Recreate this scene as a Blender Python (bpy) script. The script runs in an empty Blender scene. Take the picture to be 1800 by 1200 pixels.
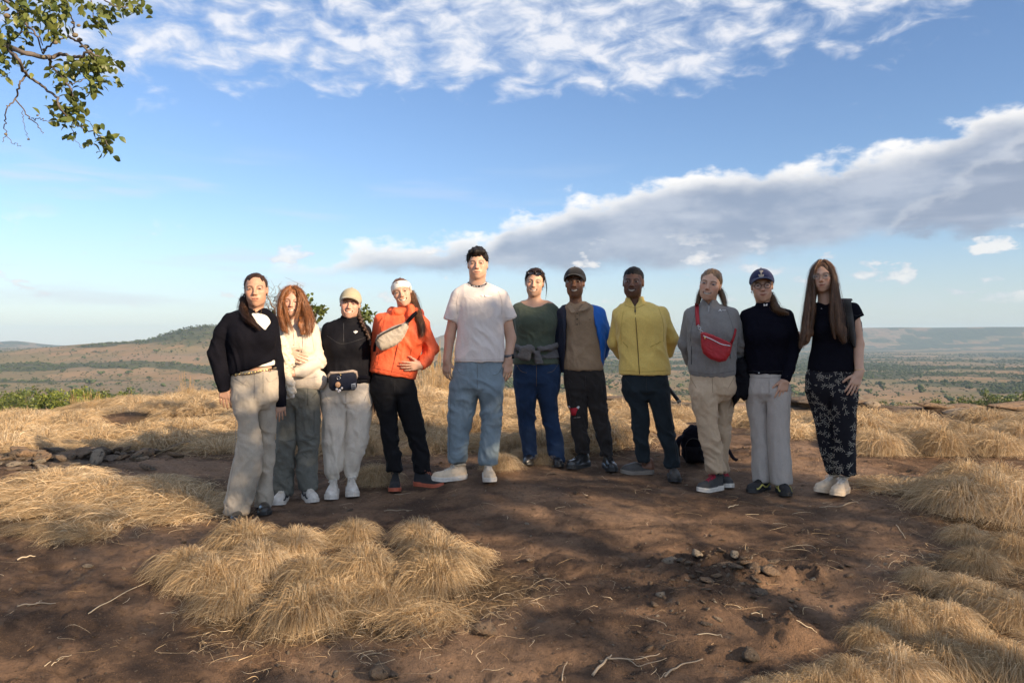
import bpy, math, random
import numpy as np
from mathutils import Vector, Matrix
from mathutils.bvhtree import BVHTree

S = bpy.context.scene
COL = S.collection
R = math.radians
F = 1299.0            # focal length in photo pixels (photo is 1800 x 1200)
CZ = 1.2              # camera height above the people's ground

# ------------------------------------------------------------------ camera
cam = bpy.data.cameras.new('camera'); cam.sensor_width = 36.0; cam.lens = F / 1800 * 36
cam.clip_start = 0.05; cam.clip_end = 60000
cam_o = bpy.data.objects.new('camera', cam); COL.objects.link(cam_o)
cam_o.location = (0, 0, CZ); cam_o.rotation_euler = (R(90), 0, 0)
S.camera = cam_o

# ------------------------------------------------------------------ light
SUN_A, SUN_E = 50.0, 19.0      # degrees right of straight-behind-the-camera, elevation
sun_dir = Vector((math.sin(R(SUN_A)) * math.cos(R(SUN_E)), -math.cos(R(SUN_A)) * math.cos(R(SUN_E)), math.sin(R(SUN_E))))
sl = bpy.data.lights.new('sun', 'SUN'); sl.energy = 5.0; sl.angle = R(0.55); sl.color = (1.0, 0.77, 0.52)
sun = bpy.data.objects.new('sun', sl); COL.objects.link(sun)
sun.rotation_euler = sun_dir.to_track_quat('Z', 'Y').to_euler()
sun.location = (20, -16, 20)

S.view_settings.view_transform = 'Standard'; S.view_settings.look = 'None'
S.view_settings.exposure = 0.84; S.view_settings.gamma = 1.0
S.view_settings.use_curve_mapping = False
S.cycles.max_bounces = 6; S.cycles.diffuse_bounces = 3; S.cycles.glossy_bounces = 2
S.cycles.transmission_bounces = 4; S.cycles.volume_bounces = 0; S.cycles.transparent_max_bounces = 8
S.cycles.use_adaptive_sampling = True; S.cycles.adaptive_threshold = 0.015
S.cycles.use_denoising = True
S.cycles.caustics_reflective = False; S.cycles.caustics_refractive = False
S.cycles.sample_clamp_indirect = 4.0

# ------------------------------------------------------------------ node helper
class NT:
    def __init__(s, tree):
        s.t = tree; s.n = tree.nodes; s.l = tree.links
    def new(s, typ, **kw):
        nd = s.n.new(typ)
        for k, v in kw.items(): setattr(nd, k, v)
        return nd
    def set(s, sock, v):
        if v is None: return
        if hasattr(v, 'is_linked') or isinstance(v, bpy.types.NodeSocket): s.l.new(v, sock)
        else:
            if hasattr(sock, 'default_value'):
                dv = sock.default_value
                if hasattr(dv, '__len__') and not hasattr(v, '__len__'): v = (v,) * len(dv)
                elif hasattr(dv, '__len__') and len(dv) == 4 and len(v) == 3: v = (*v, 1)
                sock.default_value = v
    def math(s, op, a, b=None, c=None, clamp=False):
        nd = s.new('ShaderNodeMath', operation=op); nd.use_clamp = clamp
        for i, v in enumerate((a, b, c)):
            if v is not None: s.set(nd.inputs[i], v)
        return nd.outputs[0]
    def vmath(s, op, a, b=None):
        nd = s.new('ShaderNodeVectorMath', operation=op)
        s.set(nd.inputs[0], a)
        if b is not None: s.set(nd.inputs[1], b)
        return nd.outputs[0]
    def mix(s, f, a, b, blend='MIX'):
        nd = s.new('ShaderNodeMix', data_type='RGBA', blend_type=blend)
        s.set(nd.inputs[0], f); s.set(nd.inputs[6], a); s.set(nd.inputs[7], b)
        return nd.outputs[2]
    def noise(s, vec, scale, detail=4.0, rough=0.55, dist=0.0):
        nd = s.new('ShaderNodeTexNoise')
        if vec is not None: s.l.new(vec, nd.inputs['Vector'])
        nd.inputs['Scale'].default_value = scale; nd.inputs['Detail'].default_value = detail
        nd.inputs['Roughness'].default_value = rough; nd.inputs['Distortion'].default_value = dist
        return nd.outputs[0]
    def ramp(s, f, stops, interp='LINEAR'):
        nd = s.new('ShaderNodeValToRGB'); cr = nd.color_ramp; cr.interpolation = interp
        while len(cr.elements) > 1: cr.elements.remove(cr.elements[-1])
        for i, (p, c) in enumerate(stops):
            e = cr.elements[0] if i == 0 else cr.elements.new(p)
            e.position = p; e.color = (*c, 1) if len(c) == 3 else c
        s.l.new(f, nd.inputs[0]); return nd.outputs[0]
    def smooth(s, x, a, b):
        nd = s.new('ShaderNodeMapRange', interpolation_type='SMOOTHSTEP')
        s.set(nd.inputs[0], x); s.set(nd.inputs[1], a); s.set(nd.inputs[2], b)
        nd.inputs[3].default_value = 0; nd.inputs[4].default_value = 1
        return nd.outputs[0]
    def scale(s, vec, v):
        nd = s.new('ShaderNodeMapping'); s.l.new(vec, nd.inputs[0]); nd.inputs['Scale'].default_value = v
        return nd.outputs[0]
    def curve(s, x, pts):          # piecewise-linear function of x
        lo, hi = pts[0][0], pts[-1][0]
        ys = [p[1] for p in pts]; ylo, yhi = min(ys), max(ys)
        f = s.math('DIVIDE', s.math('SUBTRACT', x, lo), hi - lo, clamp=True)
        g = lambda v: ((v - ylo) / (yhi - ylo),) * 3
        r = s.ramp(f, [((p[0] - lo) / (hi - lo), g(p[1])) for p in pts], 'EASE')
        return s.math('ADD', s.math('MULTIPLY', r, yhi - ylo), ylo)

# ------------------------------------------------------------------ sky with clouds
def build_world():
    w = bpy.data.worlds.new('World'); S.world = w; w.use_nodes = True; w.cycles.sampling_method = 'MANUAL'; w.cycles.sample_map_resolution = 512
    t = NT(w.node_tree); t.n.clear()
    out = t.new('ShaderNodeOutputWorld'); bg = t.new('ShaderNodeBackground'); bg.inputs[1].default_value = 0.104
    t.l.new(bg.outputs[0], out.inputs[0])
    sky = t.new('ShaderNodeTexSky', sky_type='NISHITA'); sky.sun_disc = False
    sky.sun_elevation = R(SUN_E); sky.sun_rotation = R(180 - SUN_A)
    sky.altitude = 1200; sky.air_density = 1.25; sky.dust_density = 0.5; sky.ozone_density = 2.2
    tc = t.new('ShaderNodeTexCoord'); v = tc.outputs['Generated']
    sep = t.new('ShaderNodeSeparateXYZ'); t.l.new(v, sep.inputs[0])
    x, y, z = sep.outputs
    D = 180 / math.pi
    az = t.math('MULTIPLY', t.math('ARCTAN2', x, y), D)          # degrees right of the view axis
    el = t.math('MULTIPLY', t.math('ARCSINE', z), D)
    zc = t.math('MAXIMUM', z, 0.03)
    comb = t.new('ShaderNodeCombineXYZ')
    t.l.new(t.math('DIVIDE', x, zc), comb.inputs[0]); t.l.new(t.math('DIVIDE', y, zc), comb.inputs[1])
    plane = comb.outputs[0]
    ca = t.new('ShaderNodeCombineXYZ'); t.l.new(az, ca.inputs[0]); t.l.new(el, ca.inputs[1]); ang = ca.outputs[0]
    base = t.mix(1.0, sky.outputs[0], (0.74, 0.80, 0.96), 'MULTIPLY')
    # --- high broken altocumulus sheet
    rot = t.new('ShaderNodeMapping'); t.l.new(ang, rot.inputs[0]); rot.inputs['Rotation'].default_value = (0, 0, R(-14)); rot.inputs['Scale'].default_value = (0.26, 0.56, 1)
    n1 = t.noise(rot.outputs[0], 1.25, 5, 0.56, 0.35)
    n2 = t.noise(plane, 0.75, 3, 0.5)
    edge = t.curve(az, [(-180, 17), (-60, 20), (-36, 18.5), (-28, 16.6), (-14, 17.0), (0, 17.4), (10, 16.8), (15, 16.6), (18.5, 18.6), (25, 18.6), (34.7, 19.2), (60, 19), (180, 17)])
    hi = t.smooth(el, t.math('SUBTRACT', edge, 0.9), t.math('ADD', edge, 3.0))
    cover = t.math('ADD', t.math('MULTIPLY', n1, 0.8), t.math('MULTIPLY', n2, 0.42))
    cover = t.math('ADD', cover, t.math('MULTIPLY', t.math('SUBTRACT', hi, 1.0), 0.32))
    d1 = t.smooth(cover, 0.42, 0.72)
    d1 = t.math('MULTIPLY', d1, t.smooth(el, 13, 16))
    c1 = t.mix(t.smooth(n1, 0.46, 0.66), (4.2, 4.5, 5.1), (5.7, 5.6, 5.65))
    col = t.mix(t.math('MULTIPLY', d1, 0.80), base, c1)
    # --- the long cumulus bank
    wob = t.noise(t.scale(ang, (0.55, 1.0, 1)), 0.55, 5, 0.55)
    wob2 = t.noise(t.scale(ang, (0.5, 1.0, 1)), 0.16, 3, 0.5)
    dw = t.math('SUBTRACT', wob, 0.5)
    top = t.curve(az, [(-60, 3), (-20, 4.2), (-16.3, 6.0), (-9, 7.4), (-2, 7.9), (0, 9.6), (4.4, 10.5), (13, 12.1), (20, 12.5), (27, 13.2), (34.7, 14.8), (50, 13), (100, 6), (180, 3)])
    bot = t.curve(az, [(-60, 4.5), (-16.3, 5.3), (-2, 5.6), (4.4, 5.6), (15, 5.6), (21, 6.6), (28, 7.6), (34.7, 7.1), (60, 7), (100, 6.5), (180, 5)])
    e1 = t.math('ADD', t.math('ADD', el, t.math('MULTIPLY', dw, 5.0)), t.math('MULTIPLY', t.math('SUBTRACT', wob2, 0.5), 3.0))
    dt = t.math('SUBTRACT', top, e1)
    db = t.math('SUBTRACT', t.math('ADD', el, t.math('MULTIPLY', dw, 2.2)), bot)
    d2 = t.math('MULTIPLY', t.smooth(dt, -0.35, 0.75), t.smooth(db, -0.7, 0.7))
    hole = t.smooth(t.math('ADD', wob2, t.math('MULTIPLY', wob, 0.3)), 0.40, 0.54)
    d2 = t.math('MULTIPLY', d2, t.math('MAXIMUM', hole, t.smooth(az, 0, 6)))
    lit = t.math('SUBTRACT', 1.0, t.smooth(t.math('ADD', dt, t.math('MULTIPLY', dw, 3.5)), -0.2, 2.0))
    body = t.mix(t.smooth(t.noise(t.scale(ang, (0.45, 1, 1)), 0.30, 5, 0.55), 0.38, 0.66), (1.75, 2.1, 2.8), (2.9, 3.15, 3.7))
    c2 = t.mix(t.math('MULTIPLY', lit, 0.95), body, (6.8, 6.5, 6.1))
    col = t.mix(t.math('MULTIPLY', d2, 0.93), col, c2)
    # --- a second dark bank at the right edge, lit along its top
    top3 = t.curve(az, [(10, 3), (25.5, 6), (28.3, 9.8), (31, 10.9), (34.7, 12.6), (60, 11), (100, 4)])
    bot3 = t.curve(az, [(10, 8), (26, 7.8), (30, 7.4), (36, 7.2), (60, 7), (100, 7)])
    dt3 = t.math('SUBTRACT', top3, e1)
    d3 = t.math('MULTIPLY', t.smooth(dt3, -0.5, 1.2), t.smooth(t.math('SUBTRACT', e1, bot3), -0.5, 0.9))
    c3 = t.mix(t.math('SUBTRACT', 1.0, t.smooth(dt3, -0.3, 1.1)), (1.7, 2.05, 2.75), (4.6, 4.6, 4.7))
    col = t.mix(t.math('MULTIPLY', d3, 0.9), col, c3)
    # --- small puffs low over the horizon
    n4 = t.noise(t.scale(ang, (0.30, 0.62, 1)), 0.85, 6, 0.58)
    n5 = t.noise(t.scale(ang, (0.06, 0.12, 1)), 0.9, 2, 0.5)
    band = t.math('MULTIPLY', t.smooth(el, 1.8, 3.6), t.math('SUBTRACT', 1.0, t.smooth(el, 6.0, 9.0)))
    g4 = t.math('ADD', n4, t.math('MULTIPLY', t.math('SUBTRACT', n5, 0.5), 0.35))
    thr = t.curve(az, [(-180, 0.60), (-36, 0.62), (0, 0.60), (14, 0.535), (24, 0.545), (36, 0.56), (60, 0.58), (180, 0.60)])
    d4 = t.math('MULTIPLY', t.smooth(t.math('SUBTRACT', g4, thr), 0.0, 0.07), band)
    c4 = t.mix(t.smooth(n4, 0.56, 0.68), (3.9, 4.1, 4.5), (6.3, 5.9, 5.5))
    col = t.mix(t.math('MULTIPLY', d4, 0.75), col, c4)
    # --- faint streaks
    n6 = t.noise(t.scale(ang, (0.10, 0.75, 1)), 0.8, 4, 0.5)
    b6 = t.math('MULTIPLY', t.smooth(el, 0.8, 3.5), t.math('SUBTRACT', 1.0, t.smooth(el, 11.0, 14.5)))
    left = t.curve(az, [(-180, 0.8), (-30, 1.0), (-22, 0.8), (-10, 0.35), (20, 0.3), (36, 0.5), (180, 0.8)])
    d6 = t.math('MULTIPLY', t.math('MULTIPLY', t.smooth(n6, 0.50, 0.70), b6), left)
    col = t.mix(t.math('MULTIPLY', d6, 0.55), col, (4.2, 4.4, 4.9))
    # pale air along the skyline
    pale = t.math('MULTIPLY', t.math('SUBTRACT', 1.0, t.smooth(el, -0.5, 10.0)), 0.50)
    col = t.mix(pale, col, (3.6, 3.75, 3.95))
    t.l.new(col, bg.inputs[0])
build_world()

# ------------------------------------------------------------------ numpy noise
def _hash(ix, iy, iz, seed):
    h = (ix.astype(np.int64) * 374761393 + iy.astype(np.int64) * 668265263 + iz.astype(np.int64) * 2147483647 + seed * 1274126177) & 0xffffffff
    h = ((h ^ (h >> 13)) * 1274126177) & 0xffffffff
    h = ((h ^ (h >> 16)) * 2246822519) & 0xffffffff
    return ((h ^ (h >> 15)) & 0xffff) / 65535.0
def vnoise(P, seed=0):
    P = np.asarray(P, float); i = np.floor(P).astype(np.int64); f = P - i; f = f * f * (3 - 2 * f)
    r = 0.0
    for a in (0, 1):
        wx = f[..., 0] if a else 1 - f[..., 0]
        for b in (0, 1):
            wy = f[..., 1] if b else 1 - f[..., 1]
            for c in (0, 1):
                wz = f[..., 2] if c else 1 - f[..., 2]
                r = r + wx * wy * wz * _hash(i[..., 0] + a, i[..., 1] + b, i[..., 2] + c, seed)
    return r
def vnoise2(x, y, seed=0):
    ix = np.floor(x).astype(np.int64); iy = np.floor(y).astype(np.int64); fx = x - ix; fy = y - iy
    fx = fx * fx * (3 - 2 * fx); fy = fy * fy * (3 - 2 * fy); z = np.zeros_like(ix)
    h = lambda a, b: _hash(ix + a, iy + b, z, seed)
    return (h(0, 0) * (1 - fx) + h(1, 0) * fx) * (1 - fy) + (h(0, 1) * (1 - fx) + h(1, 1) * fx) * fy
def fbm2(x, y, oct=4, seed=0, gain=0.5):
    r = 0; a = 1.0; t = 0
    for o in range(oct):
        r = r + a * vnoise2(x * 2 ** o + 17 * o, y * 2 ** o - 31 * o, seed + o); t += a; a *= gain
    return r / t
def fbm3(P, oct=3, seed=0, gain=0.5):
    r = 0; a = 1.0; t = 0
    for o in range(oct):
        r = r + a * vnoise(P * 2 ** o + 13.7 * o, seed + o); t += a; a *= gain
    return r / t

# ------------------------------------------------------------------ mesh / object helpers
def mesh_np(name, V, Q, mat=None, smooth=True, col=None):
    """V (n,3); Q (m,3|4) int or a list of such arrays; col (n,3) per-vertex colour"""
    Qs = Q if isinstance(Q, list) else [Q]
    Qs = [np.asarray(q, np.int32) for q in Qs if len(q)]
    me = bpy.data.meshes.new(name)
    V = np.asarray(V, np.float32)
    me.vertices.add(len(V)); me.vertices.foreach_set('co', V.ravel())
    tot = np.concatenate([np.full(len(q), q.shape[1], np.int32) for q in Qs])
    loops = np.concatenate([q.ravel() for q in Qs])
    me.loops.add(len(loops)); me.loops.foreach_set('vertex_index', loops)
    me.polygons.add(len(tot)); st = np.concatenate([[0], np.cumsum(tot)[:-1]]).astype(np.int32)
    me.polygons.foreach_set('loop_start', st); me.polygons.foreach_set('loop_total', tot)
    if smooth: me.polygons.foreach_set('use_smooth', np.ones(len(tot), bool))
    me.update(calc_edges=True); me.validate()
    if col is not None:
        at = me.color_attributes.new('Col', 'FLOAT_COLOR', 'POINT')
        c = np.ones((len(V), 4), np.float32); c[:, :3] = col; at.data.foreach_set('color', c.ravel())
    if mat: me.materials.append(mat)
    return me
def link(name, me, parent=None, loc=None, rot=None, scale=None):
    o = bpy.data.objects.new(name, me); COL.objects.link(o)
    if parent is not None: o.parent = parent
    if loc is not None: o.location = loc
    if rot is not None: o.rotation_euler = rot
    if scale is not None: o.scale = scale if hasattr(scale, '__len__') else (scale,) * 3
    return o
def obj(name, V, Q, mat=None, parent=None, smooth=True, col=None):
    return link(name, mesh_np(name, V, Q, mat, smooth, col), parent)
def tag(o, label=None, cat=None, group=None, kind=None):
    if label: o['label'] = label
    if cat: o['category'] = cat
    if group: o['group'] = group
    if kind: o['kind'] = kind
    return o
def empty(name, loc, rz=0.0):
    o = bpy.data.objects.new(name, None); COL.objects.link(o); o.location = loc; o.rotation_euler = (0, 0, rz)
    o.empty_display_size = 0.1
    return o

class MB:
    """collects vertices and faces"""
    def __init__(s): s.v = []; s.f3 = []; s.f4 = []; s.n = 0; s.c = []
    def add(s, V, Q, col=None):
        V = np.asarray(V, float); s.v.append(V)
        for q in (Q if isinstance(Q, list) else [Q]):
            q = np.asarray(q)
            if len(q): (s.f4 if q.shape[1] == 4 else s.f3).append(q + s.n)
        if col is not None: s.c.append(np.broadcast_to(np.asarray(col, float), (len(V), 3)))
        s.n += len(V); return s
    def arrays(s):
        Q = []
        if s.f4: Q.append(np.concatenate(s.f4))
        if s.f3: Q.append(np.concatenate(s.f3))
        return np.concatenate(s.v), Q, (np.concatenate(s.c) if s.c else None)
    def obj(s, name, mat, parent=None, smooth=True):
        V, Q, c = s.arrays(); return obj(name, V, Q, mat, parent, smooth, c)
    def mesh(s, name, mat, smooth=True):
        V, Q, c = s.arrays(); return mesh_np(name, V, Q, mat, smooth, c)

def grid_faces(nu, nv, wrap_v=False):
    a = np.arange(nu * nv).reshape(nu, nv)
    if wrap_v: b = np.roll(a, -1, axis=1); A, B = a[:-1], b[:-1]; C, D = b[1:], a[1:]
    else: A, B, C, D = a[:-1, :-1], a[:-1, 1:], a[1:, 1:], a[1:, :-1]
    return np.stack([A.ravel(), B.ravel(), C.ravel(), D.ravel()], 1)
def frames(pts):
    pts = np.asarray(pts, float); t = np.gradient(pts, axis=0); t /= np.linalg.norm(t, axis=1, keepdims=True) + 1e-9
    up = np.array([0.0, 0, 1]) if abs(t[0][2]) < 0.9 else np.array([1.0, 0, 0])
    n = np.cross(t[0], up); n /= np.linalg.norm(n); N = []
    for k in range(len(pts)):
        n = n - t[k] * n.dot(t[k]); n /= np.linalg.norm(n) + 1e-9; N.append(n)
    N = np.array(N); return t, N, np.cross(t, N)
def smooth_path(pts, n):
    """Catmull-Rom resample; pts (k, m)"""
    pts = np.asarray(pts, float); k = len(pts)
    if k == 2: return pts[0] + (pts[1] - pts[0]) * np.linspace(0, 1, n)[:, None]
    p = np.vstack([2 * pts[0] - pts[1], pts, 2 * pts[-1] - pts[-2]])
    u = np.linspace(0, k - 1 - 1e-6, n); i = u.astype(int); f = (u - i)[:, None]
    a, b, c, d = p[i], p[i + 1], p[i + 2], p[i + 3]
    return 0.5 * ((2 * b) + (c - a) * f + (2 * a - 5 * b + 4 * c - d) * f ** 2 + (3 * b - a - 3 * c + d) * f ** 3)
def tube(pts, rad, sides=6, cap=True):
    pts = np.asarray(pts, float); rad = np.broadcast_to(np.asarray(rad, float), (len(pts),))
    t, N, B = frames(pts); a = np.linspace(0, 2 * math.pi, sides, endpoint=False)
    V = pts[:, None] + rad[:, None, None] * (np.cos(a)[None, :, None] * N[:, None] + np.sin(a)[None, :, None] * B[:, None])
    V = V.reshape(-1, 3); Q = [grid_faces(len(pts), sides, True)]
    if cap:
        n = len(V); V = np.vstack([V, pts[:1], pts[-1:]]); k = np.arange(sides); k2 = np.roll(k, -1); o = (len(pts) - 1) * sides
        Q.append(np.vstack([np.stack([k2, k, np.full(sides, n)], 1), np.stack([o + k, o + k2, np.full(sides, n + 1)], 1)]))
    return V, Q
def band(pts, nrm, width, thick=0.003):
    """a strap: flat band along pts, lying against normals nrm"""
    pts = np.asarray(pts, float); nrm = np.asarray(nrm, float)
    t = np.gradient(pts, axis=0); t /= np.linalg.norm(t, axis=1, keepdims=True) + 1e-9
    s = np.cross(t, nrm); s /= np.linalg.norm(s, axis=1, keepdims=True) + 1e-9
    w = np.broadcast_to(np.asarray(width, float), (len(pts),))[:, None] / 2
    V = np.stack([pts - s * w, pts - s * w + nrm * thick, pts + s * w + nrm * thick, pts + s * w], 1).reshape(-1, 3)
    Q = grid_faces(len(pts), 4, True); n = (len(pts) - 1) * 4
    return V, np.vstack([Q, [[3, 2, 1, 0]], [[n, n + 1, n + 2, n + 3]]])
def box(c, s, rot=None):
    V = np.array([[x, y, z] for x in (-1, 1) for y in (-1, 1) for z in (-1, 1)], float) * np.asarray(s, float) / 2
    if rot is not None: V = V @ np.asarray(rot).T
    return V + np.asarray(c, float), np.array([[0, 1, 3, 2], [4, 6, 7, 5], [0, 4, 5, 1], [2, 3, 7, 6], [0, 2, 6, 4], [1, 5, 7, 3]])
def uv_sphere(c, r, nu=12, nv=16, rot=None):
    th = np.linspace(0, math.pi, nu); ph = np.linspace(0, 2 * math.pi, nv, endpoint=False)
    V = np.stack([np.sin(th)[:, None] * np.cos(ph), np.sin(th)[:, None] * np.sin(ph), np.cos(th)[:, None] * np.ones(nv)], -1).reshape(-1, 3)
    V = V * np.asarray(r, float)
    if rot is not None: V = V @ np.asarray(rot).T
    return V + np.asarray(c, float), grid_faces(nu, nv, True)
_ICO = {}
def icosphere(sub):
    if sub not in _ICO:
        import bmesh
        bm = bmesh.new(); bmesh.ops.create_icosphere(bm, subdivisions=sub, radius=1)
        V = np.array([v.co[:] for v in bm.verts]); T = np.array([[v.index for v in f.verts] for f in bm.faces]); bm.free()
        _ICO[sub] = (V, T)
    return _ICO[sub]

# ------------------------------------------------------------------ signed distance modelling
class SDF:
    def __init__(s, xs, ys, zs):
        s.X = [np.asarray(a, np.float32) for a in (xs, ys, zs)]
        s.d = np.full([len(a) for a in s.X], 1.0, np.float32)
    @staticmethod
    def box(lo, hi, h):
        return SDF(*[np.arange(l - 3 * h, u + 3 * h, h) for l, u in zip(lo, hi)])
    def reg(s, lo, hi, m):
        sl = []
        for a, l, u in zip(s.X, lo, hi):
            i = max(0, np.searchsorted(a, l - m)); j = min(len(a), np.searchsorted(a, u + m))
            sl.append(slice(i, max(j, i)))
        x = s.X[0][sl[0]][:, None, None]; y = s.X[1][sl[1]][None, :, None]; z = s.X[2][sl[2]][None, None, :]
        return tuple(sl), x, y, z
    def put(s, sl, v, k, mode='u'):
        a = s.d[sl]
        if a.size == 0: return
        if mode == 'u':
            if k <= 0: s.d[sl] = np.minimum(a, v); return
            h = np.clip(0.5 + 0.5 * (a - v) / k, 0, 1); s.d[sl] = a * (1 - h) + v * h - k * h * (1 - h)
        elif mode == 'sub':
            v = -v; h = np.clip(0.5 - 0.5 * (a - v) / max(k, 1e-6), 0, 1); s.d[sl] = a * (1 - h) + v * h + k * h * (1 - h)
        elif mode == 'int':
            h = np.clip(0.5 - 0.5 * (a - v) / max(k, 1e-6), 0, 1); s.d[sl] = a * (1 - h) + v * h + k * h * (1 - h)
    def cone(s, p, q, r0, r1, k=0.01, mode='u', flat=False, flat0=False):
        p = np.asarray(p, float); q = np.asarray(q, float); rm = max(r0, r1)
        sl, x, y, z = s.reg(np.minimum(p, q) - rm, np.maximum(p, q) + rm, k + 0.03)
        d = q - p; L2 = float(d.dot(d)) + 1e-12; L = math.sqrt(L2)
        tr = ((x - p[0]) * d[0] + (y - p[1]) * d[1] + (z - p[2]) * d[2]) / L2; t = np.clip(tr, 0, 1)
        v = np.sqrt((x - p[0] - t * d[0]) ** 2 + (y - p[1] - t * d[1]) ** 2 + (z - p[2] - t * d[2]) ** 2) - (r0 + (r1 - r0) * t)
        if flat: v = np.maximum(v, (tr - 1) * L)
        if flat0: v = np.maximum(v, -tr * L)
        s.put(sl, v.astype(np.float32), k, mode)
    def chain(s, pts, k=0.01, kj=0.0, flat=False):
        """pts: list of (x,y,z,r); joined hard between links, smooth to the rest"""
        for i in range(len(pts) - 1):
            a, b = pts[i], pts[i + 1]
            s.cone(a[:3], b[:3], a[3], b[3], k if i == 0 else max(kj, 0.004), flat=(flat and i == len(pts) - 2))
    def ell(s, c, r, k=0.01, mode='u', rot=None):
        c = np.asarray(c, float); r = np.asarray(r, float); m = max(r)
        sl, x, y, z = s.reg(c - m, c + m, k + 0.03); x = x - c[0]; y = y - c[1]; z = z - c[2]
        if rot is not None:
            M = np.asarray(rot, float).T
            x, y, z = (M[i, 0] * x + M[i, 1] * y + M[i, 2] * z for i in range(3))
        q = np.sqrt((x / r[0]) ** 2 + (y / r[1]) ** 2 + (z / r[2]) ** 2)
        s.put(sl, ((q - 1) * min(r)).astype(np.float32), k, mode)
    def loft(s, rows, k=0.02, p=2.3, mode='u', grow=0.0, open_top=0.0):
        """rows: (z, cx, cy, a, b) in any order; elliptical slices"""
        rows = np.array(sorted(rows), float); z0, z1 = rows[0, 0], rows[-1, 0]
        am = rows[:, 3].max() + grow; bm = rows[:, 4].max() + grow
        sl, x, y, z = s.reg((rows[:, 1].min() - am, rows[:, 2].min() - bm, z0), (rows[:, 1].max() + am, rows[:, 2].max() + bm, z1), k + 0.03)
        zz = z[0, 0]
        if zz.size == 0: return
        n = max(8, int((z1 - z0) / 0.006)); fine = smooth_path(rows, n)
        o = np.argsort(fine[:, 0]); fine = fine[o]
        g = [np.interp(zz, fine[:, 0], fine[:, j])[None, None, :] for j in range(1, 5)]
        a = g[2] + grow; b = g[3] + grow
        q = ((np.abs(x - g[0]) / a) ** p + (np.abs(y - g[1]) / b) ** p) ** (1 / p)
        v = (q - 1) * np.minimum(a, b)
        v = np.maximum(v, np.maximum(z - z1 - grow, z0 - z))
        s.put(sl, v.astype(np.float32), k, mode)
    def pillow(s, poly, y, r, k=0.01, mode='u', flat=1.0, bow=None):
        """poly: (n,2) outline in x,z; puffed plate about depth y with edge radius r"""
        P = np.asarray(poly, float)
        sl, x, yy, z = s.reg((P[:, 0].min(), y - r - 0.05, P[:, 1].min()), (P[:, 0].max(), y + r + 0.05, P[:, 1].max()), k + 0.03)
        X = x[:, 0, :]; Z = z[:, 0, :]
        X, Z = np.broadcast_arrays(X, Z)
        d = np.full(X.shape, 9.0); ins = np.zeros(X.shape, bool); n = len(P)
        for i in range(n):
            a, b = P[i], P[(i + 1) % n]; e = b - a
            t = np.clip(((X - a[0]) * e[0] + (Z - a[1]) * e[1]) / (e.dot(e) + 1e-12), 0, 1)
            d = np.minimum(d, np.hypot(X - a[0] - t * e[0], Z - a[1] - t * e[1]))
            c = ((a[1] > Z) != (b[1] > Z)); ins ^= c & (X < (b[0] - a[0]) * (Z - a[1]) / (b[1] - a[1] + 1e-12) + a[0])
        d2 = np.where(ins, -d, d)
        yc = y if bow is None else y + bow(X, Z)
        yc = np.asarray(yc); yc = yc[:, None, :] if yc.ndim == 2 else yc
        v = np.maximum(d2[:, None, :], np.abs(yy - yc) - r) if mode == 'sub' else np.sqrt(np.maximum(d2[:, None, :] + r, 0) ** 2 + ((yy - yc) * flat) ** 2) - r
        s.put(sl, v.astype(np.float32), k, mode)
    def cut(s, point, normal, k=0.004):
        """remove the side the normal points to"""
        x = s.X[0][:, None, None]; y = s.X[1][None, :, None]; z = s.X[2][None, None, :]
        n = np.asarray(normal, float); n = n / np.linalg.norm(n)
        v = (x - point[0]) * n[0] + (y - point[1]) * n[1] + (z - point[2]) * n[2]
        sl = (slice(None),) * 3
        s.put(sl, v.astype(np.float32), k, 'int')
    def mesh(s, relax=1):
        d = s.d; sg = d < 0
        c = np.zeros([n - 1 for n in d.shape], np.int8)
        for i in (0, 1):
            for j in (0, 1):
                for k in (0, 1): c += sg[i:d.shape[0] - 1 + i, j:d.shape[1] - 1 + j, k:d.shape[2] - 1 + k]
        I, J, K = np.nonzero((c > 0) & (c < 8)); n = len(I)
        if n == 0: return np.zeros((0, 3)), np.zeros((0, 4), int)
        idx = np.full(c.shape, -1, np.int32); idx[I, J, K] = np.arange(n)
        val = {(i, j, k): d[I + i, J + j, K + k] for i in (0, 1) for j in (0, 1) for k in (0, 1)}
        acc = np.zeros((n, 3)); cnt = np.zeros(n)
        for a in val:
            for ax in range(3):
                if a[ax] == 0:
                    b = list(a); b[ax] = 1; b = tuple(b); va, vb = val[a], val[b]
                    m = (va < 0) != (vb < 0)
                    t = np.where(m, va / np.where(m, va - vb, 1), 0)
                    p = np.array(a, float)[None].repeat(n, 0); p[:, ax] = t
                    acc += p * m[:, None]; cnt += m
        fr = acc / np.maximum(cnt, 1)[:, None]
        V = np.stack([X[i] + (X[i + 1] - X[i]) * fr[:, ax] for ax, (X, i) in enumerate(zip(s.X, (I, J, K)))], 1)
        quads = []
        for ax in range(3):
            u, v = (ax + 1) % 3, (ax + 2) % 3
            A = [slice(None)] * 3; B = [slice(None)] * 3; A[ax] = slice(0, -1); B[ax] = slice(1, None)
            for q in (u, v): A[q] = B[q] = slice(1, -1)
            sa, sb = sg[tuple(A)], sg[tuple(B)]
            e = np.argwhere(sa != sb)
            if not len(e): continue
            fl = sa[tuple(e.T)]
            e = e.copy(); e[:, u] += 1; e[:, v] += 1
            o = np.zeros(3, int)
            def at(du, dv):
                w = e.copy(); w[:, u] -= du; w[:, v] -= dv; return idx[w[:, 0], w[:, 1], w[:, 2]]
            q = np.stack([at(1, 1), at(0, 1), at(0, 0), at(1, 0)], 1)
            q[~fl] = q[~fl][:, ::-1]; quads.append(q)
        Q = np.concatenate(quads); Q = Q[(Q >= 0).all(1)]
        if relax: V = relax_mesh(V, Q, relax)
        return V, Q
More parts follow.
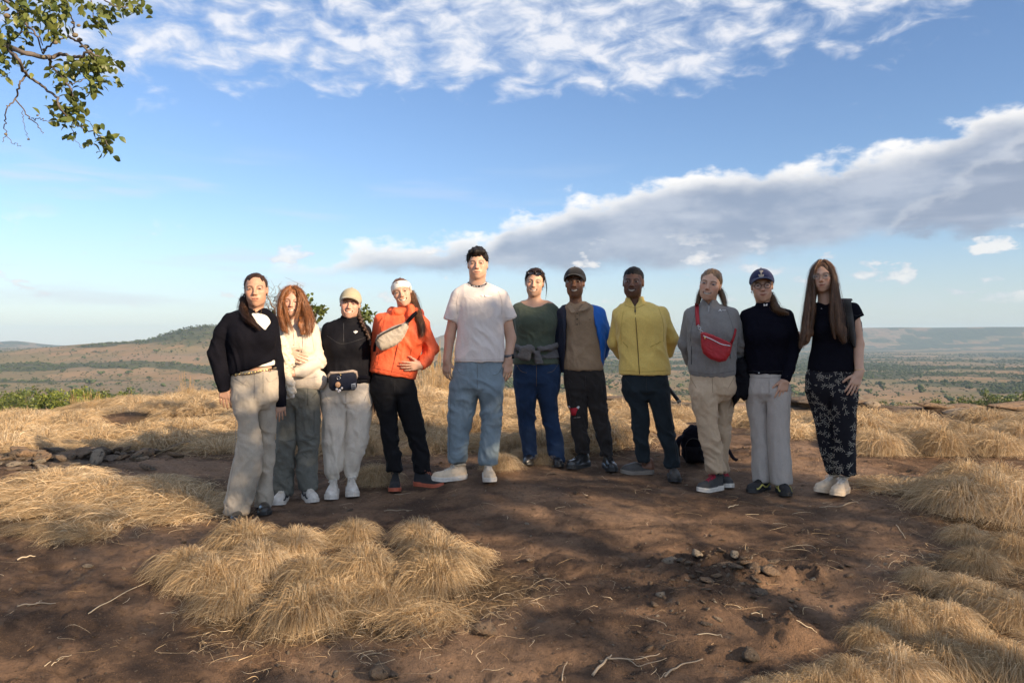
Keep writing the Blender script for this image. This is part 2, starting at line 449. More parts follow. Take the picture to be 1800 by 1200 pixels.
def relax_mesh(V, Q, it=1, w=0.5):
    E = np.concatenate([Q[:, [i, (i + 1) % Q.shape[1]]] for i in range(Q.shape[1])])
    n = len(V); deg = np.bincount(E[:, 0], minlength=n) + np.bincount(E[:, 1], minlength=n)
    for _ in range(it):
        A = np.stack([np.bincount(E[:, 0], V[E[:, 1], j], n) + np.bincount(E[:, 1], V[E[:, 0], j], n) for j in range(3)], 1)
        V = V * (1 - w) + w * A / np.maximum(deg, 1)[:, None]
    return V
def vnormals(V, Q):
    n = np.cross(V[Q[:, 2]] - V[Q[:, 0]], V[Q[:, 3 if Q.shape[1] == 4 else 1]] - V[Q[:, 1]])
    N = np.stack([sum(np.bincount(Q[:, i], n[:, j], len(V)) for i in range(Q.shape[1])) for j in range(3)], 1)
    return N / (np.linalg.norm(N, axis=1, keepdims=True) + 1e-12)

# ------------------------------------------------------------------ materials
def principled(name, rough=0.8, spec=0.3):
    m = bpy.data.materials.new(name); m.use_nodes = True; t = NT(m.node_tree)
    b = t.n['Principled BSDF']; b.inputs['Roughness'].default_value = rough; b.inputs['Specular IOR Level'].default_value = spec
    return m, t, b
_M = {}
def cloth(name, col, rough=0.9, var=0.14, weave=900, bump=0.25, fold=0.0, sheen=0.15, spec=0.15, vscale=7.0, fz=1.0):
    if name in _M: return _M[name]
    m, t, b = principled(name, rough, spec); _M[name] = m
    tc = t.new('ShaderNodeTexCoord'); v = tc.outputs['Object']
    n = t.noise(v, vscale, 4, 0.6); f = t.ramp(n, [(0.3, (1 - var,) * 3), (0.7, (1 + var * 0.5,) * 3)])
    fine = t.noise(v, weave * 0.35, 2, 0.5)
    f = t.mix(1.0, f, t.ramp(fine, [(0.3, (0.90,) * 3), (0.7, (1.06,) * 3)]), 'MULTIPLY')
    t.l.new(t.mix(1.0, col, f, 'MULTIPLY'), b.inputs['Base Color'])
    b.inputs['Sheen Weight'].default_value = sheen; b.inputs['Sheen Roughness'].default_value = 0.5
    h = t.noise(v, weave, 2, 0.5)
    bp = t.new('ShaderNodeBump'); bp.inputs['Strength'].default_value = bump; bp.inputs['Distance'].default_value = 0.002
    t.l.new(h, bp.inputs['Height']); nrm = bp.outputs[0]
    if fold:
        cr = t.noise(t.scale(v, (1, 1, fz)), 16, 4, 0.5, 0.8)
        ridge = t.math('ABSOLUTE', t.math('SUBTRACT', cr, 0.5))
        b2 = t.new('ShaderNodeBump'); b2.inputs['Strength'].default_value = min(1, fold * 1.2); b2.inputs['Distance'].default_value = 0.016
        t.l.new(ridge, b2.inputs['Height']); t.l.new(nrm, b2.inputs['Normal']); nrm = b2.outputs[0]
    t.l.new(nrm, b.inputs['Normal'])
    return m
def plain(name, col, rough=0.5, metal=0.0, spec=0.4, bump=0.0, bscale=200, coat=0.0):
    if name in _M: return _M[name]
    m, t, b = principled(name, rough, spec); _M[name] = m
    tc = t.new('ShaderNodeTexCoord'); v = tc.outputs['Object']
    n = t.noise(v, 35, 4, 0.6); t.l.new(t.mix(1.0, col, t.ramp(n, [(0.3, (0.82,) * 3), (0.7, (1.08,) * 3)]), 'MULTIPLY'), b.inputs['Base Color'])
    b.inputs['Metallic'].default_value = metal; b.inputs['Coat Weight'].default_value = coat
    if bump:
        bp = t.new('ShaderNodeBump'); bp.inputs['Strength'].default_value = bump; bp.inputs['Distance'].default_value = 0.003
        t.l.new(t.noise(v, bscale, 3, 0.5), bp.inputs['Height']); t.l.new(bp.outputs[0], b.inputs['Normal'])
    return m
def attr_mat(name, rough=0.7, spec=0.3, trans=0.0, rand=0.0, sss=0.0, bump=0.0, bscale=300):
    """colour from the vertex attribute Col"""
    if name in _M: return _M[name]
    m, t, b = principled(name, rough, spec); _M[name] = m
    a = t.new('ShaderNodeAttribute', attribute_name='Col'); c = a.outputs['Color']
    if rand:
        oi = t.new('ShaderNodeObjectInfo')
        c = t.mix(1.0, c, t.ramp(oi.outputs['Random'], [(0, (1 - rand, 1 - rand * 1.15, 1 - rand * 1.4)), (0.5, (1, 0.97, 0.92)), (1, (1 + rand * 0.5, 1 + rand * 0.5, 1 + rand * 0.5))]), 'MULTIPLY')
    t.l.new(c, b.inputs['Base Color'])
    if sss:
        b.inputs['Subsurface Weight'].default_value = sss; b.inputs['Subsurface Radius'].default_value = (1, 0.35, 0.2); b.inputs['Subsurface Scale'].default_value = 0.006
    if bump:
        tc = t.new('ShaderNodeTexCoord')
        bp = t.new('ShaderNodeBump'); bp.inputs['Strength'].default_value = bump; bp.inputs['Distance'].default_value = 0.002
        t.l.new(t.noise(tc.outputs['Object'], bscale, 3, 0.5), bp.inputs['Height']); t.l.new(bp.outputs[0], b.inputs['Normal'])
    if trans:
        tr = t.new('ShaderNodeBsdfTranslucent'); t.l.new(c, tr.inputs[0])
        mx = t.new('ShaderNodeMixShader'); mx.inputs[0].default_value = trans
        t.l.new(b.outputs[0], mx.inputs[1]); t.l.new(tr.outputs[0], mx.inputs[2])
        t.l.new(mx.outputs[0], t.n['Material Output'].inputs[0])
    return m

# ------------------------------------------------------------------ hilltop ground
def W(px, py, d): return np.array([(px - 900) * d / F, d, CZ - (py - 600) * d / F])
# (photo x, photo y, distance) of points on the ground
_G = [(415, 909, 5.22), (465, 899, 5.26), (497, 880, 5.62), (543, 876, 5.64), (586, 868, 5.76), (617, 866, 5.78), (695, 858, 5.80), (750, 857, 5.84),
      (800, 825, 6.05), (860, 837, 5.88), (930, 812, 6.45), (975, 812, 6.45), (1020, 821, 6.32), (1073, 823, 6.33), (1120, 827, 6.2), (1184, 842, 6.08),
      (1250, 857, 5.78), (1335, 854, 5.85), (1375, 866, 5.72), (1457, 850, 5.75), (1477, 861, 5.62),
      (1215, 815, 6.45), (1300, 800, 6.7),
      (40, 1190, 3.42), (450, 1195, 3.36), (900, 1195, 3.3), (1300, 1195, 3.25), (1760, 1195, 3.2),
      (150, 1040, 4.08), (560, 1010, 4.15), (900, 960, 4.55), (1250, 1000, 4.2), (1600, 1010, 4.1), (600, 925, 4.95), (1000, 900, 5.05), (1650, 920, 4.75),
      (60, 900, 5.25), (200, 830, 6.2), (60, 790, 7.4), (250, 770, 8.2), (1650, 830, 6.1), (1780, 820, 6.2), (1600, 780, 7.4), (1780, 770, 7.8),
      (60, 730, 10.6), (250, 712, 11.2), (700, 720, 10.2), (950, 715, 10.4), (1130, 716, 10.2), (1300, 722, 9.9), (1650, 735, 9.8),
      (10, 703, 14), (180, 688, 14), (350, 668, 14.5), (560, 672, 15), (760, 678, 15), (960, 684, 14.6), (1130, 690, 14), (1300, 694, 13.4), (1500, 706, 12.6), (1780, 722, 12.2)]
_gp = np.array([W(*g) - np.array([0, 0, (0.20 + (0.20 if g[0] < 500 else 0.05)) * min(1, max(0, (g[2] - 7) / 4))]) for g in _G] + [(-9, 4, -.3), (-9, 9, 0.0), (-13, 14, -.5), (9, 4, -.1), (9.5, 9, 0.1), (13, 13, -.4), (0, 0.5, -.42), (-5, 0, -.55), (5, 0, -.3),
                                      (0, -4, -.6), (-8, -4, -.9), (9, -3, -.4), (0, -12, -1.4), (-14, -8, -2), (14, -10, -1.3), (0, 20, 0.2), (-10, 20, -0.1), (10, 20, -.3), (-22, 5, -2), (24, 5, -1.5), (0, 30, .2), (0, -24, -3)])
def _tps(r2): return r2 * np.log(r2 + 1e-9)
def _fit():
    P = _gp[:, :2]; n = len(P); r2 = ((P[:, None] - P[None]) ** 2).sum(-1)
    A = np.zeros((n + 3, n + 3)); A[:n, :n] = _tps(r2) + np.eye(n) * 0.25; A[:n, n] = 1; A[:n, n + 1:] = P; A[n, :n] = 1; A[n + 1:, :n] = P.T
    b = np.zeros(n + 3); b[:n] = _gp[:, 2]; return np.linalg.solve(A, b)
_cw = _fit()
def sstep(x, a, b):
    t = np.clip((x - a) / (b - a), 0, 1); return t * t * (3 - 2 * t)
def rbump(x, y, cx, cy, rx, ry, ang=0.0):
    c, s = math.cos(ang), math.sin(ang); u = (x - cx) * c + (y - cy) * s; v = -(x - cx) * s + (y - cy) * c
    return np.sqrt((u / rx) ** 2 + (v / ry) ** 2)
def brow(x):   # distance at which the hilltop breaks away
    return 15.2 - 0.010 * x * x - np.clip(x, 0, 9) * 0.22
def gh(x, y):
    """ground height of the hilltop (arrays or numbers)"""
    x = np.asarray(x, float); y = np.asarray(y, float); sh = np.broadcast(x, y).shape
    xf = np.broadcast_to(x, sh).ravel(); yf = np.broadcast_to(y, sh).ravel(); z = np.zeros(len(xf)); P = _gp[:, :2]
    for i in range(0, len(xf), 40000):
        X = xf[i:i + 40000]; Y = yf[i:i + 40000]
        r2 = (X[:, None] - P[None, :, 0]) ** 2 + (Y[:, None] - P[None, :, 1]) ** 2
        z[i:i + 40000] = _tps(r2) @ _cw[:-3] + _cw[-3] + _cw[-2] * X + _cw[-1] * Y
    # weathered rock sheet: broad undulation and low steps
    feet = np.exp(-((yf - 5.8) / 0.9) ** 2) * (np.abs(xf) < 3.2)
    z += (fbm2(xf * 0.8, yf * 0.8, 3, 5) - 0.5) * 0.10 * (1 - 0.75 * feet)
    z += (fbm2(xf * 3.5 + 0.7 * yf, yf * 5.0, 4, 9) - 0.5) * 0.035 * (1 - 0.5 * feet)
    fine = 1 - sstep(yf, 8.5, 11)
    z += fine * (fbm2(xf * 8 + 1.5 * yf, yf * 13, 5, 15, 0.62) - 0.5) * 0.038 * (1 - 0.55 * feet)
    z -= fine * 0.018 * sstep(fbm2(xf * 5.5, yf * 7.5 + xf, 4, 19, 0.6), 0.53, 0.60) * (1 - 0.6 * feet)
    # flaky outcrop right of the middle foreground
    for (cx, cy, rx, ry, a, h) in ((1.22, 4.16, .52, .20, -0.25, .085), (1.62, 4.12, .16, .12, -0.5, .06), (0.95, 3.92, .30, .16, -.2, .05), (1.33, 3.55, .13, .12, .3, .09), (-.05, 3.72, .16, .10, .5, .06), (-0.62, 3.42, .10, .09, .5, .07)):
        q = rbump(xf, yf, cx, cy, rx, ry, a); n = fbm2(xf * 13, yf * 17, 4, 21, 0.6)
        m = 1 - sstep(q + (n - 0.5) * 0.9, 0.45, 1.05)
        q2 = fbm2(xf * 6 + yf * 3, yf * 9 - xf * 3, 4, 33, 0.6) * 7; q2 = np.floor(q2) + sstep(q2 - np.floor(q2), .55, .95); z += m * h * (0.25 + 0.30 * (q2 - 2.2))
    # stony ledges on the left and along the brow
    led = sstep(fbm2(xf * 0.45, yf * 0.9, 3, 44), 0.50, 0.62) * sstep(yf, 6.8, 8.5)
    z += led * (fbm2(xf * 3.2, yf * 5.5, 4, 47, 0.6) - 0.40) * 0.17
    bl = np.exp(-((yf - (brow(xf) - 2.6)) / 0.55) ** 2) * sstep(fbm2(xf * 0.5, yf * 0.3, 3, 61), 0.36, 0.56)
    z += bl * (0.03 + 0.10 * sstep(xf, 0, 2) + 0.22 * fbm2(xf * 1.6, yf * 3.5, 4, 63, 0.6))
    r = np.sqrt(xf ** 2 + yf ** 2)
    over = np.maximum(0, yf - brow(xf)); z -= 0.13 * over + 0.03 * np.minimum(over, 6) ** 2 * 0.6
    rad = np.maximum(0, np.where(yf < 2, r - 18, np.abs(xf) - 14)); z -= 0.12 * rad
    z = z.reshape(sh)
    return float(z) if z.ndim == 0 else z

def ground_material():
    m, t, b = principled('weathered_rock_ground', 0.93, 0.15)
    tc = t.new('ShaderNodeTexCoord'); v = tc.outputs['Object']
    n1 = t.noise(v, 0.55, 5, 0.62, 0.4); n2 = t.noise(t.scale(v, (1, 1.7, 1)), 2.6, 6, 0.65, 0.5); n3 = t.noise(v, 34, 5, 0.7)
    n4 = t.noise(v, 130, 3, 0.6)
    c = t.mix(t.smooth(n2, 0.42, 0.62), (0.096, 0.064, 0.046), (0.24, 0.150, 0.094))
    c = t.mix(t.math('MULTIPLY', t.smooth(n1, 0.46, 0.66), 0.65), c, (0.40, 0.265, 0.175))
    c = t.mix(t.math('MULTIPLY', t.smooth(n3, 0.48, 0.68), 0.45), c, (0.055, 0.035, 0.024))
    c = t.mix(t.math('MULTIPLY', t.smooth(n4, 0.58, 0.72), 0.45), c, (0.42, 0.26, 0.15))
    lich = t.noise(v, 5.5, 6, 0.72); c = t.mix(t.math('MULTIPLY', t.smooth(lich, 0.60, 0.70), 0.40), c, (0.21, 0.185, 0.15))
    # straw and humus between the tussocks (stored per vertex)
    a = t.new('ShaderNodeAttribute', attribute_name='Col'); straw = t.mix(t.smooth(n3, 0.4, 0.65), (0.10, 0.066, 0.036), (0.26, 0.175, 0.092))
    sp = t.new('ShaderNodeSeparateColor'); t.l.new(a.outputs['Color'], sp.inputs[0])
    c = t.mix(t.math('MULTIPLY', sp.outputs[0], 0.85), c, straw)
    c = t.mix(t.math('MULTIPLY', sp.outputs[1], 0.8), c, t.mix(t.smooth(n2, 0.42, 0.6), (0.036, 0.027, 0.022), (0.17, 0.145, 0.115)))
    t.l.new(c, b.inputs['Base Color'])
    hb = t.math('ADD', t.math('MULTIPLY', t.noise(v, 14, 8, 0.78), 1.0), t.math('MULTIPLY', n4, 0.35))
    bp = t.new('ShaderNodeBump'); bp.inputs['Strength'].default_value = 0.9; bp.inputs['Distance'].default_value = 0.055
    t.l.new(hb, bp.inputs['Height']); t.l.new(bp.outputs[0], b.inputs['Normal'])
    return m

RUB = ((-4.5, 7.0, 1.35, .75, .15), (-3.5, 9.2, 1.5, .36, .1), (-5.2, 11.2, 1.7, .5, .05), (-2.3, 8.3, .9, .28, .15), (-6.8, 9.4, 1.2, .35, .1), (-3.9, 12.6, 1.4, .35, .1))
def rubble(x, y):
    x = np.asarray(x, float); y = np.asarray(y, float); n = fbm2(x * 1.6, y * 2.2, 3, 93); m = 0 * x
    for e in RUB: m = np.maximum(m, 1 - sstep(rbump(x, y, *e) + (n - .5) * 1.1, .6, 1.05))
    return m
# where grass grows (photo-measured patches): 0..1
def grass_mask(x, y):
    x = np.asarray(x, float); y = np.asarray(y, float)
    n = fbm2(x * 0.9, y * 0.9, 3, 71)
    def patch(cx, cy, rx, ry, a=0.0): return 1 - sstep(rbump(x, y, cx, cy, rx, ry, a) + (n - 0.5) * 0.55, 0.75, 1.05)
    m = patch(-0.80, 4.02, 0.92, 0.46, 0.12)                                        # the tuft island in front
    m = np.maximum(m, patch(2.72, 3.35, 0.62, 1.15, 0.35)); m = np.maximum(m, patch(3.35, 4.9, 0.62, 1.0, -0.1)); m = np.maximum(m, patch(2.1, 2.9, 1.0, 0.45, 0.2))
    m = np.maximum(m, patch(-3.0, 5.55, 1.05, 0.62, 0.15))
    e = 6.4 + 0.12 * np.maximum(-x, 0); back = sstep(y, e, e + .8)
    hole = sstep(fbm2(x * 0.42 + 3.1, y * 0.75, 3, 83), 0.575, 0.64); hole = np.maximum(hole, np.exp(-((y - (brow(x) - 2.6)) / 0.42) ** 2) * sstep(x, 0.2, 1.5)); hole = np.maximum(hole, rubble(x, y)); hole = np.maximum(hole, sstep(fbm2(x * .9 + 8, y * 1.5, 3, 87), .55, .62) * .95)
    bare = (1 - sstep(rbump(x, y, 2.2, 6.9, 1.5, 0.9), 0.8, 1.1))
    back = back * (1 - 0.9 * hole) * (1 - bare)
    return np.clip(np.maximum(m, back), 0, 1)

def stone_mask(x, y):
    n = fbm2(np.asarray(x) * 0.42 + 3.1, np.asarray(y) * 0.75, 3, 83)
    x = np.asarray(x, float); y = np.asarray(y, float); m = sstep(n, 0.55, 0.63) * sstep(y, 6.6, 7.6) * (x < 0.5); m = np.maximum(m * .4, rubble(x, y)); return np.maximum(m, np.exp(-((y - (brow(x) - 2.6)) / 0.42) ** 2) * sstep(x, 0.2, 1.5))

def build_ground():
    def axis(lo, hi, f0, f1, fine, coarse):
        a = list(np.arange(f0, f1, fine)); s = fine; x = f1
        while x < hi: a.append(x); s = min(coarse, s * 1.12); x += s
        a.append(hi); s = fine; x = f0 - fine; pre = []
        while x > lo: pre.append(x); s = min(coarse, s * 1.12); x -= s
        pre.append(lo); return np.array(pre[::-1] + a)
    xs = axis(-34, 34, -3.9, 3.9, 0.020, 0.9); ys = axis(-26, 34, 2.8, 6.6, 0.017, 0.55)
    # keep it dense up to the brow
    ys = np.concatenate([ys[ys <= 6.6], np.cumsum(np.concatenate([[6.6], np.linspace(0.024, 0.11, 140)]))])
    ys = np.concatenate([ys, np.arange(ys[-1] + 0.15, 34, 0.5)])
    X, Y = np.meshgrid(xs, ys, indexing='ij'); Z = gh(X, Y)
    V = np.stack([X, Y, Z], -1).reshape(-1, 3); Q = grid_faces(len(xs), len(ys))[:, ::-1]
    c = np.zeros((len(V), 3)); c[:, 0] = grass_mask(V[:, 0], V[:, 1]); c[:, 1] = stone_mask(V[:, 0], V[:, 1])
    o = obj('ground', V, Q, ground_material(), None, True, c); tag(o, kind='structure')
    return o
GROUND = build_ground()

# ------------------------------------------------------------------ the plain and the hills beyond
PLAIN = -132.0
def far_h(x, y):
    r = np.sqrt(x * x + y * y); az = np.degrees(np.arctan2(x, y))
    sd = sstep(np.abs(az), 20, 27); fall = -2.2 - (0.13 - .043 * sd) * np.maximum(r - 24, 0) - 7 * (1 - sd) * sstep(r, 24, 70)
    z = np.maximum(fall, PLAIN + 12 * (fbm2(x / 900, y / 900, 4, 3) - 0.5))
    k = sstep(r, 900, 1500)
    z = z + k * 16 * (fbm2(x / 1600 + 5, y / 2100, 4, 7) - 0.5)
    # long flat-topped hill on the left
    hx, hy = x + 1560, y - 4300
    a = np.hypot(hx / 1350 * np.where(hx < 0, 0.95, 0.55), hy / 1500); z = z + 118 * (1 - sstep(a + 0.16 * (fbm2(x / 500, y / 500, 4, 12) - 0.5), 0.10, 1.15))
    b = np.hypot(hx / 560 * np.where(hx < 0, 1.0, 0.45), hy / 750); z = z + 84 * (1 - sstep(b + 0.22 * (fbm2(x / 260, y / 260, 4, 14) - 0.5), 0.25, 1.0))
    # rising ground on the left, plateau far right
    z = z + 60 * sstep(-az, 14, 34) * sstep(r, 2500, 5200) * (0.75 + 0.5 * fbm2(x / 1500, y / 1500, 3, 18))
    z = z + 225 * sstep(r, 11000, 13800) * sstep(az, 14, 26) + 120 * sstep(r, 12200, 13500) * sstep(az, 2, 18)
    z = z + 30 * sstep(r, 8200, 9300) * sstep(az, 10, 30) * fbm2(x / 1200, y / 1200, 3, 25)
    # a few blue cones on the horizon
    for (a0, rr, w, h) in ((-34.0, 13200, 420, 95), (-29.8, 13000, 220, 55), (-4.9, 9000, 330, 205), (-6.2, 9400, 260, 130), (21.0, 13000, 500, 60)):
        cx, cy = rr * math.sin(R(a0)), rr * math.cos(R(a0)); q = np.hypot(x - cx, y - cy) / w
        z = z + h * np.exp(-q ** 1.6)
    return z
def wood_mask(x, y):
    """1 where trees stand close together"""
    r = np.hypot(x, y); az = np.degrees(np.arctan2(x, y))
    n = fbm2(x / 520 + 9, y / 300, 4, 31, 0.55)
    t = 0.535 + 0.05 * sstep(az, 5, 20) * (1 - sstep(r, 2600, 3200)) - 0.07 * sstep(r, 2900, 3500) * sstep(az, 0, 12)
    m = sstep(n, t, t + 0.05)
    m = np.maximum(m, sstep(fbm2(x / 300, y / 200, 3, 36), 0.42, 0.5) * (1 - sstep(r, 1500, 1900)))
    m = np.maximum(m, sstep(r, 9500, 11500) * .42)
    hx, hy = x + 1560, y - 4300; m = np.maximum(m, (1 - sstep(np.hypot(hx / 620, hy / 800), 0.75, 1.05)) * 0.62)
    return m
def build_plain():
    rr = np.concatenate([np.geomspace(24, 1200, 46)[:-1], np.geomspace(1200, 15000, 150)])
    az = np.concatenate([np.arange(-180, -42, 3.0), np.arange(-42, 42, 0.27), np.arange(42, 180, 3.0)])
    A, Rr = np.meshgrid(np.radians(az), rr, indexing='ij'); X = Rr * np.sin(A); Y = Rr * np.cos(A)
    V = np.stack([X, Y, far_h(X, Y)], -1).reshape(-1, 3); Q = grid_faces(len(az), len(rr), False)
    a = np.arange(len(az) * len(rr)).reshape(len(az), len(rr))
    Q = np.vstack([Q, np.stack([a[-1, :-1], a[-1, 1:], a[0, 1:], a[0, :-1]], 1)])[:, ::-1]
    wm = wood_mask(V[:, 0], V[:, 1]); c = np.zeros((len(V), 3)); c[:, 0] = wm
    m, t, b = principled('dry_plain', 0.95, 0.1)
    tc = t.new('ShaderNodeTexCoord'); v = tc.outputs['Object']
    n1 = t.noise(t.scale(v, (1, 0.45, 1)), 0.0042, 5, 0.6, 0.3); n2 = t.noise(t.scale(v, (1, 0.4, 1)), 0.018, 4, 0.6); n3 = t.noise(v, 0.0011, 3, 0.5)
    vo = t.new('ShaderNodeTexVoronoi'); t.l.new(t.scale(v, (1, 0.55, 1)), vo.inputs['Vector']); vo.inputs['Scale'].default_value = 0.0065
    sp2 = t.new('ShaderNodeSeparateColor'); t.l.new(vo.outputs['Color'], sp2.inputs[0])
    col = t.mix(t.smooth(n1, 0.40, 0.62), (0.20, 0.150, 0.072), (0.285, 0.180, 0.090))
    col = t.mix(t.math('MULTIPLY', t.smooth(sp2.outputs[0], 0.55, 0.75), 0.5), col, (0.35, 0.225, 0.12))
    col = t.mix(t.math('MULTIPLY', t.smooth(sp2.outputs[1], 0.62, 0.8), 0.55), col, (0.15, 0.14, 0.06))
    col = t.mix(t.math('MULTIPLY', t.smooth(n2, 0.54, 0.66), 0.6), col, (0.13, 0.115, 0.055))
    col = t.mix(t.math('MULTIPLY', t.smooth(n3, 0.52, 0.62), 0.4), col, (0.24, 0.17, 0.12))
    at = t.new('ShaderNodeAttribute', attribute_name='Col'); sp = t.new('ShaderNodeSeparateColor'); t.l.new(at.outputs['Color'], sp.inputs[0])
    wf = t.math('ADD', sp.outputs[0], t.math('MULTIPLY', t.math('SUBTRACT', n2, 0.5), 0.8))
    col = t.mix(t.math('MULTIPLY', t.smooth(wf, 0.35, 0.7), 0.85), col, t.mix(t.smooth(n2, 0.4, 0.6), (0.040, 0.052, 0.024), (0.075, 0.085, 0.036)))
    t.l.new(col, b.inputs['Base Color'])
    o = obj('plain', V, Q, m, None, True, c); tag(o, kind='structure')
build_plain()

# ------------------------------------------------------------------ haze
def build_haze():
    V, Q = box((0, 0, -30), (33000, 33000, 1))
    lo, hi = -210.0, 330.0
    V[:, 2] = np.where(V[:, 2] > -30, hi, lo)
    m = bpy.data.materials.new('air'); m.use_nodes = True; t = NT(m.node_tree); t.n.clear()
    out = t.new('ShaderNodeOutputMaterial'); pv = t.new('ShaderNodeVolumePrincipled')
    pv.inputs['Color'].default_value = (0.52, 0.76, 1.0, 1); pv.inputs['Density'].default_value = 0.000045
    pv.inputs['Anisotropy'].default_value = 0.0
    t.l.new(pv.outputs[0], out.inputs['Volume'])
    o = obj('haze', V, Q, m, None, False); tag(o, 'pale blue haze over the far plain and hills', 'haze', kind='stuff')
build_haze()

# ------------------------------------------------------------------ dry grass
def blades(rng, root, az, reach, height, width, droop=0.9, seg=5, curl=0.12, col=None, power=1.25):
    """root (n,3), az (n,), reach (n,), height (n,): arched ribbon blades"""
    n = len(root); t = np.linspace(0, 1, seg + 1)[None, :]
    dx, dy = np.cos(az)[:, None], np.sin(az)[:, None]
    h = reach[:, None] * t ** power; ph = rng.uniform(0, 6.28, (n, 1)); fr = rng.uniform(2.0, 5.5, (n, 1))
    side = curl * reach[:, None] * np.sin(fr * t + ph) * t
    z = height[:, None] * (1 - (1 - t) ** 2.0) * 1.25 - droop * height[:, None] * t ** 2.4 * 1.2
    P = np.stack([root[:, :1] + dx * h - dy * side, root[:, 1:2] + dy * h + dx * side, root[:, 2:3] + z], -1)
    tw = rng.uniform(-1.1, 1.1, n)[:, None] + 1.2 * t
    S = np.stack([-dy * np.cos(tw), dx * np.cos(tw), np.sin(tw)], -1)
    w = (width[:, None] if hasattr(width, '__len__') else width) * (1 - 0.75 * t) / 2
    V = np.stack([P - S * w[..., None], P + S * w[..., None]], 2).reshape(-1, 3)
    a = np.arange(n * (seg + 1) * 2).reshape(n, seg + 1, 2)
    Q = np.stack([a[:, :-1, 0], a[:, :-1, 1], a[:, 1:, 1], a[:, 1:, 0]], -1).reshape(-1, 4)
    C = np.repeat(col[:, None], (seg + 1) * 2, axis=1)
    tip = np.repeat(t, n, 0)[..., None, None] * 0.16
    C = (C.reshape(n, seg + 1, 2, 3) * (1 - tip) + np.array([0.62, 0.47, 0.28]) * tip).reshape(-1, 3)
    return V, Q, C
STRAW = np.array([(0.62, 0.455, 0.27), (0.52, 0.345, 0.175), (0.76, 0.60, 0.39), (0.40, 0.28, 0.16), (0.66, 0.49, 0.295), (0.57, 0.475, 0.335), (0.84, 0.70, 0.49)])
GRASS = attr_mat('dry_grass', 0.62, 0.25, trans=0.25, rand=0.16)
def tint(rng, n, f=1.0): return STRAW[rng.integers(0, len(STRAW), n)] * rng.uniform(0.55, 1.2, (n, 1)) * f
def tussock(seed, n=2400, rad=0.13, reach=(0.10, 0.30), height=(0.12, 0.30), width=0.0022, droop=0.95, lean=0.35, lean_az=2.6, curl=0.14):
    rng = np.random.default_rng(seed)
    a = rng.uniform(0, 6.283, n); r = rad * np.sqrt(rng.uniform(0, 1, n))
    root = np.stack([r * np.cos(a), r * np.sin(a), -0.01 + 0 * r], 1)
    az = a + rng.normal(0, 0.7, n)
    vx = np.cos(az) + lean * math.cos(lean_az) * 2; vy = np.sin(az) + lean * math.sin(lean_az) * 2; az = np.arctan2(vy, vx)
    m = MB(); k = np.clip(0.35 + r / rad, 0, 1.2)
    V, Q, C = blades(rng, root, az, rng.uniform(*reach, n) * k, rng.uniform(*height, n) * (1.25 - 0.5 * r / rad), width * rng.uniform(0.7, 1.3, n), droop, 5, curl, tint(rng, n))
    m.add(V, Q, C)
    # loose curls lying on the ground round it
    q = n // 6; a = rng.uniform(0, 6.283, q); r = rad * rng.uniform(0.6, 2.2, q); root = np.stack([r * np.cos(a), r * np.sin(a), 0.004 + 0 * r], 1)
    V, Q, C = blades(rng, root, rng.uniform(0, 6.283, q), rng.uniform(0.06, 0.22, q), rng.uniform(0.01, 0.06, q), width * 0.9, 1.0, 5, 0.5, tint(rng, q, 1.15))
    m.add(V, Q, C)
    return m.mesh('grass_blades', GRASS, True)
def tall_grass(seed, n=420, h=(0.25, 0.62)):
    rng = np.random.default_rng(seed); a = rng.uniform(0, 6.283, n); r = 0.16 * np.sqrt(rng.uniform(0, 1, n))
    root = np.stack([r * np.cos(a), r * np.sin(a), -0.02 + 0 * r], 1); m = MB(); hh = rng.uniform(*h, n)
    m.add(*blades(rng, root, a + rng.normal(0, 0.6, n), hh * rng.uniform(0.12, 0.55, n), hh * 0.8, 0.0030, 0.25, 5, 0.10, tint(rng, n, 0.95), 1.7))
    k = n // 14; idx = rng.integers(0, n, k)      # seed heads
    for i in idx:
        p = root[i] + np.array([math.cos(a[i]) * 0.1, math.sin(a[i]) * 0.1, hh[i] * rng.uniform(0.9, 1.5)]); q0 = root[i]
        mid = (p + q0) / 2 + np.array([0, 0, 0.05])
        V, Q = tube(smooth_path([q0, mid, p], 6), [0.0016, 0.0015, 0.0014, 0.0026, 0.005, 0.001], 4, False); m.add(V, Q, np.broadcast_to(np.array([0.50, 0.34, 0.17]), (len(V), 3)))
    return m.mesh('grass_blades', GRASS, True)
TUS = [tussock(11 + i, 2100, 0.10 + 0.02 * (i % 3), (0.08, 0.27), (0.13, 0.30), 0.0032, 0.95, 0.30, 2.2 + 0.5 * i) for i in range(5)]
LOW = [tussock(31 + i, 1300, 0.24, (0.12, 0.30), (0.05, 0.16), 0.0034, 1.0, 0.5, 2.0 + 0.7 * i, 0.35) for i in range(4)]
TALL = [tall_grass(51 + i) for i in range(3)]
FARG = [tussock(61 + i, 800, 0.20, (0.12, 0.32), (0.12, 0.30), 0.0058, 0.85, 0.4, 2.4 + 0.5 * i, 0.2) for i in range(3)]

rng = np.random.default_rng(4)
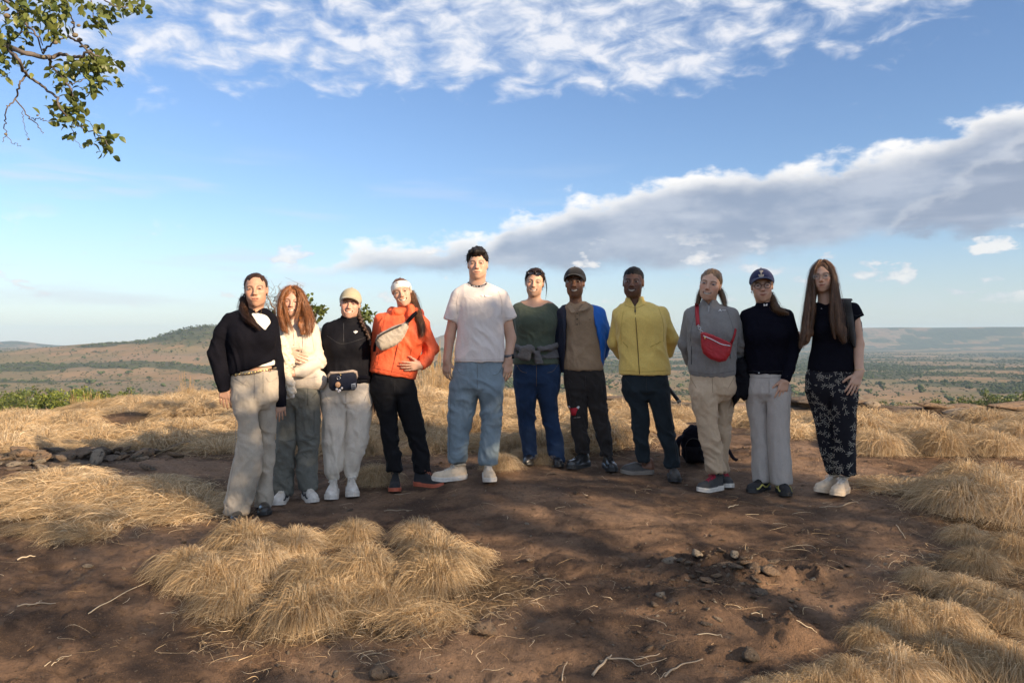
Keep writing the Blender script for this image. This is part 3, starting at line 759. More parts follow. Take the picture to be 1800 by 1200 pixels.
# distinct mounds: one thing each
_mounds = [(330, 985, .95), (372, 1008, 1.0), (365, 950, .9), (430, 940, 1.05), (455, 985, 1.0), (410, 1045, .9), (480, 1035, 1.1), (520, 945, .95), (548, 1000, .9),
           (535, 1075, 1.15), (595, 950, 1.0), (622, 930, .9), (640, 985, 1.05), (665, 1035, .8), (700, 960, 1.0), (735, 935, 1.0), (770, 985, 1.25), (760, 1010, 1.1), (810, 990, 1.0), (690, 1010, .8), (590, 1045, 1.0), (840, 965, .6), (450, 1090, .7)]
def put_mound(px, py, s, label, group, meshes, ring=None):
    # follow the pixel ray down to the ground
    d = 3.0
    for _ in range(60):
        p = W(px, py, d); g = gh(p[0], p[1])
        if p[2] - g < 0.01: break
        d += max(0.02, (p[2] - g) * 1.5)
    me = meshes[rng.integers(len(meshes))]; o = empty('grass_tussock', (p[0], p[1], gh(p[0], p[1]) - 0.005), rng.uniform(-0.6, 0.6)); o.scale = (s * rng.uniform(.9, 1.15), s * rng.uniform(.9, 1.15), s * rng.uniform(0.95, 1.25))
    link('blades', me, o)['kind'] = 'stuff'; tag(o, label, 'grass', group); return p
for (px, py, s) in [m_ for i_, m_ in enumerate(_mounds) if i_ % 4 != 2]:
    put_mound(px, py + 22, s * 0.70, 'golden dry grass mound in the island of tufts before the group', 'mounds of the foreground grass island', TUS)
_right = [(1690, 880, 1.3), (1740, 880, 1.5), (1790, 900, 1.4), (1650, 855, .8), (1700, 850, 1.2), (1760, 850, 1.3), (1720, 985, .9), (1780, 965, 1.0), (1690, 1030, .95), (1740, 1060, 1.0), (1620, 1080, .9), (1665, 1090, .9), (1580, 1085, .85), (1530, 1120, .7), (1790, 1080, 1.0), (1650, 1160, 1.1),
          (1580, 1180, 1.0), (1500, 1195, .9), (1720, 1150, 1.0), (1780, 1170, 1.1), (1440, 1205, .8), (1340, 1212, .6), (1620, 1010, .6), (1700, 940, .8), (1390, 1210, .8)]
for (px, py, s) in _right:
    put_mound(px, py + 14, s * (0.78 if py < 920 else .60), 'dry grass mound on the rock slab beside the patterned trousers', 'mounds right of the group', TUS)
_leftm = [(120, 880, 1.0), (180, 850, 1.1), (240, 890, 1.1), (300, 870, 1.2), (330, 895, .9), (160, 925, .8), (270, 845, .9), (110, 835, 1.0)]
for (px, py, s) in _leftm:
    put_mound(px, py + 10, s * 0.9, 'matted dry grass mound beside the wide grey jeans', 'mounds left of the group', LOW)
_mid = [(1545, 790, 1.0), (1620, 770, 1.1), (1655, 790, 1.2), (1700, 775, 1.0), (1750, 790, 1.0), (1790, 770, 1.0), (1560, 745, 1.0), (1520, 775, .9), (780, 750, 1.2), (640, 790, .9), (660, 840, .7), (1120, 745, 1.0), (930, 800, .6), (975, 800, .6), (955, 806, .5), (905, 790, .7), (1060, 770, .9), (880, 815, .6)]
for (px, py, s) in _mid:
    put_mound(px, py + 6, s * 0.95, 'dry grass tussock on the flat hilltop behind the standing group', 'tussocks behind the group', TUS)

for (px, py, s) in ((165, 702, .95), (765, 700, 1.4), (778, 700, 1.2), (750, 702, 1.1)):
    put_mound(px, py, s, 'tall upright dry grass clump with seed heads at the hill edge', 'tall grass clumps along the brow', TALL)
# the rest of the grass nobody could count: instances on points
def scatter_stuff(name, pts, rots, scl, idx, meshes, label, cat):
    coll = bpy.data.collections.new(name + '_kinds')
    protos = []
    for i, me in enumerate(meshes):
        p = bpy.data.objects.new('%s_kind_%d' % (name, i), me); coll.objects.link(p); protos.append(p)
    me = bpy.data.meshes.new(name); me.vertices.add(len(pts)); me.vertices.foreach_set('co', np.asarray(pts, np.float32).ravel())
    for nm, typ, arr, key in (('rot', 'FLOAT_VECTOR', rots, 'vector'), ('scl', 'FLOAT_VECTOR', scl, 'vector'), ('idx', 'INT', idx, 'value')):
        at = me.attributes.new(nm, typ, 'POINT'); at.data.foreach_set(key, np.asarray(arr, np.int32 if typ == 'INT' else np.float32).ravel())
    me.update(); o = link(name, me)
    ng = bpy.data.node_groups.new(name, 'GeometryNodeTree')
    ng.interface.new_socket('Geometry', in_out='INPUT', socket_type='NodeSocketGeometry'); ng.interface.new_socket('Geometry', in_out='OUTPUT', socket_type='NodeSocketGeometry')
    N = ng.nodes; L = ng.links; gi = N.new('NodeGroupInput'); go = N.new('NodeGroupOutput'); ip = N.new('GeometryNodeInstanceOnPoints')
    ci = N.new('GeometryNodeCollectionInfo'); ci.inputs['Collection'].default_value = coll; ci.inputs['Separate Children'].default_value = True; ci.inputs['Reset Children'].default_value = True
    def na(nm, typ):
        a = N.new('GeometryNodeInputNamedAttribute'); a.data_type = typ; a.inputs['Name'].default_value = nm
        return [s for s in a.outputs if s.enabled and s.name == 'Attribute'][0]
    L.new(gi.outputs[0], ip.inputs['Points']); L.new(ci.outputs[0], ip.inputs['Instance']); ip.inputs['Pick Instance'].default_value = True
    L.new(na('idx', 'INT'), ip.inputs['Instance Index']); L.new(na('rot', 'FLOAT_VECTOR'), ip.inputs['Rotation']); L.new(na('scl', 'FLOAT_VECTOR'), ip.inputs['Scale'])
    L.new(ip.outputs[0], go.inputs[0])
    md = o.modifiers.new('scatter', 'NODES'); md.node_group = ng
    tag(o, label, cat, kind='stuff'); return o
# near mounds stay apart: bare rock shows between them
def spread_grass():
    X = rng.uniform(-13, 13, 26000); Y = rng.uniform(2.2, 17.5, 26000)
    keep = (np.abs(X) < 0.78 * Y + 1.2) & (grass_mask(X, Y) > rng.uniform(0.35, 1, len(X))) & (Y < brow(X) + 1.4)
    keep &= rng.uniform(0, 1, len(X)) < np.clip(1.5 - Y / 13, 0.45, 1) * np.where(Y < 6.4, .07, np.where(Y < 9, .17, .27))
    # nothing tall in front of the standing people
    X, Y = X[keep], Y[keep]; n = len(X)
    near = Y < 7.0; far = Y > 9.5; bw = Y > brow(X) - 1.0
    idx = np.where(near, rng.integers(0, 4, n), np.where(far, rng.integers(4, 7, n), rng.integers(0, 9, n) % 9))
    idx = np.where((~near) & (~far) & (idx >= 7), rng.integers(4, 7, n), idx)
    tl = bw & (rng.uniform(0, 1, n) < 0.12); idx = np.where(tl, 7 + rng.integers(0, 3, n), idx)
    s = rng.uniform(0.5, 1.3, n) * np.where(near, 0.8, 1.0) * np.where(tl, 0.55, 1.0)
    Z = gh(X, Y)
    scatter_stuff('dry_grass', np.stack([X, Y, Z], 1), np.stack([0 * X, 0 * X, rng.uniform(-1.2, 1.2, n)], 1), np.stack([s, s, s * rng.uniform(0.6, 1.1, n)], 1), idx, LOW + FARG + TALL, 'straw coloured dry grass covering the hilltop between bare rock', 'grass')
    return n
N_GRASS = spread_grass()
# single curled straws and litter on the bare rock
def litter():
    m = MB(); n = 5200
    X = np.concatenate([rng.uniform(-4.5, 4.5, n), rng.normal(-0.8, 0.8, 1400), rng.normal(2.4, 0.6, 2000)]); Y = np.concatenate([rng.uniform(2.9, 6.8, n), rng.normal(3.9, 0.38, 1400), rng.normal(3.6, 0.8, 2000)])
    gm = np.maximum(fbm2(X * 1.3, Y * 1.3, 3, 91) - 0.42, 0) * 2.5
    near = grass_mask(X, Y); blur = np.maximum.reduce([grass_mask(X + a, Y + b) for a, b in ((.2, 0), (-.2, 0), (0, .2), (0, -.2))])
    keep = rng.uniform(0, 1, len(X)) < np.clip(0.05 + 0.10 * gm + 0.75 * blur * (1 - 0.3 * near), 0, 1)
    X, Y = X[keep], Y[keep]; k = len(X); root = np.stack([X, Y, gh(X, Y) + 0.004], 1)
    V, Q, C = blades(rng, root, rng.uniform(0, 6.283, k), rng.uniform(0.03, 0.20, k), rng.uniform(0.006, 0.045, k), rng.uniform(0.0014, 0.0032, k), 1.0, 6, 0.7, tint(rng, k, 1.25))
    m.add(V, Q, C); o = m.obj('straw_litter', GRASS); tag(o, 'loose curled straws scattered over the bare rock', 'straw', kind='stuff')
litter()

# ------------------------------------------------------------------ stones (parts of the ground)
def stone_mesh(seed):
    r = np.random.default_rng(seed); V, T = icosphere(2); V = V.copy()
    for _ in range(7):
        n = r.normal(size=3); n /= np.linalg.norm(n); h = r.uniform(0.45, 0.85); d = V @ n; V -= np.maximum(d - h, 0)[:, None] * n
    V += 0.10 * (fbm3(V * 2.2 + seed, 2, seed)[:, None] - 0.5) * V; V *= np.array([1, r.uniform(.6, 1), r.uniform(.45, .8)])
    return mesh_np('stone', V, T, STONE, False)
def stone_material():
    m, t, b = principled('lichen_stone', 0.92, 0.15); tc = t.new('ShaderNodeTexCoord'); v = tc.outputs['Object']; oi = t.new('ShaderNodeObjectInfo')
    n = t.noise(v, 2.2, 6, 0.7); c = t.ramp(oi.outputs['Random'], [(0, (0.16, 0.125, 0.095)), (0.45, (0.27, 0.20, 0.145)), (0.72, (0.36, 0.24, 0.15)), (1, (0.44, 0.38, 0.30))])
    c = t.mix(t.smooth(n, 0.5, 0.64), c, (0.24, 0.21, 0.165)); c = t.mix(t.smooth(t.noise(v, 3.3, 5, 0.7), 0.55, 0.66), c, (0.04, 0.032, 0.026))
    t.l.new(c, b.inputs['Base Color']); bp = t.new('ShaderNodeBump'); bp.inputs['Strength'].default_value = 0.8; bp.inputs['Distance'].default_value = 0.15
    t.l.new(t.noise(v, 5, 5, 0.7), bp.inputs['Height']); t.l.new(bp.outputs[0], b.inputs['Normal']); return m
STONE = stone_material(); STM = [stone_mesh(200 + i) for i in range(8)]
def stones():
    X = []; Y = []
    for e, cnt in zip(RUB, (130, 45, 35, 40, 20, 15)):
        while cnt > 0:
            u, v = rng.normal(0, .45), rng.normal(0, .45); x = e[0] + u * e[2] * math.cos(e[4]) - v * e[3] * math.sin(e[4]); y = e[1] + u * e[2] * math.sin(e[4]) + v * e[3] * math.cos(e[4])
            if abs(x) < .72 * y + .2: X.append(x); Y.append(y); cnt -= 1
    for x, y in zip(X, Y):
        s = min(rng.lognormal(-2.75, 0.42), .16)
        link('stone', STM[rng.integers(8)], GROUND, (x, y, gh(x, y) + s * 0.34), (rng.uniform(-.5, .5), rng.uniform(-.5, .5), rng.uniform(0, 6.3)), (s * rng.uniform(0.8, 1.5), s, s * rng.uniform(.55, .95)))
    pts = [(1360, 1010, .07, .5), (1180, 985, .055, .3), (1225, 975, .05, 1), (1290, 1000, .06, 2), (1335, 1040, .05, 0), (1215, 1015, .022, .2), (1320, 1150, .06, .7), (860, 1105, .07, .3), (840, 1110, .05, 2), (672, 1180, .075, 1), (690, 1190, .05, 2), (1165, 1045, .035, 0), (1390, 1055, .03, 1), (1265, 985, .04, 2), (1240, 1035, .03, 2.4), (1150, 1060, .03, 1.2), (1400, 1035, .025, .2), (930, 985, .03, 1), (960, 1010, .02, .4)]
    for px, py, s, rz in pts:
        d = 3.0
        for _ in range(40):
            p = W(px, py, d); g = gh(p[0], p[1])
            if p[2] - g < 0.005: break
            d += max(0.01, (p[2] - g) * 1.3)
        link('stone', STM[rng.integers(8)], GROUND, (p[0], p[1], g + s * 0.05), (0.2, 0.1, rz), (s * 1.2, s, s * 0.75))
    for i in range(20):
        x, y = rng.normal(1.25, .26), rng.normal(4.14, .11); s = rng.uniform(.015, .05); link('stone', STM[rng.integers(8)], GROUND, (x, y, gh(x, y) + s * .2), (rng.uniform(-.4, .4), rng.uniform(-.4, .4), rng.uniform(0, 6.3)), (s * 1.3, s, s * .7))
    # ledge blocks along the brow
    for i in range(95):
        x = rng.uniform(-8, 9); y = brow(x) - 2.6 + rng.normal(0, 0.35); s = rng.uniform(0.14, 0.36)
        if not x > 0.3: continue
        link('stone', STM[rng.integers(8)], GROUND, (x, y, gh(x, y) + s * 0.02), (0, 0, rng.uniform(-.5, .5)), (s * rng.uniform(1.4, 3.0), s, s * rng.uniform(.45, .8)))
stones()
def grit():
    n = 5200; X = np.concatenate([rng.uniform(-4.2, 4.2, n), rng.normal(1.25, .35, 700), rng.normal(0, 1.6, 900)]); Y = np.concatenate([rng.uniform(2.9, 7.2, n), rng.normal(4.1, .16, 700), rng.normal(3.8, .4, 900)]); k = (np.abs(X) < .74 * Y + .2) & (rng.uniform(0, 1, len(X)) < .25 + .9 * fbm2(X * 1.7, Y * 1.7, 3, 7)); X, Y = X[k], Y[k]; n = len(X)
    s = np.minimum(rng.lognormal(-5.15, .55, n), .03); Z = gh(X, Y); o = scatter_stuff('grit', np.stack([X, Y, Z + s * .15], 1), rng.uniform(-.6, .6, (n, 3)) * np.array([1, 1, 5]), np.stack([s * 1.25, s, s * .75], 1), rng.integers(0, 8, n), STM, 'fine grit and crumbs of rock strewn over the slab', 'grit')
grit()

# ------------------------------------------------------------------ fallen twigs
TWIG = plain('dead_wood', (0.36, 0.29, 0.21), 0.8, bump=0.5, bscale=90)
PALE = plain('bleached_wood', (0.55, 0.45, 0.31), 0.75, bump=0.3, bscale=120)
def ground_at(px, py):
    d = 3.0
    for _ in range(60):
        p = W(px, py, d); g = gh(p[0], p[1])
        if p[2] - g < 0.004: break
        d += max(0.008, (p[2] - g) * 1.3)
    return np.array([p[0], p[1], gh(p[0], p[1])])
def twig(paths, label, mat=TWIG, group=None):
    root = None; base = ground_at(*paths[0][0][0]); m = MB()
    for pts, r in paths:
        r = r * .68; P = np.array([ground_at(*p) for p in pts]); P[:, 2] += r * 0.9 + .004
        P = smooth_path(P, 6 * len(pts)); P[:, 2] += 0.006 * np.sin(np.linspace(0, 7, len(P))) ** 2; m.add(*tube(P - base, np.linspace(r, r * 0.5, len(P)), 6))
    V, Q, _ = m.arrays(); o = obj('fallen_twig', V, Q, mat); o.location = base; tag(o, label, 'twig', group)
twig([([(1042, 1192), (1062, 1168), (1075, 1155)], .011), ([(1068, 1160), (1105, 1163), (1140, 1158), (1160, 1150)], .006), ([(1105, 1163), (1125, 1172), (1172, 1160)], .004)], 'forked grey dead branch lying on dark soil at the grass edge')
twig([([(1168, 1192), (1185, 1178), (1200, 1172), (1236, 1160)], .007), ([(1185, 1178), (1172, 1185), (1160, 1196)], .004)], 'pale bent twig pointing towards the right hand grass')
twig([([(988, 1198), (990, 1182), (997, 1168)], .006)], 'short upright-looking pale twig on dark soil')
twig([([(155, 1080), (200, 1055), (270, 1020)], .005)], 'long straight pale stalk beside the grass island', PALE)
twig([([(30, 985), (48, 980), (62, 979)], .008)], 'short bleached wood sliver on orange rock', PALE)
twig([([(30, 1070), (60, 1064), (98, 1065)], .007), ([(62, 1064), (74, 1057)], .005)], 'knobbly grey stick lying on the orange rock')
twig([([(1280, 893), (1298, 888)], .006)], 'tiny bleached stick on the bare rock before the grey jacket', PALE)
twig([([(1440, 892), (1480, 890), (1515, 878)], .004), ([(1480, 890), (1500, 884), (1512, 886)], .005)], 'thin branched twig lying before the cream sneakers')
twig([([(1575, 925), (1592, 948)], .005)], 'short dark-shadowed stick near the right hand grass', PALE)
twig([([(1225, 1116), (1262, 1117), (1270, 1122)], .004)], 'thin white twig below the flaky outcrop', PALE)
twig([([(1320, 1082), (1338, 1080), (1340, 1087)], .004)], 'tiny broken white twig right of the flaky outcrop', PALE)
twig([([(78, 1172), (100, 1160), (126, 1153)], .003), ([(90, 1170), (112, 1158)], .003)], 'pair of pale stalks crossing on the dark rock', PALE)
twig([([(1390, 1110), (1420, 1118), (1436, 1113)], .004)], 'thin forked twig pointing at the curled straws', PALE)
twig([([(675, 898), (725, 897)], .003)], 'slim pale straw on the rock behind the grass island', PALE)

# ------------------------------------------------------------------ trees
BARK = plain('grey_bark', (0.17, 0.13, 0.10), 0.9, bump=0.9, bscale=60)
LEAF = attr_mat('glossy_leaf', 0.42, 0.45, trans=0.30)
FARLEAF = attr_mat('far_foliage', 0.8, 0.2, rand=0.35)
def leaf_mesh(seed, L=0.06):
    """a small oval leaf, folded along its midrib"""
    r = np.random.default_rng(seed); t = np.linspace(0, 1, 5); w = np.array([0.10, 0.62, 0.78, 0.55, 0.04]) * L * 0.42
    x = t * L; z = -0.25 * L * t ** 2 + 0.02 * L
    V = np.concatenate([np.stack([x, -w, z + w * 0.35], 1), np.stack([x, 0 * w, z], 1), np.stack([x, w, z + w * 0.35], 1)])
    Q = np.vstack([grid_faces(3, 5)]); g = r.uniform(0, 1); c = np.array([0.070, 0.105, 0.026]) * (1 - g) + np.array([0.17, 0.19, 0.045]) * g
    return V, Q, c
def quatm(d, roll, rng):
    d = d / (np.linalg.norm(d) + 1e-9); up = np.array([0, 0, 1.0]) if abs(d[2]) < .95 else np.array([1.0, 0, 0])
    s = np.cross(up, d); s /= np.linalg.norm(s); u = np.cross(d, s); c, sn = math.cos(roll), math.sin(roll)
    return np.stack([d, s * c + u * sn, -s * sn + u * c], 1)
def quats(D, roll):
    D = D / (np.linalg.norm(D, axis=1, keepdims=True) + 1e-9); up = np.where(np.abs(D[:, 2:]) < .95, np.array([[0, 0, 1.0]]), np.array([[1.0, 0, 0]]))
    s = np.cross(up, D); s /= np.linalg.norm(s, axis=1, keepdims=True); u = np.cross(D, s); c, sn = np.cos(roll)[:, None], np.sin(roll)[:, None]
    return np.stack([D, s * c + u * sn, -s * sn + u * c], 2)
def leaf_cloud(points, dirs, rng, L=(0.04, 0.075), per=1):
    """joined mesh of leaves at points"""
    m = MB(); protos = [leaf_mesh(i, 1.0) for i in range(8)]
    for i in range(8):
        V, Q, c = protos[i]; sel = np.arange(i, len(points), 8)
        if not len(sel): continue
        Ms = quats(dirs[sel], rng.uniform(-1.2, 1.2, len(sel))); s = rng.uniform(*L, len(sel))
        VV = np.einsum('nij,vj->nvi', Ms, V) * s[:, None, None] + points[sel][:, None]
        n = len(V); QQ = (Q[None] + (np.arange(len(sel)) * n)[:, None, None]).reshape(-1, 4)
        C = np.repeat((c * rng.uniform(0.75, 1.3, (len(sel), 1)))[:, None], n, 1).reshape(-1, 3)
        m.add(VV.reshape(-1, 3), QQ, C)
    return m
def grow(rng, p, d, L, r, depth, out, tips, gravity=0.0, spread=0.7, kids=(2, 4)):
    n = 6; P = [p]; q = p.copy(); dd = d / np.linalg.norm(d)
    for i in range(n):
        dd = dd + rng.normal(0, 0.16, 3) + np.array([0, 0, gravity]); dd /= np.linalg.norm(dd); q = q + dd * L / n; P.append(q)
    P = np.array(P); out.append((P, np.linspace(r, r * 0.55, n + 1)))
    if depth == 0: tips.append((P[-1], dd)); tips.append((P[-3], dd)); return
    for k in range(rng.integers(*kids) + 1):
        t = rng.integers(3, n + 1); nd = dd + rng.normal(0, spread, 3); nd /= np.linalg.norm(nd)
        grow(rng, P[t], nd, L * rng.uniform(.55, .8), r * 0.55, depth - 1, out, tips, gravity, spread, kids)
def big_tree(name, base, H, seed, label, depth=4, spread=0.75, leaves=14, leafL=(0.05, 0.09), lean=(0, 0), trunk_r=0.16, cloud=0.22, keep=1.0):
    r = np.random.default_rng(seed); out = []; tips = []
    grow(r, np.zeros(3), np.array([lean[0], lean[1], 1.0]), H * 0.42, trunk_r, depth, out, tips, 0.02, spread)
    root = empty(name, base); m = MB()
    for P, rr in out: m.add(*tube(P, rr, 7 if rr[0] > 0.04 else 4, rr[0] > 0.02))
    m.obj('trunk', BARK, root)
    pts = []; ds = []
    for p, d in tips:
        if r.uniform() > keep: continue
        k = leaves; q = p + r.normal(0, cloud, (k, 3)); pts.append(q); ds.append(r.normal(0, 1, (k, 3)) + d)
    pts = np.concatenate(pts); ds = np.concatenate(ds)
    c = leaf_cloud(pts, ds, r, leafL).obj('crown', LEAF, root); c['kind'] = 'stuff'
    tag(root, label, 'tree'); return root

# the tree whose bough hangs in at the upper left; its trunk stands outside the picture
def overhanging():
    r = np.random.default_rng(77); d0 = 6.2
    base = np.array([-6.6, 5.4, gh(-6.6, 5.4)]); root = empty('overhanging_tree', base); tag(root, 'broad leaved tree reaching in with a sparse lichened bough', 'tree', None)
    m = MB(); L = lambda px, py, dy=0: W(px, py, d0 + dy) - base
    fork = np.array([0.25, 0.1, 2.6]); m.add(*tube(smooth_path([np.array([0, 0, -.1]), np.array([.05, 0, 1.2]), fork], 10), np.linspace(.19, .13, 10), 9))
    m.add(*tube(smooth_path([fork, np.array([-.4, -.2, 3.8]), np.array([-1.2, -.5, 5.2])], 10), np.linspace(.11, .04, 10), 7))
    m.add(*tube(smooth_path([fork, np.array([.2, .9, 3.9]), np.array([.5, 1.8, 4.9])], 10), np.linspace(.09, .03, 10), 7))
    m.obj('trunk', BARK, root)
    b = MB(); boughs = [([None, (-60, 62), (0, 76), (45, 93), (85, 102), (110, 96), (138, 102), (160, 90)], .040, .012), ([(85, 102), (94, 120), (120, 150), (128, 170)], .018, .007),
        ([(-40, 60), (10, 85), (32, 105), (48, 132), (72, 150), (98, 170), (105, 190), (125, 210), (148, 226), (175, 238), (190, 255)], .022, .004),
        ([(48, 132), (34, 150), (27, 175), (12, 190), (8, 215), (10, 235), (4, 250)], .012, .003), ([(27, 175), (50, 205), (68, 222), (75, 235)], .008, .003), ([(55, 208), (75, 210), (92, 215)], .005, .002),
        ([(40, 195), (42, 220), (50, 245)], .004, .002), ([(10, 235), (22, 250), (36, 258)], .004, .002), ([(-30, -20), (20, 8), (45, 40), (62, 60), (75, 95)], .02, .006), ([(30, 60), (62, 60), (75, 80)], .008, .005),
        ([(120, 64), (140, 75), (155, 90), (175, 100)], .014, .008), ([(75, 95), (92, 75), (120, 66)], .012, .008), ([(128, 60), (128, 40), (120, 15), (110, -20)], .010, .006), ([(-40, -30), (40, -20), (150, -15), (200, 10), (235, 12)], .016, .004),
        ([(160, -15), (165, 30), (175, 42)], .006, .003), ([(125, 210), (130, 240), (145, 262)], .005, .002), ([(155, 90), (180, 120), (200, 125)], .008, .003), ([(120, 150), (150, 140), (172, 150)], .006, .003)]
    ends = []
    for pts, r0, r1 in boughs:
        P = []
        for i, p in enumerate(pts): P.append(fork if p is None else L(p[0], p[1], 0.25 * math.sin(p[0] * 0.05 + p[1] * 0.03)))
        P = smooth_path(np.array(P), 5 * len(P)); P[1:-1] += r.normal(0, 0.006, (len(P) - 2, 3)); b.add(*tube(P, np.linspace(r0, r1, len(P)) * .75, 6)); ends.append(P)
    b.obj('bough', plain('lichened_bark', (0.15, 0.125, 0.11), 0.92, bump=1.0, bscale=70), root)
    lum = MB()      # grey-brown lichen tufts on the bough
    for px, py, s in ((132, 62, .045), (128, 40, .03), (97, 75, .04), (140, 70, .04), (152, 82, .04), (75, 100, .035), (60, 95, .03), (8, 15, .06), (12, 28, .05), (78, 88, .03), (10, 236, .025), (50, 245, .02), (66, 203, .018), (138, 45, .03)):
        V, T = icosphere(2); V = V * (1 + 0.8 * (fbm3(V * 3 + px, 3, px)[:, None] - 0.4)) * s * .36 * np.array([1.5, 1, 1.1]); lum.add(V + L(px, py), T)
    lc = lum.obj('lichen', plain('lichen_tufts', (0.21, 0.175, 0.12), 0.95, bump=1.0, bscale=150), root); lc['kind'] = 'stuff'
    # leaf clusters: photo position, radius in pixels, count
    cl = [(20, 10, 30, 24), (60, 30, 30, 28), (95, 15, 28, 24), (85, 45, 26, 26), (30, 45, 26, 20), (100, 50, 18, 12), (15, 95, 24, 20), (5, 125, 16, 10), (45, 115, 12, 8), (160, 20, 22, 16), (185, 30, 22, 22), (170, 42, 14, 10), (215, 10, 22, 16), (235, 12, 20, 18), (245, 2, 12, 8), (150, 108, 20, 14), (165, 110, 24, 26), (185, 105, 18, 20), (195, 118, 14, 14), (155, 130, 22, 20), (175, 140, 18, 20), (160, 155, 12, 10), (120, 115, 20, 14), (100, 125, 14, 10), (108, 145, 14, 8), (125, 130, 16, 10), (205, 145, 6, 3), (118, 165, 14, 10), (135, 180, 14, 14), (108, 185, 12, 8), (125, 200, 18, 18), (140, 210, 14, 14), (105, 212, 10, 6), (90, 195, 7, 4), (128, 235, 10, 6), (168, 228, 10, 6), (180, 245, 14, 14), (190, 258, 12, 14), (158, 250, 9, 6), (42, 75, 7, 4), (110, 5, 30, 20), (60, 0, 40, 30), (0, 60, 20, 14), (140, 0, 22, 12)]
    shared = []
    for i in range(6):
        V, Q, c = leaf_mesh(300 + i, 1.0); shared.append(mesh_np('leaf', V, Q, LEAF, True, np.broadcast_to(c * (0.8 + 0.12 * i), (len(V), 3))))
    pts = []
    for px, py, rad, n in cl:
        for k in range(n):
            a = r.uniform(0, 6.283); q = rad * 0.85 * math.sqrt(r.uniform()); pts.append((px + q * math.cos(a), py + q * math.sin(a), r.normal(0, 0.12)))
    pts += [(p[0] + r.normal(0, 9), p[1] + r.normal(0, 9), p[2]) for p in pts[::2]]; big = [(p, i) for i, p in enumerate(pts)]; r.shuffle(big)
    for k, (p, i) in enumerate(big[:300]):
        d = np.array([r.normal(0.35, .6), r.normal(-.2, .6), r.normal(-.35, .55)]); M = Matrix(quatm(d, r.uniform(-1.3, 1.3), r).tolist()).to_quaternion()
        o = link('leaf', shared[k % 6], root, L(*p)); o.rotation_mode = 'QUATERNION'; o.rotation_quaternion = M; s = r.uniform(.050, .082); o.scale = (s, s, s)
    rest = np.array([L(*p) for p, _ in big[300:]]); extra = np.concatenate([np.array(e[-1]) + r.normal(0, .35, (90, 3)) for e in ends[:1]] + [np.array([-.6, -.2, 4.4]) + r.normal(0, .8, (900, 3)), np.array([.3, 1.2, 4.6]) + r.normal(0, .7, (700, 3))])
    extra = extra[(extra[:, 0] + base[0]) / (extra[:, 1] + base[1]) < -0.74]
    allp = np.concatenate([rest, extra]); o = leaf_cloud(allp, r.normal(0, 1, (len(allp), 3)) + np.array([.3, -.2, -.4]), r, (.05, .08)).obj('foliage', LEAF, root); o['kind'] = 'stuff'
overhanging()

# small wind-bent tree behind the group, half bare
def small_tree():
    r = np.random.default_rng(8); d0 = 9.6; b = W(545, 735, d0); b[2] = gh(b[0], b[1]); root = empty('bush_tree', b); tag(root, 'small half bare tree standing behind the woman with loose auburn hair', 'tree')
    L = lambda px, py, dy=0: W(px, py, d0 + dy) - b; m = MB()
    paths = [([(545, 735), (540, 660), (525, 610), (485, 568), (482, 545), (470, 520)], .05, .006), ([(540, 660), (560, 610), (552, 560), (540, 530)], .03, .008), ([(545, 680), (590, 620), (620, 580), (640, 560)], .03, .007), ([(485, 568), (495, 548), (505, 530), (500, 515)], .012, .003),
             ([(482, 545), (472, 540), (466, 530)], .007, .003), ([(480, 530), (488, 518), (492, 506)], .006, .002), ([(492, 552), (480, 560), (470, 556)], .006, .002), ([(540, 530), (530, 515), (520, 500)], .006, .002), ([(552, 560), (560, 545), (570, 540)], .008, .003), ([(470, 520), (466, 512), (472, 505)], .004, .002), ([(495, 548), (485, 535), (484, 520)], .005, .002), ([(500, 530), (512, 520), (520, 522)], .005, .002), ([(478, 548), (466, 548), (460, 552)], .004, .002)]
    for pts, r0, r1 in paths:
        P = smooth_path(np.array([L(p[0], p[1], .15 * math.sin(p[0])) for p in pts]), 6 * len(pts)); P[1:-1] += r.normal(0, .008, (len(P) - 2, 3)); m.add(*tube(P, np.linspace(r0, r1, len(P)), 5))
    for _ in range(90):
        px = r.uniform(462, 530); py = r.uniform(505, 575); p = L(px, py, r.normal(0, .2)); m.add(*tube(smooth_path([p, p + r.normal(0, .07, 3), p + r.normal(0, .12, 3)], 5), [.003, .002, .002, .0015, .001], 4, False))
    m.obj('trunk', BARK, root); pts = []
    for px, py, s, n in ((556, 545, 10, 40), (546, 540, 9, 30), (566, 548, 6, 20), (556, 560, 7, 16), (640, 552, 9, 46), (632, 558, 8, 26), (648, 560, 7, 26), (545, 525, 9, 20), (482, 556, 6, 12), (494, 550, 4, 5), (540, 575, 10, 20), (590, 660, 14, 30), (560, 640, 10, 20)):
        for _ in range(n): pts.append(L(px + r.normal(0, s * .6), py + r.normal(0, s * .6), r.normal(0, .12)))
    c = leaf_cloud(np.array(pts), r.normal(0, 1, (len(pts), 3)), r, (.045, .08)).obj('crown', LEAF, root); c['kind'] = 'stuff'
small_tree()

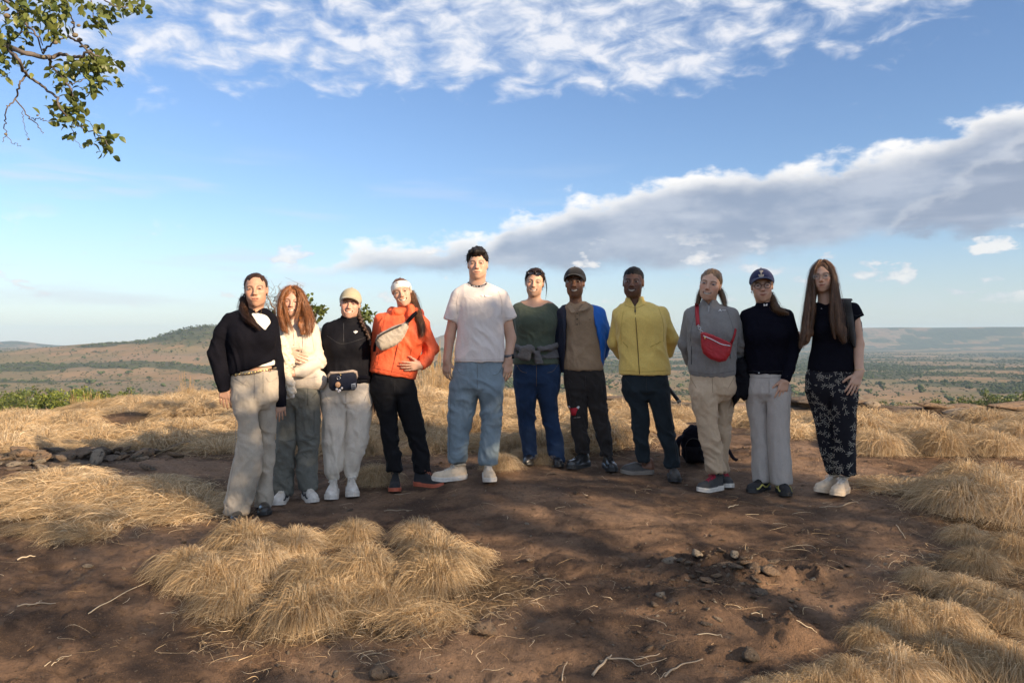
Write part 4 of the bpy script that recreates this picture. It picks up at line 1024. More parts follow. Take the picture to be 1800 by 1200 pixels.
# ------------------------------------------------------------------ trees out on the slope and the plain
def lump_tree(seed, n=9, sub=2, leafy=0.0):
    r = np.random.default_rng(seed); m = MB(); m.add(*tube([(0, 0, -.4), (0.02, 0, .15), (0, 0.02, .4)], [.05, .045, .03], 5), col=(0.09, 0.07, 0.05))
    for k in range(n):
        c = r.normal(0, 1, 3) * np.array([.24, .24, .13]) + np.array([0, 0, .62]); s = r.uniform(.16, .30); V, T = icosphere(sub)
        V = V * (1 + 0.55 * (fbm3(V * 2.5 + seed * 3.1 + k * 7, 3, seed + k)[:, None] - .5)) * s * np.array([1, 1, .8]) + c
        g = r.uniform(.75, 1.25); m.add(V, T, np.broadcast_to(np.array([.062, .082, .030]) * g, (len(V), 3)))
    return m.mesh('crown', FARLEAF, True)
LUMP = [lump_tree(400 + i) for i in range(5)]; LUMPS = [lump_tree(420 + i, 5, 1) for i in range(4)]
def slope_tree(az, rad, H, seed, label, warm):
    r = np.random.default_rng(seed); x, y = rad * math.sin(R(az)), rad * math.cos(R(az)); z = float(far_h(np.array([x]), np.array([y]))[0]); root = empty('slope_tree', (x, y, z)); tag(root, label, 'tree', 'trees on the slope below the hilltop')
    m = MB(); m.add(*tube(smooth_path([(0, 0, -.3), (.1, .1, H * .3), (.1, 0, H * .6)], 6), np.linspace(H * .035, H * .015, 6), 6)); pts = []
    for k in range(16):
        c = r.normal(0, 1, 3) * np.array([.27, .27, .15]) * H + np.array([0, 0, H * .66]); m.add(*tube([(0, 0, H * .3), c], [H * .012, H * .005], 4)); q = r.normal(0, 1, (44, 3)); q /= np.linalg.norm(q, axis=1, keepdims=True); pts.append(c + q * H * .16 * r.uniform(.5, 1.1, (44, 1)))
    m.obj('trunk', BARK, root); P = np.concatenate(pts); V = leaf_cloud(P, r.normal(0, 1, (len(P), 3)) + np.array([0, 0, .3]), r, (H * .06, H * .10)); V.c = [c * np.array(warm) for c in V.c]; o = V.obj('crown', LEAF, root); o['kind'] = 'stuff'
_sl = [(-34.6, 150, 5.6), (-33.4, 165, 6.2), (-32.0, 150, 5.4), (-31.0, 142, 5.6), (-30.4, 150, 5.2), (-35.6, 125, 4.0), (-29.4, 190, 6.4), (-34.2, 205, 7.5), (-28.2, 230, 8), (-32.6, 240, 9), (-30.6, 260, 9), (31.5, 330, 9), (33.0, 300, 9), (34.2, 260, 9), (29.8, 380, 9), (28.2, 400, 8), (32.4, 420, 9), (35.3, 330, 10), (26.5, 420, 9), (30.8, 480, 10), (33.8, 500, 10)]
for i, (a, rr, h) in enumerate(_sl):
    warm = (1.35, 1.3, 1.0) if i in (2, 3, 4, 5) else (1.0, 1.0, 1.0)
    slope_tree(a, rr, h, 500 + i, ('bright yellow green bushy tree on the slope beyond the left grass' if i in (2, 3, 4, 5) else 'dark green bushy tree on the slope beyond the left grass' if a < 0 else 'dark green tree on the slope beyond the right hand ledge'), warm)
def plain_trees():
    r = np.random.default_rng(9); n = 60000
    a = np.radians(r.uniform(-38, 38, n)); rr = np.sqrt(r.uniform(500 ** 2, 9000 ** 2, n)); rr = np.where(r.uniform(0, 1, n) < .6, r.uniform(700, 4500, n), rr)
    x, y = rr * np.sin(a), rr * np.cos(a); w = wood_mask(x, y)
    keep = w > r.uniform(.25, 1, n); x1, y1 = x[keep], y[keep]; r1 = rr[keep]
    cap = 15000; x1, y1, r1 = x1[:cap], y1[:cap], r1[:cap]; k = len(x1); s = r.uniform(6, 13, k) * (1 + .25 * (r1 > 4000))
    z = far_h(x1, y1); scatter_stuff('far_woodland', np.stack([x1, y1, z], 1), np.stack([0 * s, 0 * s, r.uniform(0, 6.28, k)], 1), np.stack([s * r.uniform(.9, 1.5, k), s * r.uniform(.9, 1.5, k), s * r.uniform(.65, 1, k)], 1), r.integers(0, 4, k), LUMPS, 'distant dark green woodland strips between the dry fields', 'woodland')
    bu = (~keep) & (w < .35) & (rr > 1250) & (rr < 5200) & (r.uniform(0, 1, n) < .16); xb, yb = x[bu], y[bu]; kb = len(xb); sb = r.uniform(2.5, 6.5, kb); scatter_stuff('far_bushes', np.stack([xb, yb, far_h(xb, yb)], 1), np.stack([0 * sb, 0 * sb, r.uniform(0, 6.28, kb)], 1), np.stack([sb * 1.4, sb * 1.4, sb], 1), r.integers(0, 4, kb), LUMPS, 'tiny dark bushes speckling the dry fields of the plain', 'bushes')
    lone = (~keep) & (rr > 1300) & (rr < 5200) & (w < .3); q = np.nonzero(lone)[0]; q = q[r.uniform(0, 1, len(q)) < np.clip(1.7 - rr[q] / 2600, .03, 1)][:290]
    for i in q:
        s = r.uniform(9, 20); o = link('field_tree', LUMP[r.integers(5)], None, (x[i], y[i], float(far_h(x[i:i + 1], y[i:i + 1])[0])), (0, 0, r.uniform(0, 6.28)), (s * r.uniform(.9, 1.4), s * r.uniform(.9, 1.4), s * r.uniform(.7, 1.0)))
        tag(o, 'lone round dark tree dotting the dry fields of the far plain', 'tree', 'lone trees on the plain')
plain_trees()

# two trees behind the photographer's right shoulder: their open crowns throw the dappled shade
def shade():
    r = np.random.default_rng(15); sd = np.array(sun_dir[:])
    zones = [  # photo x range, photo y range, distance, number of leaf clusters that shade it
        (385, 490, 725, 880, 5.25, 16), (480, 565, 700, 870, 5.65, 14), (565, 655, 705, 860, 5.8, 14), (650, 760, 690, 850, 5.85, 12), (380, 760, 860, 900, 5.3, 20),
        (795, 868, 545, 640, 5.88, 14), (790, 872, 640, 800, 5.88, 18), (905, 980, 562, 640, 6.4, 11), (905, 965, 640, 745, 6.4, 10), (980, 1040, 565, 650, 6.33, 11), (990, 1065, 650, 740, 6.33, 9), (1000, 1070, 765, 815, 6.33, 4),
        (1080, 1140, 568, 650, 6.12, 9), (1140, 1165, 615, 655, 6.12, 4), (1095, 1180, 665, 825, 6.12, 13), (1225, 1300, 570, 655, 5.82, 12), (1215, 1290, 660, 840, 5.82, 16), (1305, 1385, 575, 655, 5.75, 12), (1312, 1395, 660, 720, 5.75, 9), (1312, 1395, 760, 850, 5.75, 8), (1425, 1490, 572, 650, 5.6, 10), (1418, 1490, 660, 830, 5.6, 14),
        (760, 1500, 838, 878, 5.7, 17), (0, 300, 935, 955, 4.9, 4), (0, 300, 1060, 1085, 4.0, 4), (250, 600, 1150, 1190, 3.6, 3), (1380, 1540, 920, 1100, 4.3, 4), (900, 1150, 1110, 1190, 3.6, 3), (1500, 1800, 830, 950, 4.6, 3)]
    cl = []
    for x0, x1, y0, y1, d, n in zones:
        for _ in range(n): p = W(r.uniform(x0, x1), r.uniform(y0, y1), d); t = r.uniform(9.5, 13.5); cl.append(p + sd * t)
    cl = np.array(cl); km = [np.array([6.3, -3.2]), np.array([9.6, -1.0])]
    for i in range(6):
        w = np.argmin(np.stack([np.linalg.norm(cl[:, :2] - k, axis=1) for k in km]), 0); km = [cl[w == j, :2].mean(0) if (w == j).any() else km[j] for j in range(2)]
    for j, lab in enumerate(('open crowned leafy tree on the hilltop behind the photographer', 'spreading leafy tree on the hilltop to the side of the photographer')):
        C = cl[w == j]; b = np.array([*km[j], 0]); b[2] = gh(b[0], b[1]) - .1; root = empty('shade_tree', b); tag(root, lab, 'tree'); m = MB(); zt = np.percentile(C[:, 2], 70) - b[2]
        tr = smooth_path([(0, 0, 0), (.1, -.05, zt * .3), (-.05, .1, zt * .7), (.05, 0, zt)], 14); m.add(*tube(tr, np.linspace(.13, .04, 14), 9)); P = []
        for c in C:
            c = c - b; zz = min(max(c[2] - r.uniform(.3, .9), .5), zt); s0 = np.array([np.interp(zz, tr[:, 2], tr[:, 0]), np.interp(zz, tr[:, 2], tr[:, 1]), zz]); mid = s0 * .45 + c * .55 + np.array([0, 0, r.uniform(-.05, .25)]); m.add(*tube(smooth_path([s0, mid, c], 8), np.linspace(.018, .005, 8), 4, False))
            k = 34; P.append(c + r.normal(0, 1, (k, 3)) * np.array([.17, .17, .13]))
        m.obj('trunk', BARK, root); P = np.concatenate(P); o = leaf_cloud(P, r.normal(0, 1, (len(P), 3)), r, (.07, .13)).obj('crown', LEAF, root); o['kind'] = 'stuff'
shade()

# ------------------------------------------------------------------ figures
def Rx(a): c, s = math.cos(R(a)), math.sin(R(a)); return np.array([[1, 0, 0], [0, c, -s], [0, s, c]])
def Ry(a): c, s = math.cos(R(a)), math.sin(R(a)); return np.array([[c, 0, s], [0, 1, 0], [-s, 0, c]])
def Rz(a): c, s = math.cos(R(a)), math.sin(R(a)); return np.array([[c, -s, 0], [s, c, 0], [0, 0, 1]])
def unit(v): v = np.asarray(v, float); return v / (np.linalg.norm(v) + 1e-12)
def axis_fine(lo, hi, ranges, hf, hc):
    x = lo; out = []
    ranges = sorted(ranges)
    while x < hi:
        out.append(x); fine = any(a - hc <= x <= b for a, b in ranges); x += hf if fine else hc
    out.append(hi); return np.array(out)
SKIN = attr_mat('skin', 0.5, 0.4, sss=0.12, bump=0.12, bscale=260)
HAIRM = {}
def hair_mat(name, col, rough=0.42):
    if name in HAIRM: return HAIRM[name]
    m, t, b = principled(name, rough, 0.45 if max(col) > .05 else .15); HAIRM[name] = m; tc = t.new('ShaderNodeTexCoord'); v = t.scale(tc.outputs['Object'], (1, 1, 0.06)); n = t.noise(v, 260, 3, 0.6)
    n2 = t.noise(t.scale(tc.outputs['Object'], (1, 1, .10)), 75, 3, 0.6)
    c = t.mix(1.0, col, t.ramp(n, [(0.3, (0.45,) * 3), (0.7, (1.45,) * 3)]), 'MULTIPLY'); c = t.mix(1.0, c, t.ramp(n2, [(0.32, (0.45,) * 3), (0.68, (1.5,) * 3)]), 'MULTIPLY')
    t.l.new(c, b.inputs['Base Color'])
    bp = t.new('ShaderNodeBump'); bp.inputs['Strength'].default_value = 0.7; bp.inputs['Distance'].default_value = 0.004; t.l.new(n, bp.inputs['Height']); t.l.new(bp.outputs[0], b.inputs['Normal'])
    return m
HL = [(-0.13, 0.074), (-0.085, 0.066), (-0.06, 0.052), (-0.035, 0.030), (-0.015, -0.010), (0.0, -0.012), (0.012, 0.008), (0.03, -0.005), (0.045, -0.055), (0.14, -0.085)]

class Person:
    def __init__(s, px, d, label, seed):
        s.phi = math.atan((px - 900) / F); s.D = d / math.cos(s.phi); s.c, s.s = math.cos(s.phi), math.sin(s.phi)
        x, y = s.D * math.sin(s.phi), s.D * math.cos(s.phi); s.zg = gh(x, y); s.seed = seed; s.rng = np.random.default_rng(seed)
        s.root = empty('person', (x, y, s.zg), -s.phi); tag(s.root, label, 'person', None); s.bv = {}
        s.cam = np.array([0, -s.D, CZ - s.zg])
    def P(s, px, py, dy=0.0):
        dx, dz = (px - 900) / F, (600 - py) / F; lx = dx * s.c - s.s; ly = dx * s.s + s.c; k = (s.D + dy) / ly
        return np.array([lx * k, dy, CZ + dz * k - s.zg])
    def m(s, px): return px * s.D / F
    def world(s, V):
        V = np.asarray(V, float); c, sn = math.cos(-s.phi), math.sin(-s.phi); l = s.root.location
        return np.stack([V[:, 0] * c - V[:, 1] * sn + l[0], V[:, 0] * sn + V[:, 1] * c + l[1], V[:, 2] + l[2]], 1)
    def ground(s, p):
        w = s.world(np.array([p]))[0]; return gh(w[0], w[1]) - s.zg
    def rows(s, rows, ratio=0.6, dy=0.0):
        out = []
        for r in rows:
            py, xl, xr = r[:3]; e = r[3] if len(r) > 3 and r[3] is not None else dy; q = r[4] if len(r) > 4 else ratio
            a = s.P(xl, py, e); b = s.P(xr, py, e); w = (b[0] - a[0]) / 2; out.append((a[2], (a[0] + b[0]) / 2, e, w, max(w * q, 0.02)))
        return out
    def thin(s, rows, top=.42, dz=.15):
        z1 = max(r[0] for r in rows); return [(z, cx, cy + .012 * (1 - min(1, (z1 - z) / dz)), a, b * (top + (1 - top) * min(1, ((z1 - z) / dz)) ** .8)) for z, cx, cy, a, b in rows]
    def J(s, js): return [(*s.P(j[0], j[1], j[2]), j[3]) for j in js]
    # ---- garment from lofts and sleeves
    def garment(s, name, mat, torso=(), tubes=(), extra=None, h=0.0084, amp=0.004, k=0.03, freq=(16, 16, 10), joints=(), parent=None, p=2.08, relax=2, post=None, flat=True, kt=0.022, col=None, shape=True, bust=None, pre=None):
        torso = [s.thin(t) if (shape and i == 0) else t for i, t in enumerate(torso)]; R0 = [r for t in torso for r in t]; T = [j for t in tubes for j in t]
        lo = np.full(3, 9.0); hi = np.full(3, -9.0)
        for z, cx, cy, a, b in R0: lo = np.minimum(lo, (cx - a, cy - b, z)); hi = np.maximum(hi, (cx + a, cy + b, z))
        for x, y, z, r in T: lo = np.minimum(lo, (x - r, y - r, z - r)); hi = np.maximum(hi, (x + r, y + r, z + r))
        G = SDF.box(lo - 0.03, hi + 0.03, h)
        for i_, t in enumerate(torso): G.loft(t, k if i_ < 2 else k * .3, p)
        if bust:
            for q in (bust[0], bust[1]): G.ell(s.P(q, bust[2], bust[3]), (bust[4], bust[4] * .85, bust[4] * 1.05), .06)
        if pre: pre(G)
        for t in tubes: G.chain([(x, y, z, r * .92) for x, y, z, r in t], kt, 0.02, flat)
        if extra: extra(G)
        V, Q = G.mesh(relax)
        if amp: V = s.wrinkle(V, Q, amp, freq, joints)
        if post: V = post(V, Q)
        me = mesh_np(name, V, Q, mat, True, col(V) if col else None); o = link(name, me, parent or s.root)
        s.bv[name] = BVHTree.FromPolygons(V.tolist(), Q.tolist()); return o
    def wrinkle(s, V, Q, amp, freq, joints=()):
        N = vnormals(V, Q); P = V * np.array(freq); P = P + 1.1 * (np.stack([vnoise(P * 0.5 + 7 * i, s.seed + i) for i in range(3)], 1) - 0.5) * 2
        D = P + np.stack([0 * P[:, 2], 0 * P[:, 2], .55 * P[:, 0]], 1); n = vnoise(D, s.seed + 11); r = (1 - np.abs(2 * n - 1)) ** 1.6; n2 = vnoise(D * 2.1 + 5, s.seed + 17); f = 1.5 * (r - 0.42) + 0.6 * ((1 - np.abs(2 * n2 - 1)) ** 1.6 - 0.42)
        w = np.full(len(V), 0.6)
        for jx, jy, jz, rad, g in joints: w += g * np.exp(-(((V - np.array([jx, jy, jz])) ** 2).sum(1)) / rad ** 2)
        return V + N * (f * w * amp)[:, None]
    def pick(s, names, px, py, off=0.002):
        o = Vector(s.cam.tolist()); t = Vector(s.P(px, py).tolist()); best = None
        for n in names:
            h = s.bv[n].ray_cast(o, (t - o).normalized())
            if h[0] is not None and (best is None or h[3] < best[3]): best = h
        if best is None: return s.P(px, py, -0.12), np.array([0, -1.0, 0])
        n = np.array(best[1][:]); n = n if n.dot(s.cam - np.array(best[0][:])) > 0 else -n
        return np.array(best[0][:]) + n * off, n
    def strap(s, name, names, path, width, mat, parent, thick=0.003, n=16, relax=1):
        P = smooth_path(np.array(path, float), n); pts = []; nr = []
        for q in P: a, b = s.pick(names, q[0], q[1], 0.003); pts.append(a); nr.append(b)
        pts = np.array(pts); nr = np.array(nr)
        for _ in range(relax): pts[1:-1] = (pts[:-2] + 2 * pts[1:-1] + pts[2:]) / 4; nr[1:-1] = nr[:-2] + nr[1:-1] + nr[2:]; nr /= np.linalg.norm(nr, axis=1, keepdims=True)
        V, Q = band(pts, nr, width, thick); return obj(name, V, Q, mat, parent, True)
    def decal(s, name, names, polys, mat, parent=None, off=0.003, thick=0.0015):
        """flat marks laid on the cloth; polys in photo pixels"""
        m = MB()
        for poly in polys:
            q = np.array(poly, float); c = q.mean(0); k = len(q)
            if k > 4 or np.ptp(q[:, 0]) > 4: q = np.repeat(q, 2, 0).reshape(k, 2, 2); q[:, 1] = (q[:, 0] + np.roll(q[:, 0], -1, 0)) / 2; q = q.reshape(-1, 2); k = len(q)
            fr = (1.0, .66, .33); pts = [s.pick(names, *(c + (v - c) * u), off) for u in fr for v in q] + [s.pick(names, *c, off)]
            A = np.array([p for p, _ in pts]); N = unit(np.mean([n for _, n in pts], 0)); n_ = len(A); V = np.vstack([A - N * thick, A + N * thick]); i = np.arange(k); j = (i + 1) % k
            Q4 = np.vstack([np.stack([n_ + a_ * k + i, n_ + a_ * k + j, n_ + (a_ + 1) * k + j, n_ + (a_ + 1) * k + i], 1) for a_ in range(2)] + [np.stack([i, j, n_ + j, n_ + i], 1)]); T3 = np.stack([n_ + 2 * k + i, n_ + 2 * k + j, np.full(k, 2 * n_ - 1)], 1); m.add(V, [Q4, T3])
        return m.obj(name, mat, parent or s.root, False)
    # ---- trousers
    def trousers(s, mat, pelvis, legs, h=0.0092, amp=0.006, freq=(11, 11, 9), ratio=0.62, lratio=1.0, joints=(), name='trousers', post=None, extra=None, kl=0.03, tuck=.90):
        pel = s.rows(pelvis, ratio); zt = max(pel)[0]; pel = [(z, x, y, a * (tuck + (1 - tuck) * min(1, (zt - z) / .11)), b * (tuck + (1 - tuck) * min(1, (zt - z) / .11))) for z, x, y, a, b in pel]; L = []
        for l in legs: L.append(s.rows(l['r'], l.get('q', lratio), l.get('dy', 0.0)))
        js = list(joints)
        for l in L:
            l = sorted(l); zk = (l[0][0] + l[-1][0]) / 2; i = min(range(len(l)), key=lambda i: abs(l[i][0] - zk)); js.append((l[i][1], l[i][2], l[i][0], 0.14, 1.0)); js.append((l[0][1], l[0][2], l[0][0] + 0.05, 0.11, 1.4))
        top = sorted(pel)[0]; js.append((top[1], top[2] - 0.08, top[0], 0.16, 0.9))
        lo = min(pel); pel[pel.index(lo)] = (lo[0] + .045, lo[1], lo[2], lo[3] * .96, lo[4] * .92); pel.append((lo[0] - .005, lo[1], lo[2], lo[3] * .74, lo[4] * .55)); pel = [(z, x, y, a, b * .92) for z, x, y, a, b in pel]
        for l in L:
            hi_ = max(l); l.append((hi_[0] + .05, hi_[1], hi_[2], hi_[3] * .86, hi_[4] * .80)); l.append((hi_[0] + .08, hi_[1], hi_[2], hi_[3] * .5, hi_[4] * .5))
        return s.garment(name, mat, [pel] + L, (), extra, h, amp, max(kl, .035), freq, js, p=2.1, post=post, shape=False)
    # ---- body: head, neck, arms, hands and a slim core, one continuous mesh
    def body(s, chin, top, yaw, pitch, skin, neck, arms, core, smile=0.5, brow=(0.05, 0.03, 0.02), eye=(0.08, 0.05, 0.03), lip=None, teeth=False, hands=(), jaw=1.0, stub=0.0, wide=1.0, eyeopen=0.55, nosew=1.0, neckr=0.052, dy=0.0, lipfull=1.0, hair_t=0.012):
        c0 = s.P(*chin, dy - 0.03); t0 = s.P(*top, dy - 0.0); ax = t0 - c0; hh = np.linalg.norm([ax[0], ax[2]]) - hair_t; roll = math.degrees(math.atan2(ax[0], ax[2]))
        sc = hh / 0.23; s.hs = sc; s.hR = Ry(roll) @ Rz(yaw) @ Rx(pitch); up = unit([ax[0], 0, ax[2]]); s.hc = np.array([c0[0], dy, c0[2]]) + up * 0.115 * sc
        if yaw: s.hc = s.hc + s.hR @ np.array([0, 0.0, 0])
        nb = s.P(neck[0], neck[1], dy + 0.03)
        A = [s.J(a) for a in arms]; C = s.rows(core, 0.5); C = s.thin([(z, x, y + 0.01, a * 0.72, b * 0.72) for z, x, y, a, b in C])
        allp = np.array([p for a in A for p in a] + [(*s.hc, 0.16)] + [(x, y, z, a) for z, x, y, a, b in C] + [(*w[0], 0.19) for w in hands]); lo = (allp[:, :3] - allp[:, 3:]).min(0); hi = (allp[:, :3] + allp[:, 3:]).max(0); lo[2] = min(lo[2], 0.07)
        hx = [(s.hc[0] - 0.095 * sc, s.hc[0] + 0.095 * sc)]; hyr = [(s.hc[1] - 0.13 * sc, s.hc[1] + 0.0)]; hz = [(s.hc[2] - 0.125 * sc, s.hc[2] + 0.125 * sc)]
        for w in hands:
            e = w[0] + unit(w[1]) * 0.17; hx.append((min(w[0][0], e[0]) - 0.05, max(w[0][0], e[0]) + 0.05)); hz.append((min(w[0][2], e[2]) - 0.03, max(w[0][2], e[2]) + 0.03)); hyr.append((min(w[0][1], e[1]) - 0.04, max(w[0][1], e[1]) + 0.04))
        G = SDF(axis_fine(lo[0] - .02, hi[0] + .02, hx, .0045, .015), axis_fine(lo[1] - .02, hi[1] + .02, hyr, .0045, .014), axis_fine(lo[2] - .02, hi[2] + .02, hz, .0045, .019))
        # core and limbs
        G.loft(C, 0.03); z0 = min(C)[0]; lx = [l for l in s.legpos] if hasattr(s, 'legpos') else []
        for (a, b) in lx: G.chain([(*a, .04), (*((np.array(a) + b) / 2), .022), (*b, .024)], .03, .02)
        for a in A: G.chain(a, 0.03, 0.015)
        for w in hands: s.hand(G, *w)
        # neck
        hw = lambda v: s.hc + s.hR @ (np.array(v) * sc)
        G.cone(nb + np.array([0, 0, -.05]), hw((0, 0.022, -0.045)), neckr * 1.12, neckr, 0.03)
        # head block in head-local coordinates
        m = 0.15 * sc; sl, x, y, z = G.reg(s.hc - m, s.hc + m, 0.0); iR = s.hR.T / sc
        X, Y, Z = np.broadcast_arrays(x - s.hc[0], y - s.hc[1], z - s.hc[2]); X, Y, Z = (iR[i, 0] * X + iR[i, 1] * Y + iR[i, 2] * Z for i in range(3))
        d = s.head_sdf(X.astype(np.float32), Y.astype(np.float32), Z.astype(np.float32), smile, teeth, jaw, wide, nosew, lipfull) * sc
        G.put(sl, d.astype(np.float32), 0.02)
        V, Q = G.mesh(1)
        # colours
        H = (V - s.hc) @ s.hR / sc; x, y, z = H.T; ax_ = np.abs(x); skin = np.array(skin, float); c = np.broadcast_to(skin, V.shape).copy()
        blot = fbm3(V * 28, 3, s.seed)[:, None] - 0.5; c *= 1 + 0.16 * blot
        def blend(w, col): return c * (1 - w[:, None]) + np.array(col) * w[:, None]
        front = (y < -0.02) & (np.abs(z) < .13)
        g = np.exp(-(((ax_ - .043) / .020) ** 2 + ((z + .026) / .020) ** 2)) * front; c = blend(0.40 * g, skin * np.array([1.12, .72, .68]))
        g = np.exp(-((x / .013) ** 2 + ((z + .030) / .014) ** 2)) * (y < -.09); c = blend(0.35 * g, skin * np.array([1.1, .72, .66]))
        lip = np.array(lip if lip is not None else skin * np.array([0.80, .52, .49]))
        zl = -.0655 + smile * 0.010 * (ax_ / .026) ** 2; wl = .027 + .008 * smile
        g = sstep(1 - np.sqrt((x / wl) ** 2 + ((z - zl) / (.0095 * lipfull)) ** 2), 0, .35) * front; c = blend(0.9 * g, lip)
        g = sstep(1 - np.sqrt((x / (wl * 1.02)) ** 2 + ((z - zl - .0) / .0028) ** 2), 0, .5) * front; c = blend(0.85 * g, lip * 0.25)
        zb = .0245 - .006 * ((ax_ - .034) / .020) ** 2 - .10 * np.maximum(ax_ - .045, 0); g = sstep(1 - np.abs(z - zb) / .0062, 0, .6) * sstep(ax_, .010, .016) * (1 - sstep(ax_, .050, .056)) * front; c = blend(0.85 * g, brow)
        g = np.exp(-(((ax_ - .0325) / .020) ** 2 + ((z - .0045) / .010) ** 2)) * front; c = blend(0.30 * g, skin * np.array([.62, .5, .48]))
        g = sstep(1 - np.abs(np.sqrt(((ax_ - .0325) / .0165) ** 2 + ((z - .0045) / .0085) ** 2) - 1) / .35, 0, 1) * (z > .003) * front; c = blend(0.75 * g, skin * .18)
        if stub: g = sstep(-z, .03, .06) * (y < .0) * (z > -.13); c = blend(stub * g, skin * .45)
        s.skin = skin
        me = mesh_np('body', V, Q, SKIN, True, np.clip(c, 0, 1)); o = link('body', me, s.root); s.bv['body'] = BVHTree.FromPolygons(V.tolist(), Q.tolist())
        # eyes
        for sx in (-1, 1):
            m_ = MB(); VV, QQ = uv_sphere((0, 0, 0), (1, 1, 1), 13, 18); VV = VV[:, [0, 2, 1]] * np.array([1, -1, 1]); rr = np.hypot(VV[:, 0] * 1.0, VV[:, 2] * eyeopen)
            front_ = VV[:, 1] < 0; cc = np.where((rr < .30)[:, None] & front_[:, None], np.array([.01, .008, .008]), np.where((rr < .52)[:, None] & front_[:, None], np.array(eye), np.array([.42, .37, .34])))
            VV = VV * np.array([.0160, .0110, .0082 * eyeopen + .001]); VV = np.array([hw(np.array([sx * .0325, -.0795, .0035]) + v) for v in VV]); m_.add(VV, QQ, cc); m_.obj('eye', attr_mat('eye_surface', .15, .6), o)
        if teeth:
            u = np.linspace(-1, 1, 11); top_ = []; bot_ = []
            for v in u: top_.append(hw((v * .0265, -.0915 + .013 * v * v, -.0610 + .010 * smile * v * v))); bot_.append(hw((v * .0235, -.0905 + .012 * v * v, -.0720 + .014 * smile * v * v)))
            V_ = np.array(top_ + bot_ + [p + s.hR @ np.array([0, .008, 0]) for p in top_] + [p + s.hR @ np.array([0, .008, 0]) for p in bot_]); q = [];
            for a, b in ((0, 11), (22, 0), (11, 33)): q += [[a + i, a + i + 1, b + i + 1, b + i] for i in range(10)]
            obj('teeth', V_, np.array(q), plain('teeth_enamel', (.70, .66, .58), .35), o)
        s.bodyo = o; s.hw = hw; return o
    def head_sdf(s, X, Y, Z, smile, teeth, jaw, wide, nosew, lipfull):
        def el(c, r): return (np.sqrt(((X - c[0]) / r[0]) ** 2 + ((Y - c[1]) / r[1]) ** 2 + ((Z - c[2]) / r[2]) ** 2) - 1) * min(r)
        AX = np.abs(X)
        def ela(c, r): return (np.sqrt(((AX - c[0]) / r[0]) ** 2 + ((Y - c[1]) / r[1]) ** 2 + ((Z - c[2]) / r[2]) ** 2) - 1) * min(r)
        def cap(p, q, r0, r1, ab=False):
            XX = AX if ab else X; p = np.array(p); d = np.array(q) - p; t = np.clip(((XX - p[0]) * d[0] + (Y - p[1]) * d[1] + (Z - p[2]) * d[2]) / d.dot(d), 0, 1)
            return np.sqrt((XX - p[0] - t * d[0]) ** 2 + (Y - p[1] - t * d[1]) ** 2 + (Z - p[2] - t * d[2]) ** 2) - (r0 + (r1 - r0) * t)
        def U(a, b, k): h = np.clip(.5 + .5 * (a - b) / k, 0, 1); return a * (1 - h) + b * h - k * h * (1 - h)
        def D(a, b, k): b = -b; h = np.clip(.5 - .5 * (a - b) / k, 0, 1); return a * (1 - h) + b * h + k * h * (1 - h)
        d = el((0, .012, .030), (.074 * wide, .094, .085))
        d = U(d, el((0, -.018, -.028), (.061 * wide, .072, .078)), .02)
        d = U(d, el((0, -.030, -.072), (.043 * jaw, .050, .040)), .03)
        d = U(d, ela((.040 * jaw, -.005, -.058), (.014, .03, .022)), .03)
        d = U(d, el((0, -.068, -.096), (.018 * jaw, .015, .016)), .025)
        d = U(d, ela((.041, -.058, -.018), (.021, .020, .017)), .025)
        d = U(d, ela((.036, -.060, -.044 + .004 * smile), (.014, .014, .016)), .02 + .004 * smile)
        d = U(d, cap((0.006, -.082, .021), (.044, -.070, .022), .009, .007, True), .018)
        d = D(d, ela((.0325, -.099, .003), (.017, .016, .0115)), .012)
        d = U(d, ela((.0325, -.0765, .004), (.0165, .012, .0115)), .004)
        d = D(d, ela((.0325, -.094, .0035), (.0160, .010, .0056)), .002)
        d = U(d, cap((0, -.085, .014), (0, -.107, -.027), .0066, .0092 * nosew), .012)
        d = U(d, el((0, -.108, -.031), (.0115 * nosew, .0095, .0085)), .008)
        d = U(d, ela((.0115 * nosew, -.098, -.034), (.0075, .0095, .0070)), .006)
        d = U(d, el((0, -.082, -.064), (.028, .013, .018)), .014)
        zl = -.0655 + smile * .010 * np.minimum(AX / .026, 1.2) ** 2; yl = -.0945 + .0105 * np.minimum(AX / .026, 1.2) ** 2
        d = U(d, np.sqrt((np.maximum(AX - .022 - .006 * smile, 0)) ** 2 + (Y - yl) ** 2 + ((Z - zl - .0050) / .9) ** 2) - .0048 * lipfull, .005)
        d = U(d, np.sqrt((np.maximum(AX - .018 - .005 * smile, 0)) ** 2 + (Y - yl) ** 2 + ((Z - zl + .0068) / .9) ** 2) - .0056 * lipfull, .005)
        op = .0060 if teeth else .0008
        d = D(d, np.sqrt(np.maximum(AX - .021 - .005 * smile * (1 if teeth else 0), 0) ** 2 + (np.maximum(np.abs(Y - yl) - .006, 0)) ** 2 + (Z - zl + (.002 if teeth else 0)) ** 2) - op - .0008, .002)
        d = U(d, ela((.0745 * wide, .012, .000), (.0085, .019, .031)), .006); d = D(d, ela((.0835 * wide, .004, .003), (.006, .010, .017)), .005)
        return d
